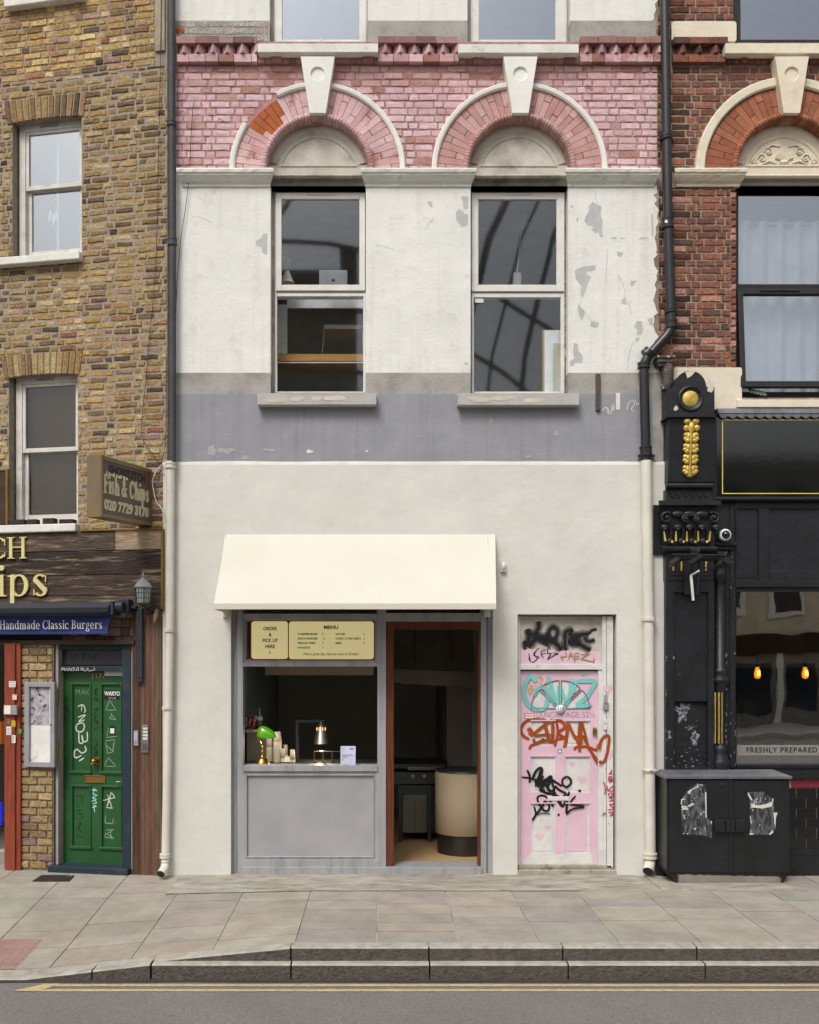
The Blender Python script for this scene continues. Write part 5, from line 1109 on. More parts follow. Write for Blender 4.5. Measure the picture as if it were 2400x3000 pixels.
mid = lambda x: -.104 if x > xk(452) else edge(x)
XS = xk(449)
kerb((XS, 9), -2.49, -2.365, 'upper_kerb', lambda x: edge(x)+.001, lambda x: -.11, jt)
kerb((XS, 9), -2.57, -2.488, 'lower_kerb', lambda x: -.104, lambda x: ROADZ-.02, jl)
kerb((-9, XS-.004), -2.57, -2.365, 'dropped_kerb', lambda x: edge(x)-.001, lambda x: ROADZ-.02, jl)
# yellow lines
b = MB(); y1, y2 = -2.69, -2.80; XL = xk(140, -2.7)
for yy in (y1, y2):
    x = XL+(.0 if yy == y1 else -.12)
    while x < 9:
        x2 = x+.3; e = lambda q: .003*noise.noise((q*5, yy*3, 0)); b.quad((x, yy-.024+e(x), ROADZ+.004), (x2, yy-.024+e(x2), ROADZ+.004), (x2, yy+.024+e(x2+3), ROADZ+.004), (x, yy+.024+e(x+3), ROADZ+.004)); x = x2
b.quad((XL-.22, y2-.02, ROADZ+.0055), (XL-.02, y2-.02, ROADZ+.0055), (XL+.08, y1+.03, ROADZ+.0055), (XL-.03, y1+.03, ROADZ+.0055))
struct(b, 'yellow_line_markings', ['yellow_paint'])
# gully dirt band against the kerb
mat('gutter_dirt', '#55504b', k=.6, base2='#4a4541', scale=2, rough=.9, bump=.6, bs=80)
b = MB()
for i in range(60):
    a, c = -4+12*i/60, -4+12*(i+1)/60; f = lambda q: -2.63-.03*noise.noise((q*1.1, 7, 0))
    b.quad((a, f(a), ROADZ+.002), (c, f(c), ROADZ+.002), (c, -2.565, ROADZ+.002), (a, -2.565, ROADZ+.002))
struct(b, 'gutter', ['gutter_dirt'])
# tactile paving
b = MB(); tx1 = at(80, 2790, -.15)[0]
for i in range(3):
    for j in range(2):
        x1_ = tx1-i*.4; y0 = -2.37+j*.32; c = (1, 1, 1)
        def gz(x, y): return ground(x, y)+.004
        A = [(x1_-.396, y0), (x1_-.002, y0), (x1_-.002, y0+.316), (x1_-.396, y0+.316)]
        if j == 1: A = [(x-0.0, y) for x, y in A]
        b.quad(*[(x, y, gz(x, y)) for x, y in A]); 
        for u in range(6):
            for v in range(5):
                x, y = x1_-.396+.033+.066*u, y0+.032+.063*v; b.lathe([(.014, 0), (.010, .004), (0, .005)], x, y, gz(x, y), 8)
struct(b, 'tactile_paving', ['tactile'])
# drain grating
q0, q1 = at(95, 2586, -.02), at(222, 2572, -.02); b = MB(); b.box(q0[0], q1[0], q0[1], q0[1]+.26, ground(q0[0], q0[1])-.004, ground(q0[0], q0[1])+.012)
zt_ = ground(q0[0], q0[1])+.013
G = thing('drain_grating', 'small rusty slotted drain cover in the paving before the green door', 'drain cover', M0, ((q0[0]+q1[0])/2, q0[1]+.13, zt_)); b.build('drain_cover', ['iron'], G)
b = MB()
for i in range(9):
    x = q0[0]+.03+(q1[0]-q0[0]-.06)*i/8
    for j in range(2): b.box(x-.012, x+.012, q0[1]+.03+j*.11, q0[1]+.12+j*.11, zt_, zt_+.002)
b.build('drain_slot', ['gap_dark'], G)

# ================================================================ downpipes
def pipe(path, r, name, label, m, collars=(), fr=M0, group=None, m2=None, shoe=False, par=None):
    P = [Vector(p) for p in path]
    Tt = thing(name, label, 'downpipe', fr, tuple(P[-1]), group); b = MB()
    # round the bends
    Q = [P[0]]
    for i in range(1, len(P)-1):
        a, c = (P[i-1]-P[i]).normalized(), (P[i+1]-P[i]).normalized(); rr = min(.09, (P[i-1]-P[i]).length/2, (P[i+1]-P[i]).length/2)
        for t in range(6): t /= 5; Q.append((P[i]+a*rr).lerp(P[i], t).lerp(P[i].lerp(P[i]+c*rr, t), t))
    Q.append(P[-1]); b.tube(Q, r, 20, cap=False); b.build('pipe', [m], Tt)
    for c in collars:
        b = MB(); c = Vector(c[0]), Vector(c[1]); b.tube([c[0], c[1]], r*1.22, 20); d = (c[1]-c[0]).normalized(); b.tube([c[0]-d*.004, c[0]+d*.012], r*1.32, 20); b.tube([c[1]-d*.012, c[1]+d*.004], r*1.32, 20); b.build('collar', [m], Tt)
    return Tt
pw = -.075
def pq(px, py, w=pw): return M0.q(px, py, w)
# left grey pipe + cream continuation
Tp = pipe([pq(503, -350), pq(503.5, 300), pq(506, 700), pq(505, 1362)], .036, 'downpipe', 'weathered grey downpipe between the brown brick and white buildings', 'pipe_grey', [(pq(502.5, 356), pq(502.8, 368)), (pq(505, 700), pq(505, 718))])
Tp = pipe([pq(500, 1352), pq(497, 1900), pq(485, 2520), (pq(485, 2520)[0]-.0, -.10, .1), (pq(485, 2520)[0]-.02, -.2, .055)], .042, 'downpipe', 'slim cream downpipe left of the serving hatch, ending in a shoe', 'pipe_cream', [(pq(500, 1357), pq(500, 1371)), (pq(496, 1842), pq(496, 1850)), (pq(491, 2070), pq(491, 2077)), (pq(484, 2502), pq(484, 2512))])
b = MB(); e = Vector((pq(485, 2520)[0]-.02, -.2, .055)); dn = Vector((-.02, -.1, -.045)).normalized(); b.tube([e-dn*.002, e+dn*.001], .036, 20); b.build('pipe_mouth', ['gap_dark'], Tp)
# right: black pipe with swan neck, then wide cream pipe
r_ = .047
Tp = pipe([pq(1945, -350), pq(1947, 0), pq(1957, 640), pq(1968, 968), pq(1886, 1058), pq(1893, 1352)], r_, 'downpipe', 'glossy black downpipe with a swan neck right of the white building', 'pipe_black', [(pq(1950, 398), pq(1951, 408)), (pq(1955, 640), pq(1956, 668)), (pq(1965, 905), pq(1965.5, 915)), (pq(1966, 940), pq(1967, 960)), (pq(1892, 1040), pq(1903, 1030)), (pq(1886, 1064), pq(1886, 1078)), (pq(1892, 1310), pq(1893, 1335))])
b = MB(); q = M0.rect(1948, 645, 1956, 653, pw-r_*1.2); b.box(q[0], q[1], pw-r_*1.3, pw-r_*1.2, q[2], q[3]); b.build('pipe_sticker', ['white_ink'], Tp)
b = MB()
for px, py in ((1930, 412), (1971, 412), (1874, 1336), (1915, 1336), (1947, 910)): q = M0.q(px, py, -.02); b.ball((q[0], -.03, q[2]), .012, 8)
b.box(M0.u(1926, -.03), M0.u(1975, -.03), -.04, -.02, Z(415), Z(410)); b.box(M0.u(1870, -.03), M0.u(1918, -.03), -.045, -.015, Z(1340), Z(1334)); b.build('pipe_bracket', ['pipe_black'], Tp)
xe = pq(1905, 2500)[0]
Tp = pipe([pq(1893, 1350), pq(1900, 1800), pq(1906, 2525-20), (xe, pw-.0, .14), (xe-.045, pw-.09, .075)], .054, 'downpipe', 'wide cream downpipe with open shoe right of the pink door', 'pipe_cream', [(pq(1901, 1812), pq(1901, 1818)), (pq(1904, 2256), pq(1904, 2259)), (pq(1905, 2500), pq(1905, 2514))])
e = Vector((xe-.045, pw-.09, .075)); dn = Vector((-.045, -.09, -.065)).normalized(); b = MB(); b.tube([e-dn*.003, e+dn*.001], .048, 22); b.build('pipe_mouth', ['gap_dark'], Tp)

# ================================================================ RED BRICK BUILDING (right)
T2 = thing('red_brick_building', 'red brick building with cream arch stonework above a black shopfront', 'building', M0, (4, 0, 0))
XR = 6.4
u0 = X(1926)
hA = (X(2149), X(2149)+1.15, Z(124), TOP+1); hB = (X(2157), X(2157)+1.03, Z(1165), Z(545)); hC = (X(2153), X(2153)+2.6, Z(2248), Z(1730))
b = MB(); grid_wall(b, X(1912), XR, Z(1200), TOP, [hA, hB, (X(2305)-147/289, X(2305)+147/289, Z(545), Z(358))], .003, .32); b.build('wall', ['mortar_red'], T2)
b = MB(); grid_wall(b, X(1950), XR, -.3, Z(1200), [hC], .006, .3); b.build('shopfront_backing', ['black_clean'], T2)
random.seed(31)
rp = palette([('#8b5442', 5), ('#80503f', 4), ('#96573d', 3), ('#744a3d', 2), ('#a4603f', 1.3), ('#5f443a', 1)], 1, .08)
def rpal(x, z):
    c = rp(); py = CY-(z-H)*289; px = CX+x*289
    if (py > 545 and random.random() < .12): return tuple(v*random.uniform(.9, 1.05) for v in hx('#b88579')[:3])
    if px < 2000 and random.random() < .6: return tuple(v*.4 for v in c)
    return c
kR = X(2305)
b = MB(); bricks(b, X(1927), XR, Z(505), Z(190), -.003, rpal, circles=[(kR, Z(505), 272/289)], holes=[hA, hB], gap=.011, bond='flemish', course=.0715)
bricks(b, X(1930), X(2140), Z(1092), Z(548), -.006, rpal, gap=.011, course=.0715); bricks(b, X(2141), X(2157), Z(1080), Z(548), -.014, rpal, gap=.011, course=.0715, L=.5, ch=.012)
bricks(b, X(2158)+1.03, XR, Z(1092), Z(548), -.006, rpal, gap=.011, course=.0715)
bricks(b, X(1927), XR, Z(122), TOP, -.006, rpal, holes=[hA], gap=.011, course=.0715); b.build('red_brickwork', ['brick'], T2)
b = MB(); random.seed(8)   # cornice
for a, c in [(1968, 2127)]:
    x = X(a)
    while x < X(c)-.03: x2 = min(x+random.uniform(.15, .22), X(c)); b.box(x, x2-.006, -.08, .02, Z(140), Z(122), 0, rp()); x = x2
    b.box(X(a), X(c), -.008, .004, Z(170), Z(139), 1)
    x = X(a)+.04
    while x < X(c)-.06:
        v = [(x, -.01, Z(167)), (x+.12, -.01, Z(167)), (x+.06, -.085, Z(165)), (x+.004, -.012, Z(141)), (x+.116, -.012, Z(141)), (x+.06, -.075, Z(141))]; b.add(v, [(0, 2, 5, 3), (2, 1, 4, 5), (0, 1, 2)], 0, col=rp()); x += .165
    x = X(a)
    while x < X(c)-.03: x2 = min(x+random.uniform(.1, .2), X(c)); b.box(x, x2-.006, -.055, .0, Z(190), Z(168), 0, rp()); x = x2
x = X(2127)
while x < XR: x2 = x+.07; b.box(x, x2-.006, -.055 if 2148 < CX+x*289 < 2185 else -.035, 0, Z(190), Z(156), 0, rp()); x = x2
b.build('dogtooth_cornice', ['brick', 'mortar_dark'], T2)
def shell(cx, cz):
    s = 1/289; b = MB(); z0 = cz+38*s; y = .066
    for i in range(9):
        a = R(-58+116*i/8); r0, r1 = 8, 34-abs(i-4)*1.2
        b.tube([(cx+math.sin(a)*r0*s, y, z0+math.cos(a)*r0*s), (cx+math.sin(a)*r1*.6*s, y-.008, z0+math.cos(a)*r1*.6*s), (cx+math.sin(a)*r1*s, y-.004, z0+math.cos(a)*r1*s)], [.005, .011, .015], 8)
    b.ball((cx, y, z0+2*s), (.05, .018, .022), 12)
    for sg in (-1, 1):
        for (ox, oz, r) in ((46, 32, 13), (64, 12, 14), (88, 2, 9), (20, -3, 7)):
            pts = [(cx+sg*(ox+r*(1-t/14)*math.cos(t*.75))*s, y-.006, z0+(oz+r*(1-t/14)*math.sin(t*.75))*s) for t in range(12)]; b.tube(pts, .007, 6); b.ball((cx+sg*ox*s, y, z0+oz*s), .014, 8)
        b.tube([(cx+sg*25*s, y, z0+0*s), (cx+sg*45*s, y-.008, z0+4*s), (cx+sg*75*s, y-.008, z0-10*s), (cx+sg*95*s, y, z0-6*s)], .009, 6)
        b.tube([(cx+sg*12*s, y, z0+48*s), (cx+sg*34*s, y-.006, z0+52*s), (cx+sg*56*s, y-.006, z0+42*s)], .009, 6)
    b.build('shell_ornament', ['stone_cream'], T2)
arch(kR, 'x', [('#a8623c', 4), ('#9c5733', 3), ('#b06a44', 2)], 'arch_brick', rim='stone_cream', tymp='stone_cream', key='stone_cream', kx=kR, orn=shell, par=T2, rimr=(244, 271))
b = MB(); b.box(X(2061), X(2157), -.03, .01, Z(503), Z(480)); b.build('springer_stone', ['mortar_tan'], T2)
impost(1968, 2180, T2, 'stone_cream'); impost(2432, 2700, T2, 'stone_cream'); headmould(2155, 2455, T2, 'stone_cream')
b = MB()     # cream blocks and long sill
x0, x1, z0, z1 = M0.rect(1968, 61, 2159, 122, -.03); b.prism(rrect(x0, x1, z0, z1, .03), -.03, .01); b.build('cream_stone_block', ['stone_cream'], T2, bevel=.006); b = MB(); x0, x1, z0, z1 = M0.rect(1974, 1076, 2175, 1200, -.03); b.prism(rrect(x0, x1, z0, z1, .02), -.03, .01)
b.build('cream_stone_block', ['stone_cream'], T2, bevel=.006)
b = MB(); q = M0.rect(*S_((2126, 126, 2480, 156), .12), 0); b.box(q[0], q[1]+.2, -.12, .1, q[2], q[3]); b.build('sill', ['stone_cream'], T2, bevel=.006)
b = MB(); q = M0.rect(*S_((2160, 1170, 2480, 1193), .06), 0); b.box(q[0], q[1]+.3, -.06, .1, q[2], q[3]); b.build('sill', ['stone_cream'], T2, bevel=.006)
# windows
b = MB(); w0 = .08; x0 = M0.u(2148, w0); x1 = x0+1.2; ring(b, x0, x1, M0.z(CX, 124, w0), TOP-.1, (.05, .05, .03, .05), w0, w0+.08); WR = b.build('window', ['black_frame'], T2, bevel=.004)
b = MB(); ring(b, x0+.05, x1-.05, M0.z(CX, 122, w0), TOP-.15, (.032, .032, .03, .04), w0+.01, w0+.05); sA = b.build('sash', ['black_frame'], WR, bevel=.003); b = MB(); b.box(x0+.06, x1-.06, w0+.03, w0+.036, M0.z(CX, 115, w0), TOP-.18); b.build('pane', ['glass_sky'], sA)
b = MB(); w0 = .08; x0 = M0.u(2150, w0); x1 = x0+1.06; z0, z1 = M0.z(CX, 1168, w0), M0.z(CX, 543, w0); ring(b, x0, x1, z0, z1, (.05, .05, .07, .02), w0, w0+.09); b.box(x0+.05, x1-.05, w0, w0+.09, M0.z(CX, 848, w0), M0.z(CX, 832, w0)); WR = b.build('window', ['black_frame'], T2, bevel=.004)
b = MB(); b.box(x0+.05, x1-.05, w0+.03, w0+.036, M0.z(CX, 834, w0), z1-.03); b.build('pane', ['glass_right'], WR)
b = MB()      # bottom sash hangs slightly open
zz0, zz1 = M0.z(CX, 1137, w0-.09), M0.z(CX, 846, w0-.02)
def tilt(mb, piv, ang):
    c, q = math.cos(ang), math.sin(ang); mb.v = [(x, w0+(y-w0)*c+(z-piv)*q, piv+(z-piv)*c-(y-w0)*q) for x, y, z in mb.v]
ring(b, x0+.03, x1-.03, zz0, zz1, (.055, .055, .06, .06), w0-.03, w0+.03); tilt(b, zz1, R(5)); sB = b.build('sash', ['black_frame'], WR, bevel=.004)
b = MB(); b.box(x0+.08, x1-.08, w0, w0+.006, zz0+.05, zz1-.05); tilt(b, zz1, R(5)); b.build('pane', ['glass_right'], sB)
b = MB(); b.tube([(x0+.26, w0-.035, zz1-.025), (x0+.66, w0-.035, zz1-.025)], .009, 8); b.build('trickle_vent', ['black_frame'], WR)
mat('curtain', '#c9cbce', rough=.9, bump=.1, bs=80)
b = MB(); n = 120; vs = []; zt_, zb_ = M0.z(CX, 648, .25), M0.z(CX, 1190, .25); xa, xb = x0+.03, x1-.03
for i in range(n+1):
    t = i/n; x = xa+(xb-xa)*t; y = .25+.025*math.sin(t*34)
    for j in range(9): v = j/8; vs.append((x, y*(1)+.015*math.sin(t*20+v*3)*v, zt_+(zb_-zt_)*v+(.010*math.sin(t*34+1) if j == 0 else 0)))
b.add(vs, [(i*9+j, (i+1)*9+j, (i+1)*9+j+1, i*9+j+1) for i in range(n) for j in range(8)], 0, True)
CU = thing('curtain', 'white eyelet curtain behind the red building window', 'curtain', M0, ((xa+xb)/2, .25, zb_)); b.build('curtain_fabric', ['curtain'], CU)
b = MB(); b.tube([(xa, .25, M0.z(CX, 661, .25)), (xb, .25, M0.z(CX, 661, .25))], .009, 8); b.build('curtain_rail', ['steel'], CU)
room('first_floor_room', T2, X(1990), XR-.1, .33, 4, Z(1195), Z(530), 'room_dark'); room('second_floor_room', T2, X(1990), XR-.1, .33, 4, Z(128), TOP, 'room_dim')
b = MB()
for i in range(5): q = M0.q(2196+i*9, 1140+i*2, .0); b.add([(q[0]-.012, .02, q[2]+.01), (q[0]+.02, .0, q[2]+.01), (q[0]+.03+i*.004, -.03, q[2]-.04), (q[0]+.012, -.02, q[2]-.05)], [(0, 1, 2, 3)], 0)
solo(b, 'window_plant', 'green leaves poking out under the open black window sash', 'plant', M0, M0.q(2210, 1140, 0), ['leaf_dark'])
# lead flashing with scalloped edge
b = MB(); mat('lead', '#77777f', base2='#5f5f66', scale=6, rough=.5, bump=.3, bs=20, metal=.3)
x0_, x1_ = X(2097), XR; xsweep(b, x0_, x1_, [(.01, Z(1196)), (-.05, Z(1200)), (-.09, Z(1213)), (-.095, Z(1217)), (.0, Z(1217))])
x = x0_
while x < x1_:
    sector(b, x+.046, M0.z(CX, 1213, -.09), 0.0, .044, 180, 360, -.098, -.09, 6, 0); b.ball((x+.092, -.1, M0.z(CX, 1219, -.1)), .009, 6); x += .092
b.build('lead_flashing', ['lead'], T2)
# fascia sign
FS = thing('fascia_sign', 'blank glossy black fascia sign with a thin gold border', 'sign', M0, (X(2400), -.07, Z(1464)))
b = MB(); x0_, z0_, z1_ = M0.u(2098, -.07), M0.z(CX, 1456, -.07), M0.z(CX, 1222, -.07); b.box(x0_, XR, -.07, .02, z0_, z1_); b.build('sign_board', ['sign_gloss'], FS)
b = MB(); xa = M0.u(2116, -.073); za, zb_ = M0.z(CX, 1447, -.073), M0.z(CX, 1229, -.073); t = .009
b.box(xa, xa+t, -.0735, -.07, za, zb_); b.box(xa+t, XR-.3, -.0735, -.07, zb_-t, zb_); b.box(xa+t, XR-.3, -.0735, -.07, za, za+t); b.build('gold_border', ['gold_flat'], FS)
b = MB(); b.box(x0_-.04, x0_, -.09, .02, z0_, z1_); b.tube([(x0_-.04, -.075, z0_-.02), (XR, -.075, z0_-.02)], .022, 10); b.build('sign_frame', ['black_clean'], FS)
# shop joinery
b = MB(); 
def f2(r, w0, w1, mi=0): q = M0.rect(*r, w0); b.box(q[0], q[1], w0, w1, q[2], q[3], mi)
f2((2097, 1466, 2152, 2256), -.02, .01); f2((2140, 1480, 2156, 2250), -.035, .0)
f2((2152, 1466, 2800, 1490), -.03, .01); f2((2152, 1700, 2800, 1720), -.035, .01); f2((2224, 1490, 2254, 1700), -.035, .01); f2((2152, 1490, 2160, 1700), -.035, .01); f2((2256, 1673, 2800, 1700), -.02, .01)
f2((2152, 1716, 2800, 1732), -.01, .1); f2((2095, 2248, 2800, 2256), -.02, .1); f2((2160, 2240, 2800, 2250), -.03, .12); f2((2095, 2258, 2800, 2280), -.05, .1)
q = M0.rect(2152, 1490, 2800, 1700, -.012); b.box(q[0], q[1], -.012, .0, q[2], q[3]); b.box(q[0]+.025, M0.u(2223, -.02)-.02, -.018, -.012, q[2]+.03, q[3]-.03)
f2((2097, 1590, 2160, 1597), -.09, -.02); f2((2100, 1597, 2150, 1610), -.06, -.02)
b.build('shopfront_frame', ['black_paint'], T2, bevel=.005)
b = MB(); q = M0.rect(2158, 1732, 2800, 2242, .05); b.box(q[0], q[1], .05, .056, q[2], q[3]); b.build('pane', ['glass_shop'], T2)
mat('frost', '#9a9891', rough=.6, bump=0)
mfr = bpy.data.materials.new('frost_band'); mfr.use_nodes = True; n_ = mfr.node_tree; bs_ = n_.nodes['Principled BSDF']; bs_.inputs['Base Color'].default_value = hx('#a3a29a'); bs_.inputs['Alpha'].default_value = .42; MATS['frost_band'] = mfr
FB = thing('window_lettering', 'frosted strip of capital lettering along the shop window foot', 'window lettering', M0, (X(2300), .046, Z(2212)))
b = MB(); q = M0.rect(2160, 2183, 2800, 2213, .048); b.box(q[0], q[1], .0475, .0485, q[2], q[3]); b.build('frosted_strip', ['frost_band'], FB)
b = MB(); text(b, 'FRESHLY PREPARED', M0.u(2186, .046), M0.z(CX, 2198, .046), .073, .0465, 0, 'LEFT', bold=.0016, sx=1.0, space=1.16); b.build('letters', ['ink'], FB)
# tiles and plinth under the shop window
mat('tile_red', '#7d2537', rough=.15, bump=.1, bs=6, spec=.6); mat('tile_black', '#131315', rough=.15, bump=.1, bs=6, spec=.6); mat('grout', '#8a8784', rough=.9, bump=0)
b = MB(); q = M0.rect(2300, 2280, 2800, 2486, -.004); b.box(q[0], XR, -.004, .0, q[2], q[3], 2)
x = M0.u(2318.5, -.01)-.0; zt_, zb_ = M0.z(CX, 2283, -.01), M0.z(CX, 2308, -.01)
while x < XR: b.box(x+.002, x+.098, -.011, -.004, zb_, zt_, 0); x += .1
for r_i in range(6):
    zz1 = zb_-.004-.1015*r_i; zz0 = zz1-.0985; x = M0.u(2318, -.01)-.2+(.1 if r_i % 2 else -.0)+.05
    while x < XR: b.box(x+.002, x+.202, -.011, -.004, zz0, zz1, 1); x += .205
b.build('wall_tiles', ['tile_red', 'tile_black', 'grout'], T2, bevel=.003)
b = MB(); q = M0.rect(2300, 2487, 2800, 2505, -.03); b.box(q[0], XR, -.03, .0, q[2], q[3]); b.box(q[0], XR, -.022, .0, -.1, q[2]); b.build('plinth', ['black_paint'], T2)
# shop interior
room('shop_interior', T2, X(2100), XR-.1, .31, 3.6, .1, Z(1700), 'wall_dark_warm', 'wall_dark')
b = MB(); mat('bulkhead', '#a0978a', base2='#968d80', scale=4, rough=.8, bump=0); zq = M0.z(CX, 1957, 1.1); b.box(X(2100), XR-.1, 1.1, 1.2, zq, Z(1700)-.01); b.box(X(2100), XR-.1, 1.07, 1.1, zq+.1, zq+.13); b.build('bulkhead', ['bulkhead'], T2)
b = MB()
random.seed(77)
mat('goods_a', '#6b5a44', rough=.8, bump=0); mat('goods_b', '#9a8f7c', rough=.8, bump=0); mat('goods_c', '#5c3c28', rough=.8, bump=0)
SH = thing('back_shelves', 'dim shelves of goods deep inside the right-hand shop', 'shelves', M0, (4.3, 3.0, .1))
for k_ in range(5): b.box(3.5, 6.2, 2.6, 3.0, .3+k_*.36, .33+k_*.36)
b.build('shelf', ['wall_dark_warm'], SH)
for k_ in range(5):
    x = 3.55
    while x < 6.1: w_ = random.uniform(.06, .24); b = MB(); b.box(x, x+w_, 2.62, 2.8, .331+k_*.36, .331+k_*.36+random.uniform(.08, .28)); b.build('goods_box', [random.choice(['goods_a', 'goods_b', 'goods_c'])], SH, bevel=.008); x += w_+random.uniform(.02, .14)
mat('filament', '#ffb030', rough=.4, bump=0, emit='#ff9c28', es=2.6); mat('filament_core', '#fff0a0', rough=.4, bump=0, emit='#ffe070', es=9); mat('cord', '#3a2a26', rough=.8, bump=0); glass('bulb_glass', .1, (1, .8, .45, 1))
def bulb(px, label):
    dd = .45; q = M0.q(px, 1975, dd); L = thing('pendant_bulb', label, 'light bulb', M0, (q[0], dd, q[2]), 'glowing filament bulbs in the shop window'); s = (D+dd)/F
    b = MB(); b.tube([(q[0], dd, q[2]+.18), (q[0], dd, M0.z(px, 1705, dd))], .003, 6); b.build('cord', ['cord'], L)
    b = MB(); b.lathe([(.012, .19), (.014, .15), (.02, .145), (.022, .09), (.018, .085), (.018, .075)], q[0], dd, q[2], 14); b.build('lamp_holder', ['black_frame'], L)
    b = MB(); b.lathe([(.016, .078), (.02, .06), (.03, .02), (.034, -.01), (.03, -.035), (.014, -.048), (0, -.05)], q[0], dd, q[2], 16); b.build('bulb', ['filament'], L)
    b = MB()
    for a in range(4): b.tube([(q[0]+.012*math.cos(a*1.57), dd-.034+.0*a, q[2]+.04), (q[0]+.014*math.cos(a*1.57), dd-.036, q[2]-.02)], .0022, 5)
    b.build('filament', ['filament_core'], L)
bulb(2220, 'lit amber filament bulb on a cord, left one in the shop window'); bulb(2360, 'lit amber filament bulb at the right picture edge')

# ---- black pilaster with gilded console
PW = -.10
b = MB(); f2((1950, 1700, 2094, 2262), PW+.03, .01)
q = M0.rect(1951, 1700, 2092, 2060, PW); q2 = M0.rect(1951, 2054, 2092, 2258, PW-.015)
ring(b, q[0], q[1], q[2], q[3], (.07, .055, .001, .12), PW, PW+.03); b.box(q[0]+.07, q[0]+.09, PW+.008, PW+.03, q[2], q[3]-.12)
ring(b, q2[0], q2[1], q2[2], q2[3], (.085, .06, .04, .001), PW-.015, PW+.03)
f2((1951, 1617, 2092, 1700), PW-.008, .01); f2((1962, 1640, 2084, 1686), PW-.014, PW-.008)
b.build('pilaster', ['black_paint'], T2, bevel=.006)
b = MB(); mat('peeled_poster', '#8d9199', base2='#3a3d42', scale=30, rough=.8, bump=.5, mixlo=.42, mixhi=.55)
B5 = crop(1900, 1600, .3247)
for (cx_, cy_, rx, ry, sd) in [(320, 1490, 60, 85, 1), (430, 1730, 34, 60, 4), (190, 1700, 12, 34, 9), (390, 1640, 40, 20, 6)]:
    p_ = B5((cx_, cy_)); q = M0.q(p_[0], p_[1], PW-.012); blob(b, q[0], q[2], rx*.3247/289, ry*.3247/289, PW+.028 if False else PW-.0155 if cx_ < 250 else PW+.03, 0, n=40, jag=.7, seed=sd, th=.001)
b.build('peeling_paint', ['peeled_poster'], T2)
b = MB()      # capital
def m8(px, py, w): return M0.q(px, py, w)
C8 = crop(1860, 1000, .3247)
xl, xr = 1930, 2113
q = M0.rect(*[xl, 1466, xr, 1494], -.22); xsweep(b, q[0], q[1], [(.0, q[2]-.01), (-.15, q[2]), (-.17, q[2]+.03), (-.22, q[2]+.05), (-.22, q[3]), (.0, q[3]+.01)], ret=.5)
q = M0.rect(1936, 1494, 2104, 1600, -.14); b.add([(q[0]+.03, -.12, q[2]), (q[1]-.03, -.12, q[2]), (q[1], -.16, q[3]), (q[0], -.16, q[3]), (q[0]+.03, 0, q[2]), (q[1]-.03, 0, q[2]), (q[1], 0, q[3]), (q[0], 0, q[3])], [(0, 1, 2, 3), (0, 3, 7, 4), (1, 5, 6, 2), (0, 4, 5, 1)])
q = M0.rect(1915, 1480, 1945, 1625, -.03); b.box(q[0], q[1], -.04, .0, q[2], q[3])
q = M0.rect(1938, 1600, 2103, 1617, -.16); xsweep(b, q[0], q[1], [(0, q[2]-.01), (-.13, q[2]), (-.165, q[2]+.012), (-.17, q[2]+.035), (-.15, q[3]), (0, q[3]+.01)], ret=.5)
def volute(px, py, r, sg, w=-.175):
    q = M0.q(px, py, w); s = (D+w)/F
    pts = [(q[0]+sg*(r*(1-t/17))*s*math.cos(2.2-t*.62), w-.004*t*.5, q[2]+(r*(1-t/17))*s*math.sin(2.2-t*.62)) for t in range(15)]
    b.tube(pts, [.017-.0006*t for t in range(15)], 8); b.ball((q[0], w-.02, q[2]), .016, 10)
volute(1953, 1518, 18, -1); volute(2091, 1518, 18, 1); volute(2008, 1521, 11, -1); volute(2038, 1521, 11, 1)
for px in (1988, 2022, 2058): q = M0.q(px, 1506, -.17); b.ball(q, (.07, .02, .035), 12)
for px in (1948, 1986, 2020, 2057, 2098): q = M0.q(px, 1545, -.17); b.ball(q, (.045, .03, .032), 12); b.ball((q[0], q[1]-.012, q[2]-.02), (.022, .022, .022), 8)
for px in (1967, 2003, 2038, 2075): q = M0.q(px, 1572, -.15); b.tube([(q[0], -.15, q[2]+.08), (q[0], -.13, q[2]-.06)], .02, 8)
for px in (1965, 1997, 2029, 2061): q = M0.q(px, 1586, -.15); b.ball(q, (.034, .012, .034), 12)
b.build('capital', ['black_paint'], T2)
b = MB()
for px in (1948, 1981, 2013, 2046, 2080):
    for k_ in range(5): q = M0.q(px+(k_-2)*(0.9 if px < 1960 else -.9 if px > 2070 else 0), 1559+k_*6.2, -.18); b.ball(q, .0095+.002*k_*.6, 8)
for px in (1970, 2004, 2038, 2072): q = M0.q(px, 1588, -.172); b.ball(q, (.015, .012, .015), 8)
for px in (1973, 1997, 2069): q = M0.rect(px-2, 1640, px+2, 1672, PW-.022); b.box(q[0], q[1], PW-.024, PW-.012, q[2], q[3])
b.build('gilded_bead', ['gold'], T2)
b = MB()      # console block with round-topped head
q = M0.rect(1957, 1221, 2093, 1412, -.13); xsweep_ = None
b.add([(q[0], -.2, q[3]), (q[1], -.2, q[3]), (q[1], -.13, q[2]), (q[0], -.13, q[2]), (q[0], 0, q[3]), (q[1], 0, q[3]), (q[1], 0, q[2]), (q[0], 0, q[2])], [(0, 3, 2, 1), (0, 4, 7, 3), (1, 2, 6, 5), (3, 7, 6, 2)])
q = M0.rect(1953, 1412, 2090, 1433, -.16); b.tube([(q[0], -.14, (q[2]+q[3])/2), (q[1], -.14, (q[2]+q[3])/2)], .03, 12)
q = M0.rect(1953, 1433, 2090, 1466, -.13); b.box(q[0], q[1], -.12, 0, q[2], q[3]); n = 12
zz = [(q[0]+.03+(q[1]-q[0]-.06)*i/n, q[2]+(.03 if i % 2 else .075)) for i in range(n+1)]; b.tube([(x, -.122, z) for x, z in zz], .007, 6)
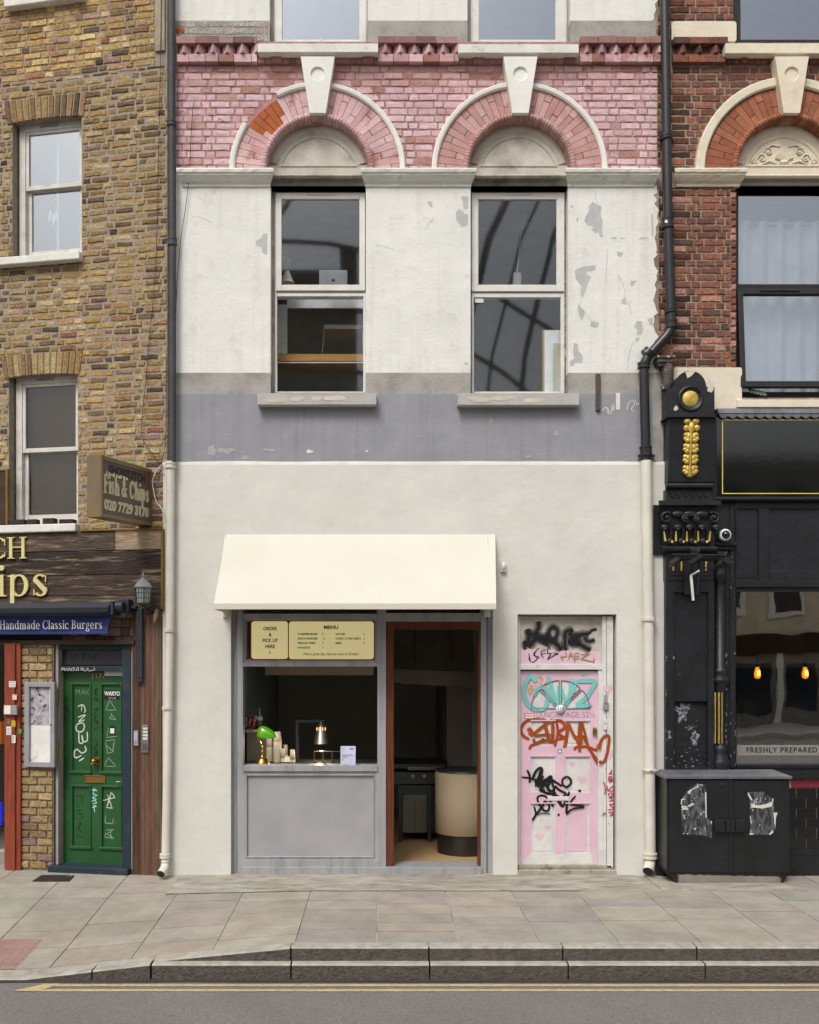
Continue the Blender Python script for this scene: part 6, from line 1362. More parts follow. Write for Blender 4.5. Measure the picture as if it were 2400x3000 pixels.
xc, zc = M0.u(2023, -.22), M0.z(CX, 1168, -.22); s = (D-.22)/F
hd_ = [(M0.u(1957, -.22), M0.z(CX, 1221, -.22)), (M0.u(2094, -.22), M0.z(CX, 1221, -.22)), (M0.u(2094, -.22), M0.z(CX, 1135, -.22)), (M0.u(2070, -.22), M0.z(CX, 1133, -.22))]+[(xc+47*s*math.cos(R(a)), M0.z(CX, 1135, -.22)+49*s*math.sin(R(a))) for a in range(8, 173, 9)]+[(M0.u(1972, -.22), M0.z(CX, 1133, -.22)), (M0.u(1957, -.22), M0.z(CX, 1140, -.22))]
b.prism(hd_, -.22, 0); b.box(hd_[0][0]-.012, hd_[1][0]+.012, -.235, 0, hd_[0][1]-.004, hd_[0][1]+.012)
arcsweep(b, xc, zc, [(24*s, -.22), (24*s, -.222), (28*s, -.226), (34*s, -.24), (37*s, -.234), (38*s, -.22)], 0, 360, 36)
b.build('console_bracket', ['black_paint'], T2)
b = MB(); b.lathe([(0, -.228), (21*s, -.227), (23.5*s, -.222), (23.5*s, -.22)], xc, 0, zc, 30, 0, 'y'); b.build('gilded_disc', ['gold'], T2); b = MB()
B8 = C8
def lobe(px, py, rx, rz, w): q = M0.q(*B8((px, py)), w); k_ = .3247*(D+w)/F; b.ball(q, (rx*k_, .022, rz*k_), 12)
lobe(475, 722, 36, 28, -.2); lobe(550, 722, 36, 28, -.2); lobe(468, 782, 30, 32, -.195); lobe(562, 782, 30, 32, -.195); lobe(513, 780, 32, 55, -.205)
for i in range(4):
    y_ = 850+i*98; w_ = -.19+i*.014; x_ = 510-i*3
    for sg in (-1, 1): lobe(x_+sg*42, y_-6, 30, 24, w_); lobe(x_+sg*50, y_+28, 24, 20, w_); lobe(x_+sg*32, y_+44, 28, 24, w_-.004); lobe(x_+sg*24, y_+10, 22, 40, w_-.006)
q0_, q1_ = M0.q(*B8((510, 800)), -.215), M0.q(*B8((497, 1215)), -.155); b.tube([q0_, q1_], .014, 8); lobe(495, 1215, 32, 16, -.14)
b.build('gilded_acanthus', ['gold'], T2)
# slim turned column beside the window
b = MB(); cx_ = M0.u(2113, -.06); zt_ = Z(1700)
prof = [(.055, zt_), (.062, zt_+.05), (.045, zt_+.06), (.05, zt_+.12)][::-1]
def col_(pts): b.lathe([(r, M0.z(CX, py, -.1)) for r, py in pts], cx_, -.03, 0, 16)
col_([(.075, 1615), (.08, 1640), (.05, 1650), (.06, 1675), (.07, 1690), (.04, 1705), (.045, 1720), (.052, 1730), (.052, 1958), (.07, 1962), (.07, 1972), (.062, 1976), (.09, 1990), (.092, 1998), (.068, 2002), (.066, 2012), (.058, 2022), (.052, 2030), (.05, 2180), (.06, 2190), (.078, 2196), (.06, 2206), (.08, 2214), (.075, 2222), (.105, 2232), (.1, 2242), (.1, 2258)])
b.build('turned_column', ['black_paint'], T2)
b = MB()
for px, w_ in ((2096, 3), (2107, 3), (2116, 2)): q = M0.rect(px-w_/2, 2029, px+w_/2, 2178, -.09); b.box(q[0], q[1], -.092, -.07, q[2], q[3])
b.build('gold_flute', ['gold'], T2)
# old hopper head and stub pipe above console
OH = thing('rainwater_hopper', 'rusty old hopper head above the gilded black console', 'rainwater hopper', M0, M0.q(1962, 1100, -.1))
b = MB(); mat('old_iron', '#6b625c', base2='#3a332e', scale=7, rough=.8, bump=.6, bs=30, speck='#c9c2b8', sscale=30, sthr=.66); q = M0.rect(1925, 1043, 1977, 1066, -.14); b.box(q[0]+.01, q[1], -.14, -.01, q[2]+.02, q[3]); b.box(q[0], q[1]+.01, -.15, -.01, q[3]-.02, q[3]+.004); b.box(q[0]+.02, q[1]-.02, -.12, -.01, q[2]-.01, q[2]+.02); b.build('hopper_head', ['old_iron'], OH, bevel=.004)
b = MB(); b.tube([M0.q(1957, 1066, -.08), M0.q(1957, 1110, -.08), M0.q(1950, 1140, -.05)], .055, 16); b.build('stub_pipe', ['old_iron'], OH)
# cctv dome
q = M0.q(2126, 1567, -.14); CC = thing('dome_camera', 'round white dome camera beside the black capital', 'security camera', M0, q); b = MB(); b.lathe([(.03, .06), (.058, .04), (.06, 0), (.05, -.012), (.042, -.014)], q[0], q[1]+.0, q[2], 26, 0, 'y'); b.box(q[0]-.02, q[0]+.02, q[1]+.02, -.02, q[2]-.03, q[2]+.03); b.build('camera_body', ['plastic_white'], CC)
b = MB(); b.ball((q[0], q[1]-.005, q[2]), (.038, .035, .038), 16); mat('dome', '#15161a', rough=.08, bump=0, spec=.8); b.build('camera_dome', ['dome'], CC)
# camera bracket with two floodlight cylinders and bird spikes
CB = thing('camera_bracket', 'black steel bracket on the pilaster, its spare arm hanging down', 'bracket', M0, M0.q(2028, 1650, -.14))
b = MB(); W5 = lambda x, y, w: M0.q(*B5((x, y)), w)
b.tube([W5(215, 78, -.3), W5(705, 86, -.3)], .012, 8); b.tube([W5(300, 118, -.26), W5(620, 118, -.26)], .02, 8); b.tube([W5(365, 165, -.4), W5(475, 98, -.3)], .03, 8); b.tube([W5(395, 100, -.3), W5(392, 280, -.3)], .01, 8); b.tube([W5(455, 100, -.3), W5(455, 240, -.3), W5(445, 440, -.3)], .013, 8)
q = M0.rect(2004, 1615, 2050, 1742, -.115); b.box(q[0], q[1], -.13, -.1, q[2], q[3]); b.build('bracket_frame', ['black_clean'], CB)
b = MB(); b.tube([W5(385, 262, -.32), W5(405, 490, -.32)], [.014, .014], 8); b.tube([W5(385, 262, -.32), W5(460, 222, -.32)], .01, 8); b.build('hanging_arm', ['plastic_white'], CB)
def flood(pa, pb, r, label, mats):
    A, B_ = Vector(W5(*pa)), Vector(W5(*pb)); L = thing('bullet_camera', label, 'security camera', M0, A, 'tube cameras on the bracket'); b = MB(); b.tube([A, B_], [r*.85, r], 14); b.build('camera_tube', [mats[0]], L); d = (B_-A).normalized(); b = MB(); b.tube([B_-d*.01, B_+d*.012], r*1.08, 16); b.build('camera_cap', [mats[1]], L)
flood((200, 170, -.42), (270, 118, -.24), .034, 'grey tube camera on the bracket end nearest the downpipe', ('iron', 'black_clean')); flood((610, 190, -.2), (705, 130, -.36), .036, 'tube camera pointing right on the window end of the bracket', ('iron', 'black_clean'))
b = MB(); b.tube([W5(505, 190, -.3), W5(540, 205, -.3), W5(600, 185, -.28), W5(640, 150, -.26)], .006, 6); b.tube([W5(300, 150, -.3), W5(360, 130, -.3), W5(430, 120, -.3)], .004, 6); b.build('camera_cable', ['black_clean'], CB)
b = MB()
for i in range(9): b.tube([W5(400+i*4, 100, -.25), W5(380+i*9, 6 if i < 5 else 15, -.3)], .0022, 4)
for x in (440, 450, 460): b.tube([W5(x-10, 90, -.25), W5(x+10, 10, -.28)], .0022, 4)
for p0, p1 in (((685, 85), (712, 50)), ((730, 110), (760, 85)), ((735, 150), (762, 140)), ((700, 95), (690, 60))): b.tube([W5(*p0, -.25), W5(*p1, -.28)], .004, 4)
b.build('bird_spike', ['steel'], CB)
# chips of missing paint along the arrises of the black joinery
mat('paint_chip', '#8d8b87', base2='#55534f', scale=30, rough=.9, bump=.3)
b = MB(); random.seed(91)
for i in range(55):
    ex = random.choice([(1953, PW), (2091, PW), (2098, -.06), (2141, -.037), (2154, -.037), (2128, -.06), (1975, PW)]); py = random.choice([random.uniform(1720, 2250), random.uniform(2050, 2250)])
    q = M0.q(ex[0]+random.uniform(-2, 2), py, ex[1]-.012); blob(b, q[0], q[2], random.uniform(.002, .006), random.uniform(.004, .02), ex[1]-.012, 0, n=9, jag=.5, seed=i)
for i in range(24):
    q = M0.q(random.uniform(1958, 2088), random.uniform(2190, 2255), PW-.017); blob(b, q[0], q[2], random.uniform(.003, .016), random.uniform(.002, .008), PW-.017, 0, n=9, jag=.6, seed=i+200)
o = b.build('chipped_paint', ['paint_chip'], T2); o['kind'] = 'stuff'
for pts_, w_ in (([(2075, 1130), (2087, 1128), (2092, 1140), (2085, 1150), (2072, 1146)], -.224), ([(1978, 1190), (1984, 1188), (1988, 1198), (1980, 1204), (1973, 1200)], -.224), ([(2008, 1090), (2024, 1086), (2038, 1088), (2028, 1100), (2015, 1108)], -.224)):
    b = MB(); q_ = [M0.q(x, y, w_) for x, y in pts_]; b.add(q_[::-1], [tuple(range(len(q_)))]); b.build('chipped_patch', ['sill_yellow'], T2)
# ---- street cabinet
cd0 = -.42; CBN = thing('utility_cabinet', 'black steel street cabinet with torn posters on both doors', 'utility cabinet', M0, M0.q(2136, 2593, cd0))
B6 = crop(1880, 2200, .3014)
def r6(x0, y0, x1, y1, w): a, c = B6((x0, y0)), B6((x1, y1)); return M0.rect(a[0], a[1], c[0], c[1], w)
mat('cab_black', '#17181a', base2='#1f2124', scale=4, rough=.4, bump=.25, bs=40, spec=.45, speck='#6d6a68', sscale=60, sthr=.78)
b = MB(); q = r6(250, 275, 1448, 1180, cd0); b.box(q[0], q[1], cd0+.02, -.09, q[2], q[3]); b.build('cabinet_body', ['cab_black'], CBN, bevel=.006)
b = MB(); q = r6(228, 188, 1466, 272, cd0-.02); e = .05
zf_, zk_ = q[2]+.03, 1.086
b.add([(q[0]+e, cd0+.02, zf_+.012), (q[1]-e, cd0+.02, zf_+.012), (q[1], cd0-.02, q[2]+.022), (q[0], cd0-.02, q[2]+.022), (q[0]+e, -.09, zk_), (q[1]-e, -.09, zk_), (q[1], -.09, q[2]+.012), (q[0], -.09, q[2]+.012), (q[0], cd0-.02, q[2]), (q[1], cd0-.02, q[2]), (q[1], -.09, q[2]), (q[0], -.09, q[2])], [(0, 3, 2, 1), (0, 1, 5, 4), (0, 4, 7, 3), (1, 2, 6, 5), (3, 8, 9, 2), (8, 11, 10, 9), (3, 7, 11, 8), (2, 9, 10, 6)])
rf = b.build('cabinet_roof', ['lead'], CBN)
for rr in ((272, 282, 888, 1182), (893, 290, 1438, 1186)): b = MB(); q = r6(*rr, cd0); b.box(q[0], q[1], cd0, cd0+.02, q[2], q[3]); b.build('cabinet_door', ['cab_black'], CBN, bevel=.004)
b = MB(); q = r6(848, 285, 892, 1190, cd0-.008); b.box(q[0], q[1], cd0-.008, cd0, q[2], q[3]); 
for rr in ((712, 675, 815, 788), (823, 675, 866, 788), (869, 675, 912, 788), (916, 675, 1003, 788)): q = r6(*rr, cd0-.05); b.box(q[0]+.001, q[1]-.001, cd0-.05, cd0, q[2], q[3])
b.build('lock_guard', ['cab_black'], CBN, bevel=.003)
for y_ in (330, 1107): b = MB(); p_ = B6((788, y_)); q = M0.q(*p_, cd0); b.lathe([(0, cd0-.01), (.008, cd0-.012), (.012, cd0-.01), (.016, cd0-.012), (.018, cd0)], q[0], 0, q[2], 14, 0, 'y'); b.build('lock_knob', ['cab_black'], CBN)
b = MB(); mat('torn_poster', '#5e5f62', base2='#2c2d30', scale=16, stretch=(2.2, 1, .7), rough=.85, bump=.5, mixlo=.42, mixhi=.58, speck='#d5d3cc', sscale=22, sthr=.66); mat('paper_rag', '#d0cec8', rough=.9, bump=.3)
poly_px(b, M0, cd0, [(395, 470), (450, 370), (545, 320), (625, 330), (630, 650), (690, 690), (680, 850), (600, 820), (400, 808), (385, 560)], B6, 0); b.build('torn_poster', ['torn_poster', 'paper_rag'], CBN); b = MB(); poly_px(b, M0, cd0, [(1035, 400), (1110, 400), (1180, 395), (1230, 430), (1280, 480), (1290, 600), (1320, 600), (1300, 760), (1260, 815), (1050, 815), (1060, 560)], B6, 0)
for pts in ([(385, 540), (400, 530), (470, 545), (520, 515), (490, 505), (440, 540), (455, 570), (400, 575)], [(445, 400), (470, 380), (540, 345), (545, 310), (556, 350), (490, 380), (465, 425)], [(617, 400), (630, 400), (632, 520), (634, 650), (622, 655)], [(1065, 510), (1130, 530), (1200, 520), (1275, 490), (1270, 540), (1180, 560), (1120, 555), (1070, 550)], [(1030, 400), (1060, 440), (1080, 480), (1062, 478), (1035, 430)], [(1283, 600), (1300, 600), (1325, 600), (1305, 650), (1300, 760), (1292, 700)], [(1235, 815), (1270, 770), (1285, 790), (1250, 818)], [(1050, 800), (1085, 800), (1083, 816), (1050, 816)], [(500, 750), (528, 755), (520, 772)], [(1052, 630), (1062, 640), (1072, 715), (1062, 700)], [(1270, 460), (1282, 465), (1280, 500), (1268, 490)], [(385, 470), (395, 465), (430, 470), (395, 480), (392, 525), (382, 520)], [(400, 610), (430, 665), (415, 660)], [(560, 325), (600, 330), (596, 336), (565, 332)]):
    poly_px(b, M0, cd0-.0015, pts, B6, 1)
b.build('torn_poster', ['torn_poster', 'paper_rag'], CBN)
b = MB(); W6 = B6
gq = [[(1005, 212), (1035, 240), (1075, 205), (1040, 228), (1085, 240)], [(1090, 210), (1130, 212), (1100, 228), (1135, 238), (1095, 240)], [(1145, 238), (1165, 205), (1190, 238)], [(1200, 210), (1270, 205), (1210, 225), (1250, 240), (1205, 236)], [(1095, 222), (1240, 218)]]
def roofpt(p): a = B6(p); t = (a[1]-B6((0, 188))[1])/(B6((0, 272))[1]-B6((0, 188))[1]); return M0.q(a[0], a[1]-1, (-.12)*(1-t)+(cd0)*t)
for pts in gq: b.tube([roofpt(p) for p in pts], .005, 6)
b.build('roof_graffiti', ['spray_mint'], rf)
b = MB(); mat('base_grey', '#8c847b', base2='#7a7168', scale=5, rough=.9, bump=.4); q = r6(262, 1180, 1445, 1300, cd0+.02); z0_ = -.02
b.box(q[0]+.09, q[1]-.09, cd0+.012, -.1, z0_, q[3], 1); b.box(q[0], q[1], cd0+.03, -.09, q[3]-.03, q[3]+.01, 0); b.add([(q[0], cd0+.03, q[3]), (q[0]+.1, cd0+.011, z0_), (q[0]+.1, -.1, z0_), (q[0], -.1, q[3]), (q[0]+.1, cd0+.011, q[3])], [(0, 1, 4), (0, 3, 2, 1)], 0); b.add([(q[1], cd0+.03, q[3]), (q[1]-.1, cd0+.011, z0_), (q[1]-.1, -.1, z0_), (q[1], -.1, q[3]), (q[1]-.1, cd0+.011, q[3])], [(0, 4, 1), (0, 1, 2, 3)], 0)
P2 = [(q[0]+.09, q[3]), (q[1]-.09, q[3])]; n = 24; lo = [(P2[0][0]+(P2[1][0]-P2[0][0])*i/n, q[3]-.018-.022*i/n-.008*noise.noise((i*.9, 0, 0))*2) for i in range(n+1)]
for i in range(n): b.quad((lo[i][0], cd0+.01, lo[i][1]), (lo[i+1][0], cd0+.01, lo[i+1][1]), (lo[i+1][0], cd0+.01, q[3]), (lo[i][0], cd0+.01, q[3]), 0)
b.build('cabinet_base', ['cab_black', 'base_grey'], CBN)
b = MB(); q = M0.rect(1925, 2272, 1948, 2570, -.08); b.box(q[0], q[1], -.1, -.015, 0, q[3]); solo(b, 'old_service_duct', 'chipped black upright board between the cream downpipe and cabinet', 'board', M0, (q[0], -.05, 0), ['black_paint'])
b = MB(); a_, c_ = at(1925, 2597), at(2345, 2597); b.box(a_[0], c_[0], -.66, -.0, -.01, .016); struct(b, 'cabinet_footing', ['concrete_pale'], bevel=.01)
# ================================================================ BROWN BRICK BUILDING (left, its front turned away by about 11 degrees)
T3 = thing('brown_brick_building', 'yellow brown stock brick building with timber clad chip shop front', 'building', ML, (-2, 0, 0))
Lu = lambda px, w=0: ML.u(px, w); Lz = lambda px, py, w=0: ML.z(px, py, w)
ZT = 10.6; UL = -5.2
zF = Lz(356, 1550)       # top of the timber fascia
w1o = ML.rect(36, 338, 239, 735); w1o = (w1o[0], w1o[1], Lz(140, 752), Lz(140, 345)); w2o = (Lu(26), Lu(228), Lz(120, 1538), Lz(130, 1096)); w0o = (Lu(40), Lu(245), Lz(120, -30), ZT+1)
kd = (Lu(170), Lu(384), -.1, Lz(270, 1884)); ks = (UL+.3, Lu(14), -.1, Lz(10, 1884))
b = MB(); grid_wall(b, UL, 0, zF-.02, ZT, [w1o, w2o, w0o], .002, .25); b.build('wall', ['mortar_tan'], T3)
b = MB(); grid_wall(b, UL, -.0, -.4, zF-.02, [kd, ks], .004, .25); b.build('shopfront_backing', ['room_dark'], T3)
random.seed(41)
yp = palette([('#ac8a47', 5), ('#a07e41', 4), ('#b89757', 3), ('#93713f', 3), ('#c0a56b', 2), ('#a88055', 1.4), ('#9c7a66', .5), ('#7c6241', 1.6), ('#604c3c', .9), ('#94593e', .35)], 1.0, .11, .86)
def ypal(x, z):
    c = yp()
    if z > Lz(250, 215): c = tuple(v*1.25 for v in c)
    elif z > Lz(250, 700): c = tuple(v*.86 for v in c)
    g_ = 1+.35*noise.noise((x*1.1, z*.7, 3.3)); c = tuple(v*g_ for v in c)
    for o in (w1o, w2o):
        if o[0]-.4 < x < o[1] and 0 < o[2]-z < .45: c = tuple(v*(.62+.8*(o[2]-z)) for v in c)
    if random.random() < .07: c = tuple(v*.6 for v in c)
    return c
ah = .235       # height of the flat arches over the openings
def archhole(o): return (o[0]-.06, o[1]+.03, o[3]-.02, o[3]+ah)
holes = [w1o, w2o, w0o, archhole(w1o), archhole(w2o)]
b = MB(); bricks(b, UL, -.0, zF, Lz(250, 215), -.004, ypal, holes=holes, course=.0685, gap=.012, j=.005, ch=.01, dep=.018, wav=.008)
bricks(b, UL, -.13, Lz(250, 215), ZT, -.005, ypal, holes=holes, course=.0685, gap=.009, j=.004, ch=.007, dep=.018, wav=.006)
for o in (w1o, w2o):      # soldier arches
    n = 13; x0, x1 = o[0]-.06, o[1]+.03
    for i in range(n):
        t0, t1 = i/n, (i+1)/n; a, c = x0+(x1-x0)*t0, x0+(x1-x0)*t1; rise = .03*math.sin(math.pi*(t0+t1)/2)
        lean = (t0+t1-1)*.04; zb_ = o[3]-.02+rise-.01; zt_ = o[3]+ah-.012; col = yp(); j = random.uniform
        v = [(a+.006, .01, zb_), (c-.006, .01, zb_), (c-.006+lean, .01, zt_), (a+.006+lean, .01, zt_)]; v += [(a+.009+j(-.002, .002), -.01, zb_+.004), (c-.011+j(-.002, .002), -.01, zb_+.004), (c-.011+lean, -.01, zt_-.004), (a+.009+lean, -.01, zt_-.004)]
        b.add(v, [(4, 5, 6, 7), (0, 1, 5, 4), (1, 2, 6, 5), (2, 3, 7, 6), (3, 0, 4, 7)], 0, col=tuple(q*.85 for q in col))
b.build('stock_brickwork', ['brick'], T3)
mat('stucco_tan', '#a79c88', base2='#8f8572', scale=6, rough=.9, bump=.5, bs=30)
b = MB(); b.box(-.125, -.02, -.02, .01, Lz(480, 150), ZT); b.build('rendered_strip', ['stucco_tan'], T3)
mat('sash_white', '#d6d4cf', base2='#c5c1b8', scale=6, rough=.5, bump=.15, bs=50, dirt='#8a8072', damt=.6, dscale=8, dlo=.56, dhi=.75)
glass('glass_pale', .25, (.8, .85, .9, 1), (.92, .96, 1, 1), wav=.01, ws=.6); glass('glass_blind', .05, (.75, .72, .68, 1), (.9, .93, 1, 1))
def old_sash(o, rail_py, rail_px, m, px, top):
    b = MB(); w0 = .10; ring(b, o[0]+.02, o[1]+.02, o[2], o[3]+.01, (.07, .07, .06, .075), w0, w0+.1); W_ = b.build('window', ['sash_white'], T3, bevel=.004)
    zr = Lz(rail_px, rail_py, w0); b = MB(); ring(b, o[0]+.09, o[1]-.05, zr-.02, o[3]-.065, (.035, .035, .045, .03), w0+.012, w0+.05); s1 = b.build('sash', ['sash_white'], W_, bevel=.003)
    b = MB(); b.box(o[0]+.1, o[1]-.06, w0+.03, w0+.035, zr, o[3]-.08); b.build('pane', [m], s1)
    b = MB(); ring(b, o[0]+.09, o[1]-.05, o[2]+.06, zr+.0, (.045, .045, .07, .03), w0+.052, w0+.09); s2 = b.build('sash', ['sash_white'], W_, bevel=.003)
    b = MB(); b.box(o[0]+.11, o[1]-.07, w0+.07, w0+.075, o[2]+.1, zr-.02); b.build('pane', [m], s2)
    b = MB(); xm = (o[0]+o[1])/2; b.tube([(xm-.13, w0-.008, o[3]-.03), (xm+.07, w0-.008, o[3]-.03)], .008, 8); b.build('trickle_vent', ['plastic_grey'], W_)
    b = MB(); b.box(o[0]-.5, o[1]+.02, -.09, .12, o[2]-.085, o[2]-.004); b.build('sill', ['stone_white'], W_, bevel=.01)
    return W_
old_sash(w1o, 545, 150, 'glass_pale', 0, 0); old_sash(w2o, 1318, 130, 'glass_blind', 0, 0)
b = MB(); ring(b, w0o[0]+.02, w0o[1]+.02, w0o[2], ZT, .07, .1, .2); WW = b.build('window', ['sash_white'], T3); b = MB(); b.box(w0o[0]+.08, w0o[1]-.05, .13, .135, w0o[2]+.06, ZT); b.build('pane', ['glass_pale'], WW)
b = MB(); x0_ = Lu(12, -.08); b.box(x0_, w0o[1]+.03, -.09, .12, Lz(70, 12, -.09), Lz(70, -28, -.09)); b.build('sill', ['stone_white'], WW, bevel=.01)
for nm, o, m in (('upper_room', w1o, 'room_dim'), ('lower_room', w2o, 'room_dark'), ('attic_room', w0o, 'room_dim')):
    room(nm, T3, o[0]-1, -.05, .252, 3, o[2]-.2, min(o[3]+.1, ZT), m)
# blind behind lower window, cord and feather charm behind the upper
mat('blind', '#a3988b', base2='#94897c', scale=3, rough=.8, bump=0)
b = MB(); z = w2o[2]+.1
while z < w2o[3]-.05: b.add([(w2o[0]+.08, .225, z), (w2o[1]-.02, .225, z), (w2o[1]-.02, .215, z+.017), (w2o[0]+.08, .215, z+.017)], [(0, 1, 2, 3)]); z += .02
solo(b, 'venetian_blind', 'brownish slatted blind behind the lower sash window of the brick building', 'blind', ML, (w2o[0], .22, w2o[2]), ['blind'])
b = MB(); xq = Lu(163, .2); b.box(xq-.008, xq+.012, .24, .25, w1o[2]+.08, w1o[3]-.1, 0); arcsweep(b, xq-.03, Lz(150, 590, .2), [(.035, .23), (.035, .225), (.039, .225), (.039, .23)], 0, 359, 18, 0)
for dx, dz, a_ in ((-.05, -.12, .3), (.02, -.12, -.2), (-.01, -.16, 0)): b.add([(xq-.03+dx, .228, Lz(150, 600, .2)+dz+.1), (xq-.03+dx+.02, .228, Lz(150, 600, .2)+dz+.02), (xq-.03+dx+a_*-.05, .228, Lz(150, 600, .2)+dz-.06), (xq-.03+dx-.02, .228, Lz(150, 600, .2)+dz+.02)], [(0, 1, 2, 3)], 0)
solo(b, 'feather_charm', 'white hoop with hanging feathers behind the upper sash window', 'window charm', ML, (xq, .23, w1o[2]), ['white_ink'])
# timber fascia
mat('plank', attr=True, avar=.45, scale=5, stretch=(1, 1, 9), rough=.7, bump=1.0, bs=14, bd=.012, dirt='#9c8770', damt=.9, dscale=2.4, dlo=.54, dhi=.68)  # plank dirt colour puts brighter highlights into the dark boards
mat('slat', attr=True, avar=.4, scale=3, stretch=(8, 8, .8), rough=.75, bump=.6, bs=14, bd=.01, dirt='#9a8670', damt=.6, dscale=1.5, dlo=.54, dhi=.74)
random.seed(51); pkp = palette([('#382a22', 4), ('#2d221c', 3), ('#45362d', 3), ('#544438', 1.3)], 1, .14)
FW = -.05; b = MB(); zs = [Lz(356, y, FW) for y in (1552, 1612, 1683, 1744, 1786)]; xr = Lu(473, FW)
for i in range(4):
    x = UL+random.uniform(0, .6)
    cuts = [UL]+([-2.9, Lu(337, FW)] if i == 0 else [-1.9-.2*i])+[xr]
    for a, c in zip(cuts, cuts[1:]): b.box(a+.002, c-.002, FW+random.uniform(-.004, .004), .0, zs[i+1]+.003, zs[i]-.003, 0, tuple(v*1.9 for v in hx('#7a6a58')[:3]) if (i == 0 and a > -.8) else pkp())
b.build('timber_fascia', ['plank'], T3, bevel=.004)
b = MB(); b.box(Lu(236, FW), xr+.01, FW-.02, FW+.004, zs[0]-.006, zs[0]+.008); b.box(xr-.0, xr+.022, FW-.012, 0, zs[4], zs[0]); b.build('fascia_edging', ['brass_old'], T3)
# raised gold letters (only the ends of two lines show)
FL = thing('fascia_lettering', 'raised pale gold letters ending CH and ips on dark timber planks', 'sign lettering', ML, (Lu(60, FW), FW, Lz(60, 1640, FW)))
k3 = lambda px, py: (Lu(px, FW-.02), Lz(px, py, FW-.02))
def letters(s, px_end, py, capx, sx, par, w=FW-.006, th=.02, m='gold_letter'):
    tmp = MB(); e = serif_text(tmp, s, 0, 0, 1, 0, 0); x1, z = Lu(px_end, w), Lz(px_end, py, w); size = capx
    b = MB(); serif_text(b, s, x1-(e-.06)*size*sx, z, size, w, th, 0, sx)
    return b.build('letters', [m], par)
letters('CH', 81, 1636, .222, 1.22, FL); letters('Chips', 144, 1746, .33, 1.12, FL)
# beam, shingles, post, ribbed cladding
mat('beam', '#4a3a30', base2='#3a2d25', scale=3, stretch=(1, 1, 8), rough=.8, bump=.4); mat('shingle', attr=True, scale=4, stretch=(1, 1, 5), rough=.85, bump=.5, bs=20)
b = MB(); q = ML.rect(0, 1876, 399, 1887, -.04); b.box(UL, Lu(399), -.06, .0, Lz(200, 1888), Lz(200, 1876)); b.build('door_head_beam', ['beam'], T3)
b = MB(); b.box(UL, Lu(399), .0, .003, Lz(200, 1880), zs[4]-.001, 1); sp = palette([('#6d5a47', 3), ('#5a4838', 3), ('#7d6a55', 2), ('#4a3a2e', 2)], 1, .12)
for r_ in range(4):
    x = Lu(175)+(.05 if r_ % 2 else 0); z1_ = zs[4]-.01-r_*.088
    while x < Lu(399)-.02: x2 = min(x+random.choice([.1, .13]), Lu(399)); b.box(x, x2-.007, -.022+random.uniform(-.004, .004), .0, z1_-.08, z1_, 0, sp()); x = x2
b.build('shingle_panel', ['shingle', 'gap_dark'], T3, bevel=.003)
b = MB(); x = Lu(386, -.03); xe_ = Lu(474, -.03); cp = palette([('#735339', 4), ('#80634a', 3), ('#5f4632', 2)], 1, .1)
b.box(x, xe_, -.02, .0, -.05, zs[4], 1)
cuts = [x, Lu(411, -.03), Lu(440, -.03), xe_]
for a, c in zip(cuts, cuts[1:]):
    cc = cp(); b.box(a+.003, c-.003, -.026, -.018, -.05, zs[4]-.002, 0, cc); t = a+.008
    while t < c-.012: b.box(t, t+.008, -.036, -.0262, -.05, zs[4]-.004, 0, tuple(v*random.uniform(.8, 1.15) for v in cc)); t += .0145
b.box(xe_, Lu(484, .0)+.01, -.012, .0, -.05, zs[4], 2)
b.build('ribbed_cladding', ['slat', 'gap_dark', 'render_cream'], T3)
mat('steel_blue', '#33373f', base2='#2b2f36', scale=5, rough=.5, bump=.1)
# ---- green door
gw = .07; b = MB()
def f3(r, w0, w1, mi=0): q = ML.rect(*r, w0); b.box(q[0], q[1], w0, w1, q[2], q[3], mi)
mat('door_frame_blue', '#263640', base2='#1f2d36', scale=5, rough=.5, bump=.15, bs=40, dirt='#59626a', damt=.4, dscale=5); mat('door_green', '#27562e', base2='#234d29', scale=3, rough=.38, bump=.1, bs=30, spec=.4, dirt='#34623a', damt=.3, dscale=5)
x0g, x1g, zdt, zdb = Lu(178, gw+.04), Lu(372, gw+.04), Lz(270, 1967, gw+.04), Lz(270, 2537, gw+.04)
b.box(Lu(158, 0), x0g, -.01, .2, -.02, Lz(270, 1886)); b.box(x1g, Lu(384, 0), -.005, .2, -.02, Lz(270, 1886)); b.box(x0g, x1g, .03, .2, zdt+.004, zdt+.055); b.box(x0g, x1g, .03, .2, Lz(270, 1902), Lz(270, 1886)); b.build('door_frame', ['door_frame_blue'], T3, bevel=.004)
b = MB(); b.box(x0g, x1g, .09, .1, zdt+.05, Lz(270, 1890)); b.box(x0g, x1g, .07, .09, Lz(270, 1942)-.02, Lz(270, 1942)-.01)
mat('transom_dark', '#3a3c42', rough=.3, bump=.1); b.build('transom_pane', ['transom_dark'], T3)
A7 = crop(0, 1900, .3478); C6 = crop(0, 1300, .3246)
def rA(x0, y0, x1, y1, w, cv=A7): a, c = cv((x0, y0)), cv((x1, y1)); return ML.rect(a[0], a[1], c[0], c[1], w)
dw = gw+.04
P4 = [rA(620, 290, 778, 1045, dw), rA(872, 292, 1030, 1050, dw), rA(600, 1150, 758, 1680, dw), rA(852, 1155, 1015, 1688, dw)]
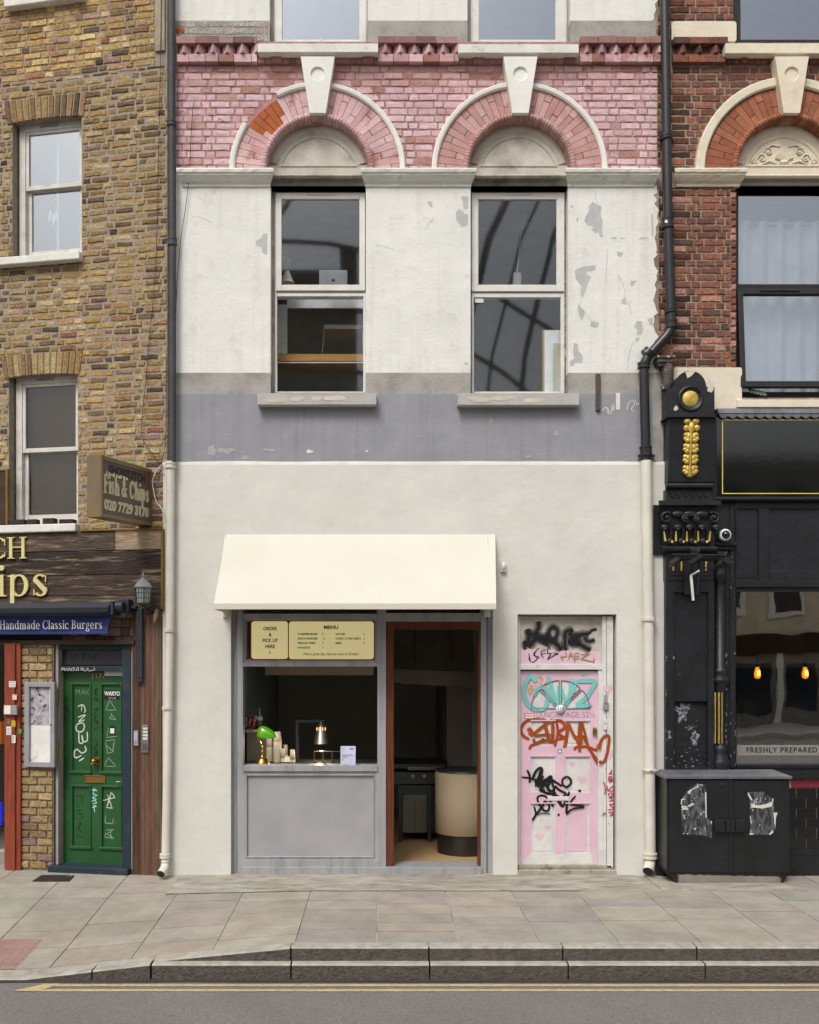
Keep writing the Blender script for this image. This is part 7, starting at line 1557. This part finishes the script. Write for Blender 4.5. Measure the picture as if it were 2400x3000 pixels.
# keep the two columns plumb
def setu(i, a, c): P4[i] = (a, c)+tuple(P4[i][2:])
uA, uB, uC, uD = Lu(A7((600, 0))[0], dw), Lu(A7((768, 0))[0], dw), Lu(A7((848, 0))[0], dw), Lu(A7((1026, 0))[0], dw)
for i, (a, c) in enumerate([(uA, uB), (uC, uD), (uA, uB), (uC, uD)]): setu(i, a, c)
b = MB(); grid_wall(b, x0g+.004, x1g-.004, zdb, zdt, P4, dw, dw+.012, 0); GD = b.build('green_door', ['door_green'], T3)
b = MB()
for p in P4:
    ring(b, p[0]-.004, p[1]+.004, p[2]-.004, p[3]+.004, .024, dw-.012, dw+.012); b.quad((p[0], dw+.012, p[2]), (p[1], dw+.012, p[2]), (p[1], dw+.012, p[3]), (p[0], dw+.012, p[3])); b.box(p[0]-.012, p[1]+.012, dw-.022, dw-.004, p[2]-.01, p[2]+.022)
b.build('door_panel', ['door_green'], GD, bevel=.006)
b = MB(); q = rA(712, 1070, 888, 1132, dw-.01); ring(b, *q, .012, dw-.012, dw); b.box(q[0]+.012, q[1]-.012, dw-.006, dw, q[2]+.012, q[3]-.012); b.build('letterbox', ['brass_old'], GD, bevel=.002)
b = MB(); p_ = A7((790, 952)); q = ML.q(*p_, dw-.05); b.ball(q, (.034, .03, .034), 14); b.lathe([(.03, -.03), (.014, .0), (.02, .05)], q[0], q[1]+.0, q[2], 12, 0, 'y'); b.box(q[0]-.02, q[0]+.045, dw-.008, dw, q[2]-.035, q[2]+.035); b.build('door_knob', ['brass'], GD)
b = MB(); q = rA(1052, 1085, 1078, 1215, dw-.01); b.box(q[0]-.01, q[1]-.01, dw-.01, dw, q[2], q[3]); b.tube([(q[0]+.005, dw-.012, q[3]-.04), (q[0]+.0, dw-.05, q[3]-.04), (q[0]-.07, dw-.055, q[3]-.045)], .007, 8); b.build('door_handle', ['steel'], GD)
b = MB(); p_ = A7((818, 235)); q = ML.q(*p_, dw-.012); text(b, '117', q[0]-.012, q[2], .085, dw-.001, 0, thick=.004, bold=.001); text(b, 'A', q[0]+.065, q[2]-.012, .045, dw-.001, 0, thick=.003); mat('copper', '#b88563', rough=.5, metal=.4, bump=0); b.build('door_number', ['copper'], GD)
b = MB(); q = rA(880, 192, 1060, 230, dw-.012); b.box(q[0], q[1], dw-.014, dw-.0005, q[2], q[3]); b.build('door_closer_plate', ['plastic_white'], GD, bevel=.002)
b = MB(); g3 = dw-.0005
gp = dw+.0105      # inside panels
def ws(pts, wd, mi, w=g3, curve=True, cv=A7): stroke(b, ML, w, pts, wd, cv, mi, curve)
ws([(655, 490), (700, 475), (720, 520), (710, 540)], 3.4, 0, gp); ws([(690, 480), (688, 530)], 3, 0, gp); ws([(655, 580), (720, 560), (665, 615), (718, 600)], 3.4, 0, gp); ws([(700, 625), (650, 640), (645, 690), (690, 700), (712, 660), (700, 625)], 3.8, 0, gp); ws([(665, 700), (668, 790), (700, 790), (690, 730), (700, 780), (735, 775), (735, 700)], 4, 0, gp); ws([(715, 820), (725, 860), (690, 880), (650, 850), (628, 870), (635, 920), (690, 900)], 4.2, 0, gp); ws([(665, 950), (710, 920)], 4, 0, gp)
for pts in ([(890, 515), (925, 435), (978, 520), (890, 518)], [(930, 545), (978, 600), (920, 590), (945, 560)], [(915, 670), (900, 750), (985, 740)], [(885, 780), (965, 768), (950, 870), (910, 885), (890, 790)], [(900, 820), (960, 870)], [(880, 985), (915, 920), (980, 995), (880, 990)]): ws(pts, 2.4, 1, gp, False)
for pts in ([(870, 1280), (970, 1255), (940, 1210), (900, 1340), (950, 1345)], [(905, 1230), (945, 1340)]): ws(pts, 3.2, 0, gp, False)
for pts in ([(890, 1400), (885, 1470), (950, 1475), (955, 1430)], [(970, 1468), (980, 1470)], [(890, 1530), (960, 1525), (900, 1560), (960, 1600), (885, 1590), (890, 1550)], [(930, 1540), (940, 1600)]): ws(pts, 2.6, 1, gp, False)
for pts in ([(770, 1190), (820, 1200), (790, 1180), (785, 1240)], [(780, 1220), (820, 1235), (775, 1260), (815, 1270)], [(770, 1290), (800, 1275), (815, 1300), (780, 1310)], [(775, 1340), (815, 1330), (790, 1320), (800, 1380)]): ws(pts, 3, 2, g3, False)
for i in range(14):
    y_ = 400+i*82; k_ = [[(560, 0), (540, 12), (545, 40), (575, 30), (570, 5), (545, 22)], [(535, 0), (575, 12), (540, 25), (578, 40), (540, 55)], [(540, 5), (580, 50), (555, 25), (540, 60)], [(540, 20), (575, 20), (570, 60), (545, 60)]][i % 4]
    ws([(x-i*2.2, y_+d) for x, d in k_], 2.0, 3, g3, False)
for pts in ([(790, 360), (820, 330), (800, 385), (825, 385)], [(785, 420), (830, 440), (800, 400)], [(785, 520), (830, 500), (790, 560), (830, 640), (785, 600), (825, 560)], [(800, 760), (825, 800), (790, 850), (820, 860), (790, 900), (815, 905), (818, 850)], [(790, 690), (830, 660)]): ws(pts, 3, 4, g3, False)
for pts in ([(650, 1245), (690, 1245), (690, 1300)], [(655, 1310), (660, 1340)], [(650, 1370), (690, 1360)], [(655, 1400), (690, 1395), (685, 1440)], [(660, 1480), (685, 1470), (660, 1520), (685, 1540)], [(650, 1570), (690, 1590)]): ws(pts, 2.4, 3, gp)
for pts in ([(640, 390), (645, 345), (660, 370), (670, 345), (675, 390)], [(690, 390), (700, 345), (715, 390)], [(720, 350), (725, 390)], [(750, 345), (730, 370), (752, 390)]): ws(pts, 1.3, 1, gp, False)
for i in range(6): ws([(1060+(i % 2)*8, 345+i*70), (1085, 365+i*70), (1062, 385+i*70), (1080, 405+i*70)], 1.6, 1, g3, True)
gr_ = b; b = MB(); q = rA(880, 352, 1012, 430, gp); b.box(q[0], q[1], gp-.001, gp, q[2], q[3], 4); text(b, 'WARYO', (q[0]+q[1])/2, q[3]-.036, .062, gp-.002, 5, sx=.74, bold=.002); text(b, 'ワリオ', (q[0]+q[1])/2, q[2]+.012, .03, gp-.002, 5); b.build('door_sticker', ['spray_white', 'spray_palewhite', 'spray_mint', 'spray_dgreen', 'spray_black', 'paper'], GD); b = MB()
q = rA(925, 652, 970, 725, gp); b.box(q[0], q[1], gp-.003, gp-.001, q[2], q[3], 4); q = rA(930, 672, 964, 716, gp); b.box(q[0], q[1], gp-.004, gp-.003, q[2], q[3], 5); b.build('door_tag', ['spray_white', 'spray_palewhite', 'spray_mint', 'spray_dgreen', 'spray_black', 'paper'], GD); b = gr_
b.build('door_graffiti', ['spray_white', 'spray_palewhite', 'spray_mint', 'spray_dgreen', 'spray_black', 'paper'], GD)
b = MB()
for i, ch in enumerate([[(515, 190), (520, 160), (530, 180), (540, 160), (545, 190)], [(550, 190), (560, 165), (572, 190)], [(578, 190), (582, 160), (600, 190), (605, 162)], [(630, 160), (612, 165), (630, 175), (612, 190)], [(650, 165), (640, 185), (665, 185), (660, 160), (645, 165)], [(680, 190), (685, 160), (710, 170), (690, 180), (725, 190), (740, 160), (745, 190), (800, 180), (790, 155)]]): stroke(b, ML, .029, ch, 1.6, A7, 0, False)
for pts in ([(590, 60), (600, 100), (640, 60), (610, 50)], [(650, 40), (655, 95)], [(690, 30), (700, 90), (720, 35)], [(740, 40), (760, 80), (825, 45), (790, 100)]): stroke(b, ML, .0895, pts, 3, A7, 1, False)
b.build('frame_graffiti', ['spray_white', 'spray_black'], T3)
b = MB(); b.box(Lu(146, -.04), Lu(380, -.04), -.09, .2, -.05, Lz(270, 2537, -.0)); b.build('door_step', ['door_frame_blue'], T3, bevel=.006)
# yellow brick pier, red timber post, dark shop opening
random.seed(61); yb = palette([('#a88c57', 5), ('#9a7f4b', 3), ('#b09864', 2), ('#957468', 1), ('#836b44', 1.4)], 1, .1)  # pier brick colours darkened for the shade of banner and awning
b = MB(); b.box(Lu(70), Lu(160), -.02, .0, -.1, Lz(110, 1886), 1); bricks(b, Lu(68), Lu(159), .02, Lz(110, 1886), -.04, yb, course=.079, gap=.012, bond='run', j=.003, dep=.022); b.build('brick_pier', ['brick', 'mortar_tan'], T3)
mat('post_red', '#8f4632', base2='#7c3b29', scale=4, stretch=(6, 6, 1), rough=.45, bump=.2, dirt='#5a2015', damt=.5, dscale=3)
b = MB(); b.box(Lu(14, -.08), Lu(45, -.08), -.09, .05, -.08, Lz(30, 1886)); b.box(Lu(45, -.08)+.001, Lu(66, -.03), -.07, .05, -.08, Lz(30, 1886)); b.build('red_post', ['post_red'], T3, bevel=.006)
room('chip_shop_interior', T3, UL+.3, Lu(14), .252, 3, -.05, Lz(10, 1884), 'wall_dark_warm')
mat('warm_glow', '#c06a20', k=.3, rough=.5, bump=0, emit='#c06a20', es=.25); mat('blue_glow', '#2030c0', rough=.5, bump=0, emit='#2a30ff', es=.4)
b = MB(); q = ML.rect(-60, 2115, 4, 2180, .6); b.box(q[0], q[1]+.0, .6, .7, q[2], q[3]); solo(b, 'orange_glow_box', 'added glowing orange box for the warm light in the dark chip shop doorway', 'orange glow', ML, (q[0], .6, q[2]), ['warm_glow'])  # added box, its glow stands in for the orange light inside
b = MB(); q = ML.rect(-20, 2352, 1, 2362, .1); b.box(q[0], q[1]-.0, .1, .14, q[2]-.2, q[3]); solo(b, 'blue_light_strip', 'small blue light at the left edge of the shop doorway', 'light strip', ML, (q[0], .1, q[2]), ['blue_glow'])
# stickers on the red post
mat('st_yellow', '#c9b424', rough=.6, bump=0); mat('st_green', '#4c9a3c', rough=.6, bump=0); mat('st_purple', '#51405c', rough=.6, bump=0)
pw_ = -.09
def sticker(r, m, label, ink=None, lines=3, w=pw_):
    q = rA(*r, w); L = thing('sticker', label, 'sticker', ML, ((q[0]+q[1])/2, w, q[2]), 'stickers on the red post'); b = MB(); b.box(q[0], q[1], w-.0012, w, q[2], q[3]); b.build('sticker_paper', [m], L)
    b = MB()
    for i in range(lines): z_ = q[2]+(q[3]-q[2])*(.2+.6*i/max(1, lines-1)); b.box(q[0]+.006, q[1]-.006-random.uniform(0, .012), w-.0018, w-.0012, z_-.0025, z_+.0025)
    b.build('sticker_print', [ink or 'ink'], L)
sticker((76, 275, 132, 326), 'paper', 'white van sticker near the top of the red post'); sticker((105, 388, 140, 432), 'paper', 'white sticker with red bars on the red post', 'sticker_red'); sticker((58, 590, 92, 640), 'st_purple', 'dark purple sticker on the red post', 'st_yellow'); sticker((97, 607, 130, 658), 'st_yellow', 'bright yellow sticker on the red post', 'sticker_red')
sticker((54, 658, 95, 728), 'paper', 'tall white sticker below the purple one on the red post', 'plastic_grey', 5); sticker((99, 730, 131, 796), 'paper', 'lowest white sticker on the red post', 'ink_soft', 5)
b = MB(); q = rA(28, 472, 142, 562, pw_-.03); b.box(q[0], q[1]-.02, pw_-.03, pw_, q[2], q[3], 0); b.box(q[1]-.06, q[1]+.0, pw_-.036, pw_-.0, q[2]+.006, q[3]-.006, 2); b.box(q[0]+.01, q[0]+.085, pw_-.032, pw_-.03, q[2]+.01, q[3]-.01, 1)
solo(b, 'alarm_box', 'small red box plastered with torn stickers on the post', 'alarm box', ML, ((q[0]+q[1])/2, pw_, q[2]), ['post_red', 'paper', 'plastic_grey'], bevel=.004)
b = MB(); q = rA(152, 672, 186, 722, -.07); b.prism([(q[0]+.012, q[3]), (q[1], q[3]-.015), (q[1]-.012, q[2]), (q[0], q[2]+.015)], -.072, -.07); solo(b, 'sticker', 'small tilted green sticker on the side of the red post', 'sticker', ML, ((q[0]+q[1])/2, -.07, q[2]), ['st_green'], 'stickers on the red post')
# menu case
nw = -.09; q = rA(203, 283, 458, 1000, nw); NC = thing('menu_case', 'grey framed glass menu case on the yellow brick pier', 'notice case', ML, ((q[0]+q[1])/2, nw, q[2])); b = MB(); ring(b, *q, (.055, .05, .05, .05), nw, -.04); b.build('case_frame', ['plastic_grey'], NC, bevel=.004)
b = MB(); b.box(q[0]+.05, q[1]-.045, -.06, -.045, q[2]+.045, q[3]-.045); b.build('case_back', ['paper'], NC)
mat('print_grey', '#8a8690', base2='#b3aeb4', scale=14, rough=.6, bump=0, mixlo=.4, mixhi=.6, speck='#3a3540', sscale=24, sthr=.6)
b = MB(); q2 = rA(250, 322, 415, 645, -.06); b.box(q2[0], q2[1], -.062, -.06, q2[2], q2[3]); b.build('printed_menu', ['print_grey'], NC); b = MB(); q2 = rA(245, 840, 318, 940, -.06); b.prism([(q2[0], q2[3]), (q2[1], q2[3]), (q2[1], q2[2]+.05), (q2[1]-.03, q2[2]+.03), (q2[0]+.04, q2[2]), (q2[0]+.01, q2[2]+.02)], -.064, -.06); b.build('torn_note', ['white_ink'], NC)
b = MB(); q3 = rA(425, 628, 440, 650, nw); b.lathe([(0, nw-.006), (.008, nw-.006), (.01, nw)], q3[0]+.006, 0, q3[2]+.01, 10, 0, 'y'); b.build('case_lock', ['steel_dark'], NC)
b = MB()
for a in ((443, 345, 470, 488), (443, 775, 472, 948)): b = MB(); q3 = rA(*a, nw); b.box(q3[0], q3[1], -.05, -.03, q3[2], q3[3]); b.build('case_hinge', ['brass_old'], NC)
# keypad and intercom
q = rA(1127, 692, 1165, 820, -.05); KP = thing('keypad', 'slim grey entry keypad on the ribbed timber cladding', 'keypad', ML, (q[0], -.05, q[2])); b = MB(); b.box(q[0], q[1], -.055, -.036, q[2], q[3]); b.build('keypad_body', ['plastic_grey'], KP, bevel=.004); b = MB()
for i in range(6):
    for j in range(2): b.box(q[0]+.008+j*.017, q[0]+.02+j*.017, -.058, -.055, q[3]-.03-i*.014, q[3]-.021-i*.014)
b.build('key', ['paper_blue'], KP)
q = rA(1195, 645, 1250, 878, -.05); IC = thing('intercom', 'tall metal door intercom with name buttons beside the keypad', 'intercom', ML, (q[0], -.05, q[2])); b = MB(); b.box(q[0], q[1], -.052, -.03, q[2], q[3]); b.box(q[0]-.008, q[0], -.045, -.03, q[2], q[3]+.01); b.build('intercom_plate', ['steel'], IC, bevel=.002); b = MB()
for i in range(4): b.box(q[0]+.012, q[1]-.006, -.056, -.052, q[3]-.045-i*.034, q[3]-.025-i*.034)
b.build('call_button', ['plastic_white'], IC); b = MB()
for i in range(6): b.box(q[0]+.01, q[1]-.01, -.054, -.052, q[2]+.03+i*.011, q[2]+.034+i*.011)
b.build('speaker_slot', ['gap_dark'], IC)
# awning cassette + bracket arm + banner
cw_ = -.24; q = ML.rect(0, 1760, 322, 1806, cw_); RA = thing('retractable_awning', 'closed dark grey awning cassette over the chip shop front', 'awning', ML, (Lu(160, cw_), cw_, q[2]))
cyc = Lz(346, 1777, cw_); b = MB(); zc_ = cyc
prof = [(-.14, .05), (-.235, .045), (-.29, .0), (-.285, -.05), (-.24, -.085), (-.14, -.085)]
xsweep(b, UL, Lu(326, cw_), [(-.1, zc_-.085), (-.24, zc_-.085), (-.30, zc_-.055), (-.31, zc_-.01), (-.25, zc_+.045), (-.1, zc_+.055)]); b.build('cassette', ['steel_blue'], RA)
b = MB(); xx = Lu(328, cw_); b.lathe([(0, xx+.11), (.05, xx+.11), (.055, xx+.1), (.055, xx+.0)], 0, -.2, zc_, 22, 0, 'x'); b.box(xx-.001, xx+.03, -.28, -.12, zc_-.08, zc_+.05); b.build('end_cap', ['steel_blue'], RA)
q = ML.rect(362, 1757, 384, 1796, -.1); b = MB(); b.box(q[0]-.02, q[1], -.16, -.06, q[2], q[3]); b.box(q[1], Lu(404, -.07), -.12, -.07, q[3]-.09, q[3]-.06); b.box(Lu(399, -.08), Lu(417, -.08), -.085, -.05, Lz(408, 1999, -.08), q[3]-.085); b.build('support_post', ['steel_blue'], RA, bevel=.003)
b = MB()
for py in (1810, 1895, 1985): p_ = ML.q(407, py, -.086); b.lathe([(0, -.09), (.009, -.089), (.009, -.085)], p_[0], 0, p_[2], 10, 0, 'y')
b.build('bolt', ['gap_dark'], RA)
bw = -.16; mat('banner_blue', '#3a4784', base2='#313c72', scale=4, rough=.8, bump=.2, bs=20)
BN = thing('banner', 'blue cloth banner with white burger lettering under the awning cassette', 'banner', ML, (Lu(160, bw), bw, Lz(160, 1860, bw)))
b = MB(); n = 30; vs = []; xa, xb_ = UL, Lu(326, bw)
zt_, zb_ = Lz(310, 1803, bw), Lz(310, 1857, bw)
for i in range(n+1):
    x = xa+(xb_-xa)*i/n
    for j in range(5):
        v = j/4; sag = .0; vs.append((x-(.04*v if i == n else 0), bw+.012*math.sin(x*5+v*2), zt_+(zb_-zt_)*v))
b.add(vs, [(i*5+j, i*5+j+5, i*5+j+6, i*5+j+1) for i in range(n) for j in range(4)], 0, True); b.build('banner_cloth', ['banner_blue'], BN)
tmp = MB(); e = serif_text(tmp, 'Handmade Classic Burgers', 0, 0, 1, 0, 0); w_ = bw-.018; sz = .09; sxx = 1.137/((e-.06)*sz)
b = MB(); serif_text(b, 'Handmade Classic Burgers', Lu(300, w_)-(e-.06)*sz*sxx, Lz(300, 1842, w_), sz, w_, .001, 0, sxx, wt=1.1); b.build('banner_lettering', ['white_ink'], BN)
# lantern
lw = -.2; s = (D-.0)/F; q = ML.q(419, 1767, lw); LN = thing('wall_lantern', 'grey six sided coach lantern on the timber cladding', 'wall lamp', ML, q)
cxl, zl = q[0], q[2]; k = .0033
b = MB(); b.lathe([(.093, .155), (.1, .15), (.093, .165), (.078, .195), (.045, .225), (.02, .24), (.012, .25), (.012, .262), (.02, .27), (.01, .285), (.003, .315)], cxl, lw, zl, 6); b.build('lantern_roof', ['plastic_grey'], LN)
b = MB(); b.lathe([(.07, .0), (.088, .15)], cxl, lw, zl, 6); mat('lantern_glass', '#a3aaa3', rough=.3, bump=0); b.build('lantern_glass', ['lantern_glass'], LN)
b = MB()
for i in range(6):
    for t in (0, .33, .67):
        def lp(r, t_): a, c = 2*math.pi*i/6, 2*math.pi*(i+1)/6; return (cxl+r*(math.cos(a)*(1-t_)+math.cos(c)*t_), lw+r*(math.sin(a)*(1-t_)+math.sin(c)*t_))
        A, B_ = lp(.072, t), lp(.09, t); b.tube([(A[0], A[1], zl), (B_[0], B_[1], zl+.15)], .003 if t else .005, 5)
    for h in (0, .05, .1, .15): r0 = .072+.018*h/.15; A, B_ = lp(r0, 0), lp(r0, 1); b.tube([(A[0], A[1], zl+h), (B_[0], B_[1], zl+h)], .003, 5)
b.lathe([(.0, -.03), (.03, -.025), (.075, 0), (.0, .002)], cxl, lw, zl, 6); b.build('lantern_cage', ['steel_dark'], LN)
b = MB(); b.tube([(cxl+.02, lw, zl-.02), (cxl+.02, lw, zl-.09), (cxl+.025, lw+.05, zl-.11), (cxl+.05, -.05, zl-.07)], .013, 8); b.tube([(cxl+.02, lw, zl-.09), (cxl+.018, lw, zl-.17)], [.012, .004], 8); b.lathe([(.0, -.075), (.05, -.07), (.055, -.05)], cxl+.06, 0, zl-.06, 16, 0, 'y'); b.tube([(cxl-.05, lw, zl-.01), (cxl+.1, lw+.06, zl-.075), (cxl+.18, lw+.1, zl-.08)], .004, 6); b.build('lantern_bracket', ['iron'], LN)
b = MB(); A, B_ = ML.q(461, 1786, -.1), ML.q(452, 1823, -.1); mat('driftwood', '#a06a3c', base2='#8f8578', scale=6, rough=.9, bump=.3); b.tube([A, Vector(A).lerp(Vector(B_), .5), B_], [.02, .028, .01], 8); solo(b, 'wood_scrap', 'pale wood scrap hanging on the wire by the lantern', 'wood scrap', ML, A, ['driftwood'])
# projecting box sign
nd, fd = -.91, .03
NA, NB = M0.q(294, 1332, nd), M0.q(294, 1514, nd)
bx0, by0 = NA[0], NA[1]; fx_, fy_ = M0.q(443, 1375, fd)[0], fd
ang = math.atan2(fy_-by0, fx_-bx0); SF_ = Frame(bx0, by0, ang); LL = math.hypot(fx_-bx0, fy_-by0); tz = .14
z1n, z0n = NA[2], NB[2]; rise = .042
PS = thing('projecting_sign', 'brown wood effect fish and chips box sign projecting from the wall', 'sign', SF_, (LL/2, tz/2, z0n))
def tiltmap(mb): mb.v = [(x, y, z+rise*x/LL) for x, y, z in mb.v]; return mb
mat('sign_wood', '#5c4c42', base2='#6b5a4f', scale=3, stretch=(1, 1, 14), rough=.5, bump=.05); mat('sign_metal', '#736759', base2='#84724f', scale=3, rough=.45, metal=.35, bump=.15)
b = MB(); b.box(0, LL, .004, tz, z0n, z1n, 0); tiltmap(b).build('sign_box', ['sign_metal'], PS)
b = MB(); ring(b, 0, LL, z0n, z1n, (.03, .03, .035, .04), -.012, .004); tiltmap(b).build('sign_frame', ['sign_metal'], PS, bevel=.003)
b = MB(); b.box(.03, LL-.03, -.001, .004, z0n+.035, z1n-.04); tiltmap(b).build('sign_face', ['sign_wood'], PS)
mat('letter_cream', '#d8cfa0', rough=.5, bump=0); mat('letter_outline', '#e6e2d4', rough=.5, bump=0)  # off-white outline behind the cream letters
tmp = MB(); e = serif_text(tmp, 'Fish & Chips', 0, 0, 1, 0, 0)-.06; sxx = .84*(LL-.12)/(e*.20*.84)
b = MB(); hgt = .17; sxx = (LL-.11)/(e*hgt)
serif_text(b, 'Fish & Chips', .055-.006, z0n+.235-.006, hgt, -.002, .001, 1, sxx, wt=1.9); serif_text(b, 'Fish & Chips', .055, z0n+.235, hgt, -.005, .002, 0, sxx, wt=1.45)
text(b, '020 7729 3178', LL/2, z0n+.12, .125, -.004, 1, bold=.007, fitw=LL-.12); text(b, '020 7729 3178', LL/2+.004, z0n+.123, .125, -.007, 0, bold=.003, fitw=LL-.125)
text(b, 'SHOREDITCH', LL/2+.01, z0n+.455, .115, -.004, 2, bold=.005, sx=.98); 
for i in range(12): x_ = .09+i*.045; b.box(x_, x_+.02+.01*(i % 3), -.008, -.0045, z0n+.40-.004*(i % 2), z0n+.435-.006*(i % 3), 1 if i % 2 else 0) if i < 9 else None
tiltmap(b).build('sign_lettering', ['letter_cream', 'letter_outline', 'spray_black'], PS)
b = MB(); b.box(LL, LL+.06, .02, .12, z0n+.12, z1n-.08); b.build('sign_bracket', ['steel_dark'], PS)
# second sign board clipped by the picture's left edge
b = MB(); q = ML.rect(-60, 1380, 18, 1536, -.05); b.box(q[0]-.6, q[1], -.05, -.005, q[2], q[3], 0); b.box(q[1], q[1]+.02, -.06, -.005, q[2]-.01, q[3]+.015, 1); b.box(q[0]-.6, q[1], -.06, -.005, q[3], q[3]+.015, 1)
solo(b, 'timber_sign_board', 'gold edged timber sign board cut off at the left edge', 'sign', ML, (q[0], -.03, q[2]), ['beam', 'brass_old'])
# cables
def cable(pts, r, name, label, m='cord', w=-.03, sm=True):
    b = MB(); P = smooth(pts, 6) if sm else pts; b.tube([ML.q(x, y, w) for x, y in P], r, 6); solo(b, name, label, 'cable', ML, ML.q(*pts[0], w), [m])
cable([(473, -60), (471, 120), (466, 400), (459, 700), (449, 880), (437, 1000), (427, 1120), (418, 1200), (415, 1250), (420, 1290), (445, 1328), (468, 1357)], .0032, 'cable', 'thin black cable sagging down the brown brick wall')
cable([(488, 1045), (487, 1200), (484, 1300), (472, 1356), (458, 1385), (464, 1394), (482, 1388)], .003, 'cable', 'short dark cable looped beside the grey downpipe')
cable([(483, 1352), (462, 1375), (449, 1400), (447, 1420), (458, 1470), (474, 1490), (479, 1520)], .005, 'cable', 'white cable curling behind the projecting sign', 'plastic_white', -.05)
b = MB(); b.tube([M0.q(x, y, -.03) for x, y in smooth([(574, 295), (566, 310), (560, 400), (555, 500), (545, 600), (530, 700), (520, 810), (516, 900), (515, 1000)], 6)], .003, 6); solo(b, 'cable', 'black cable hanging over the pink brick and white wall', 'cable', M0, M0.q(574, 295, -.03), ['cord'])
b = MB()
for x, w_, h_ in ((34, 42, 5), (84, 28, 6), (130, 34, 9), (178, 42, 6)): q = ML.rect(x, 1527-h_-3, x+w_, 1531, -.02); b.box(q[0], q[1], -.06, .02, q[2]-.02, q[3]-.015)
solo(b, 'sill_debris', 'dark scraps lying along the white sill under the blind', 'debris', ML, ML.q(130, 1531, -.02), ['gap_dark'], bevel=.006)

# ================================================================ far side of the street (seen only as reflections)
mat('far_brick', '#cbbfa8', base2='#b5a88f', scale=2, rough=.9, bump=0); mat('far_white', '#d8d4c8', rough=.8, bump=0); mat('far_glass', '#2a2e33', rough=.1, bump=0); mat('far_shop', '#77736c', rough=.6, bump=0)
T4 = thing('opposite_terrace', 'tan brick terrace on the far side of the street, only seen reflected in the glass', 'building', M0, (0, -24, 0))
b = MB(); holes = []
for i in range(-7, 8):
    for zz in (3.9, 6.6): holes.append((i*2.0-.45, i*2.0+.45, zz, zz+1.6))
b.box(-16, 16, -30, -24, 3.1, 8.8, 0)
b.build('wall', ['far_brick'], T4)
b = MB(); b.box(-16, 16, -30, -23.9, ROADZ, 2.4, 0); b.build('shopfront', ['far_shop'], T4)
random.seed(14)
for i in range(-9, 10):
    b = MB(); b.box(i*1.7-.1, i*1.7+.12, -23.9, -23.8, -.1, 2.4); b.build('pilaster', ['far_white'], T4)
    b = MB(); b.box(i*1.7+.3, i*1.7+1.45, -23.9, -23.87, random.uniform(.2, .7), random.uniform(1.9, 2.2)); b.build('shop_window', [random.choice(['far_glass', 'far_glass', 'far_brick'])], T4); b = MB(); b.box(-16, 16, -30, -23.7, 2.4, 3.1); b.box(-16, 16, -24.2, -23.8, 8.8, 9.1); b.build('cornice', ['far_white'], T4)
for h in holes:
    b = MB(); ring(b, h[0]-.15, h[1]+.15, h[2]-.15, h[3]+.15, .15, -23.99, -23.9); b.box(h[0], h[1], -23.98, -23.93, (h[2]+h[3])/2-.04, (h[2]+h[3])/2+.04); o = b.build('window', ['far_white'], T4)
    b = MB(); b.box(h[0], h[1], -23.995, -23.98, h[2], h[3]); b.build('pane', ['far_glass'], o)
b = MB(); b.box(-60, 60, -24.2, -19, ROADZ-.3, -.08); struct(b, 'far_pavement', ['kerb_top'])
mat('far_steel', '#808285', rough=.6, bump=0)
T5 = thing('glazed_arch_frame', 'dark curved steel frame over the far terrace, only seen reflected in window panes', 'steel frame', M0, (0, -26, 8.8))
for i in range(-6, 8):
    if -5 < i < 1: continue
    b = MB(); x = i*1.15; b.tube([(x, -25, 8.8), (x+.5, -25, 13), (x+1.6, -25.5, 17.5), (x+3.2, -27, 21)], .06+.035*(i % 3), 8); b.build('rib', ['far_steel'], T5)
for r_ in (8, 10.5, 13, 15.5):
    b = MB(); b.tube([(-4+r_*math.cos(R(a)), -25.2, 4+r_*math.sin(R(a))*.85) for a in range(10, 171, 8)], .09, 8); b.build('arch_beam', ['far_steel'], T5)
for zz, ww in ((11.5, 9),): 
    b = MB(); b.box(-9, -1.5, -25.6, -25.4, 8.8, 16.2); b.box(-1.5, -.9, -25.6, -25.4, 8.8, 17); b.build('dark_gable', ['far_brick'], T5)
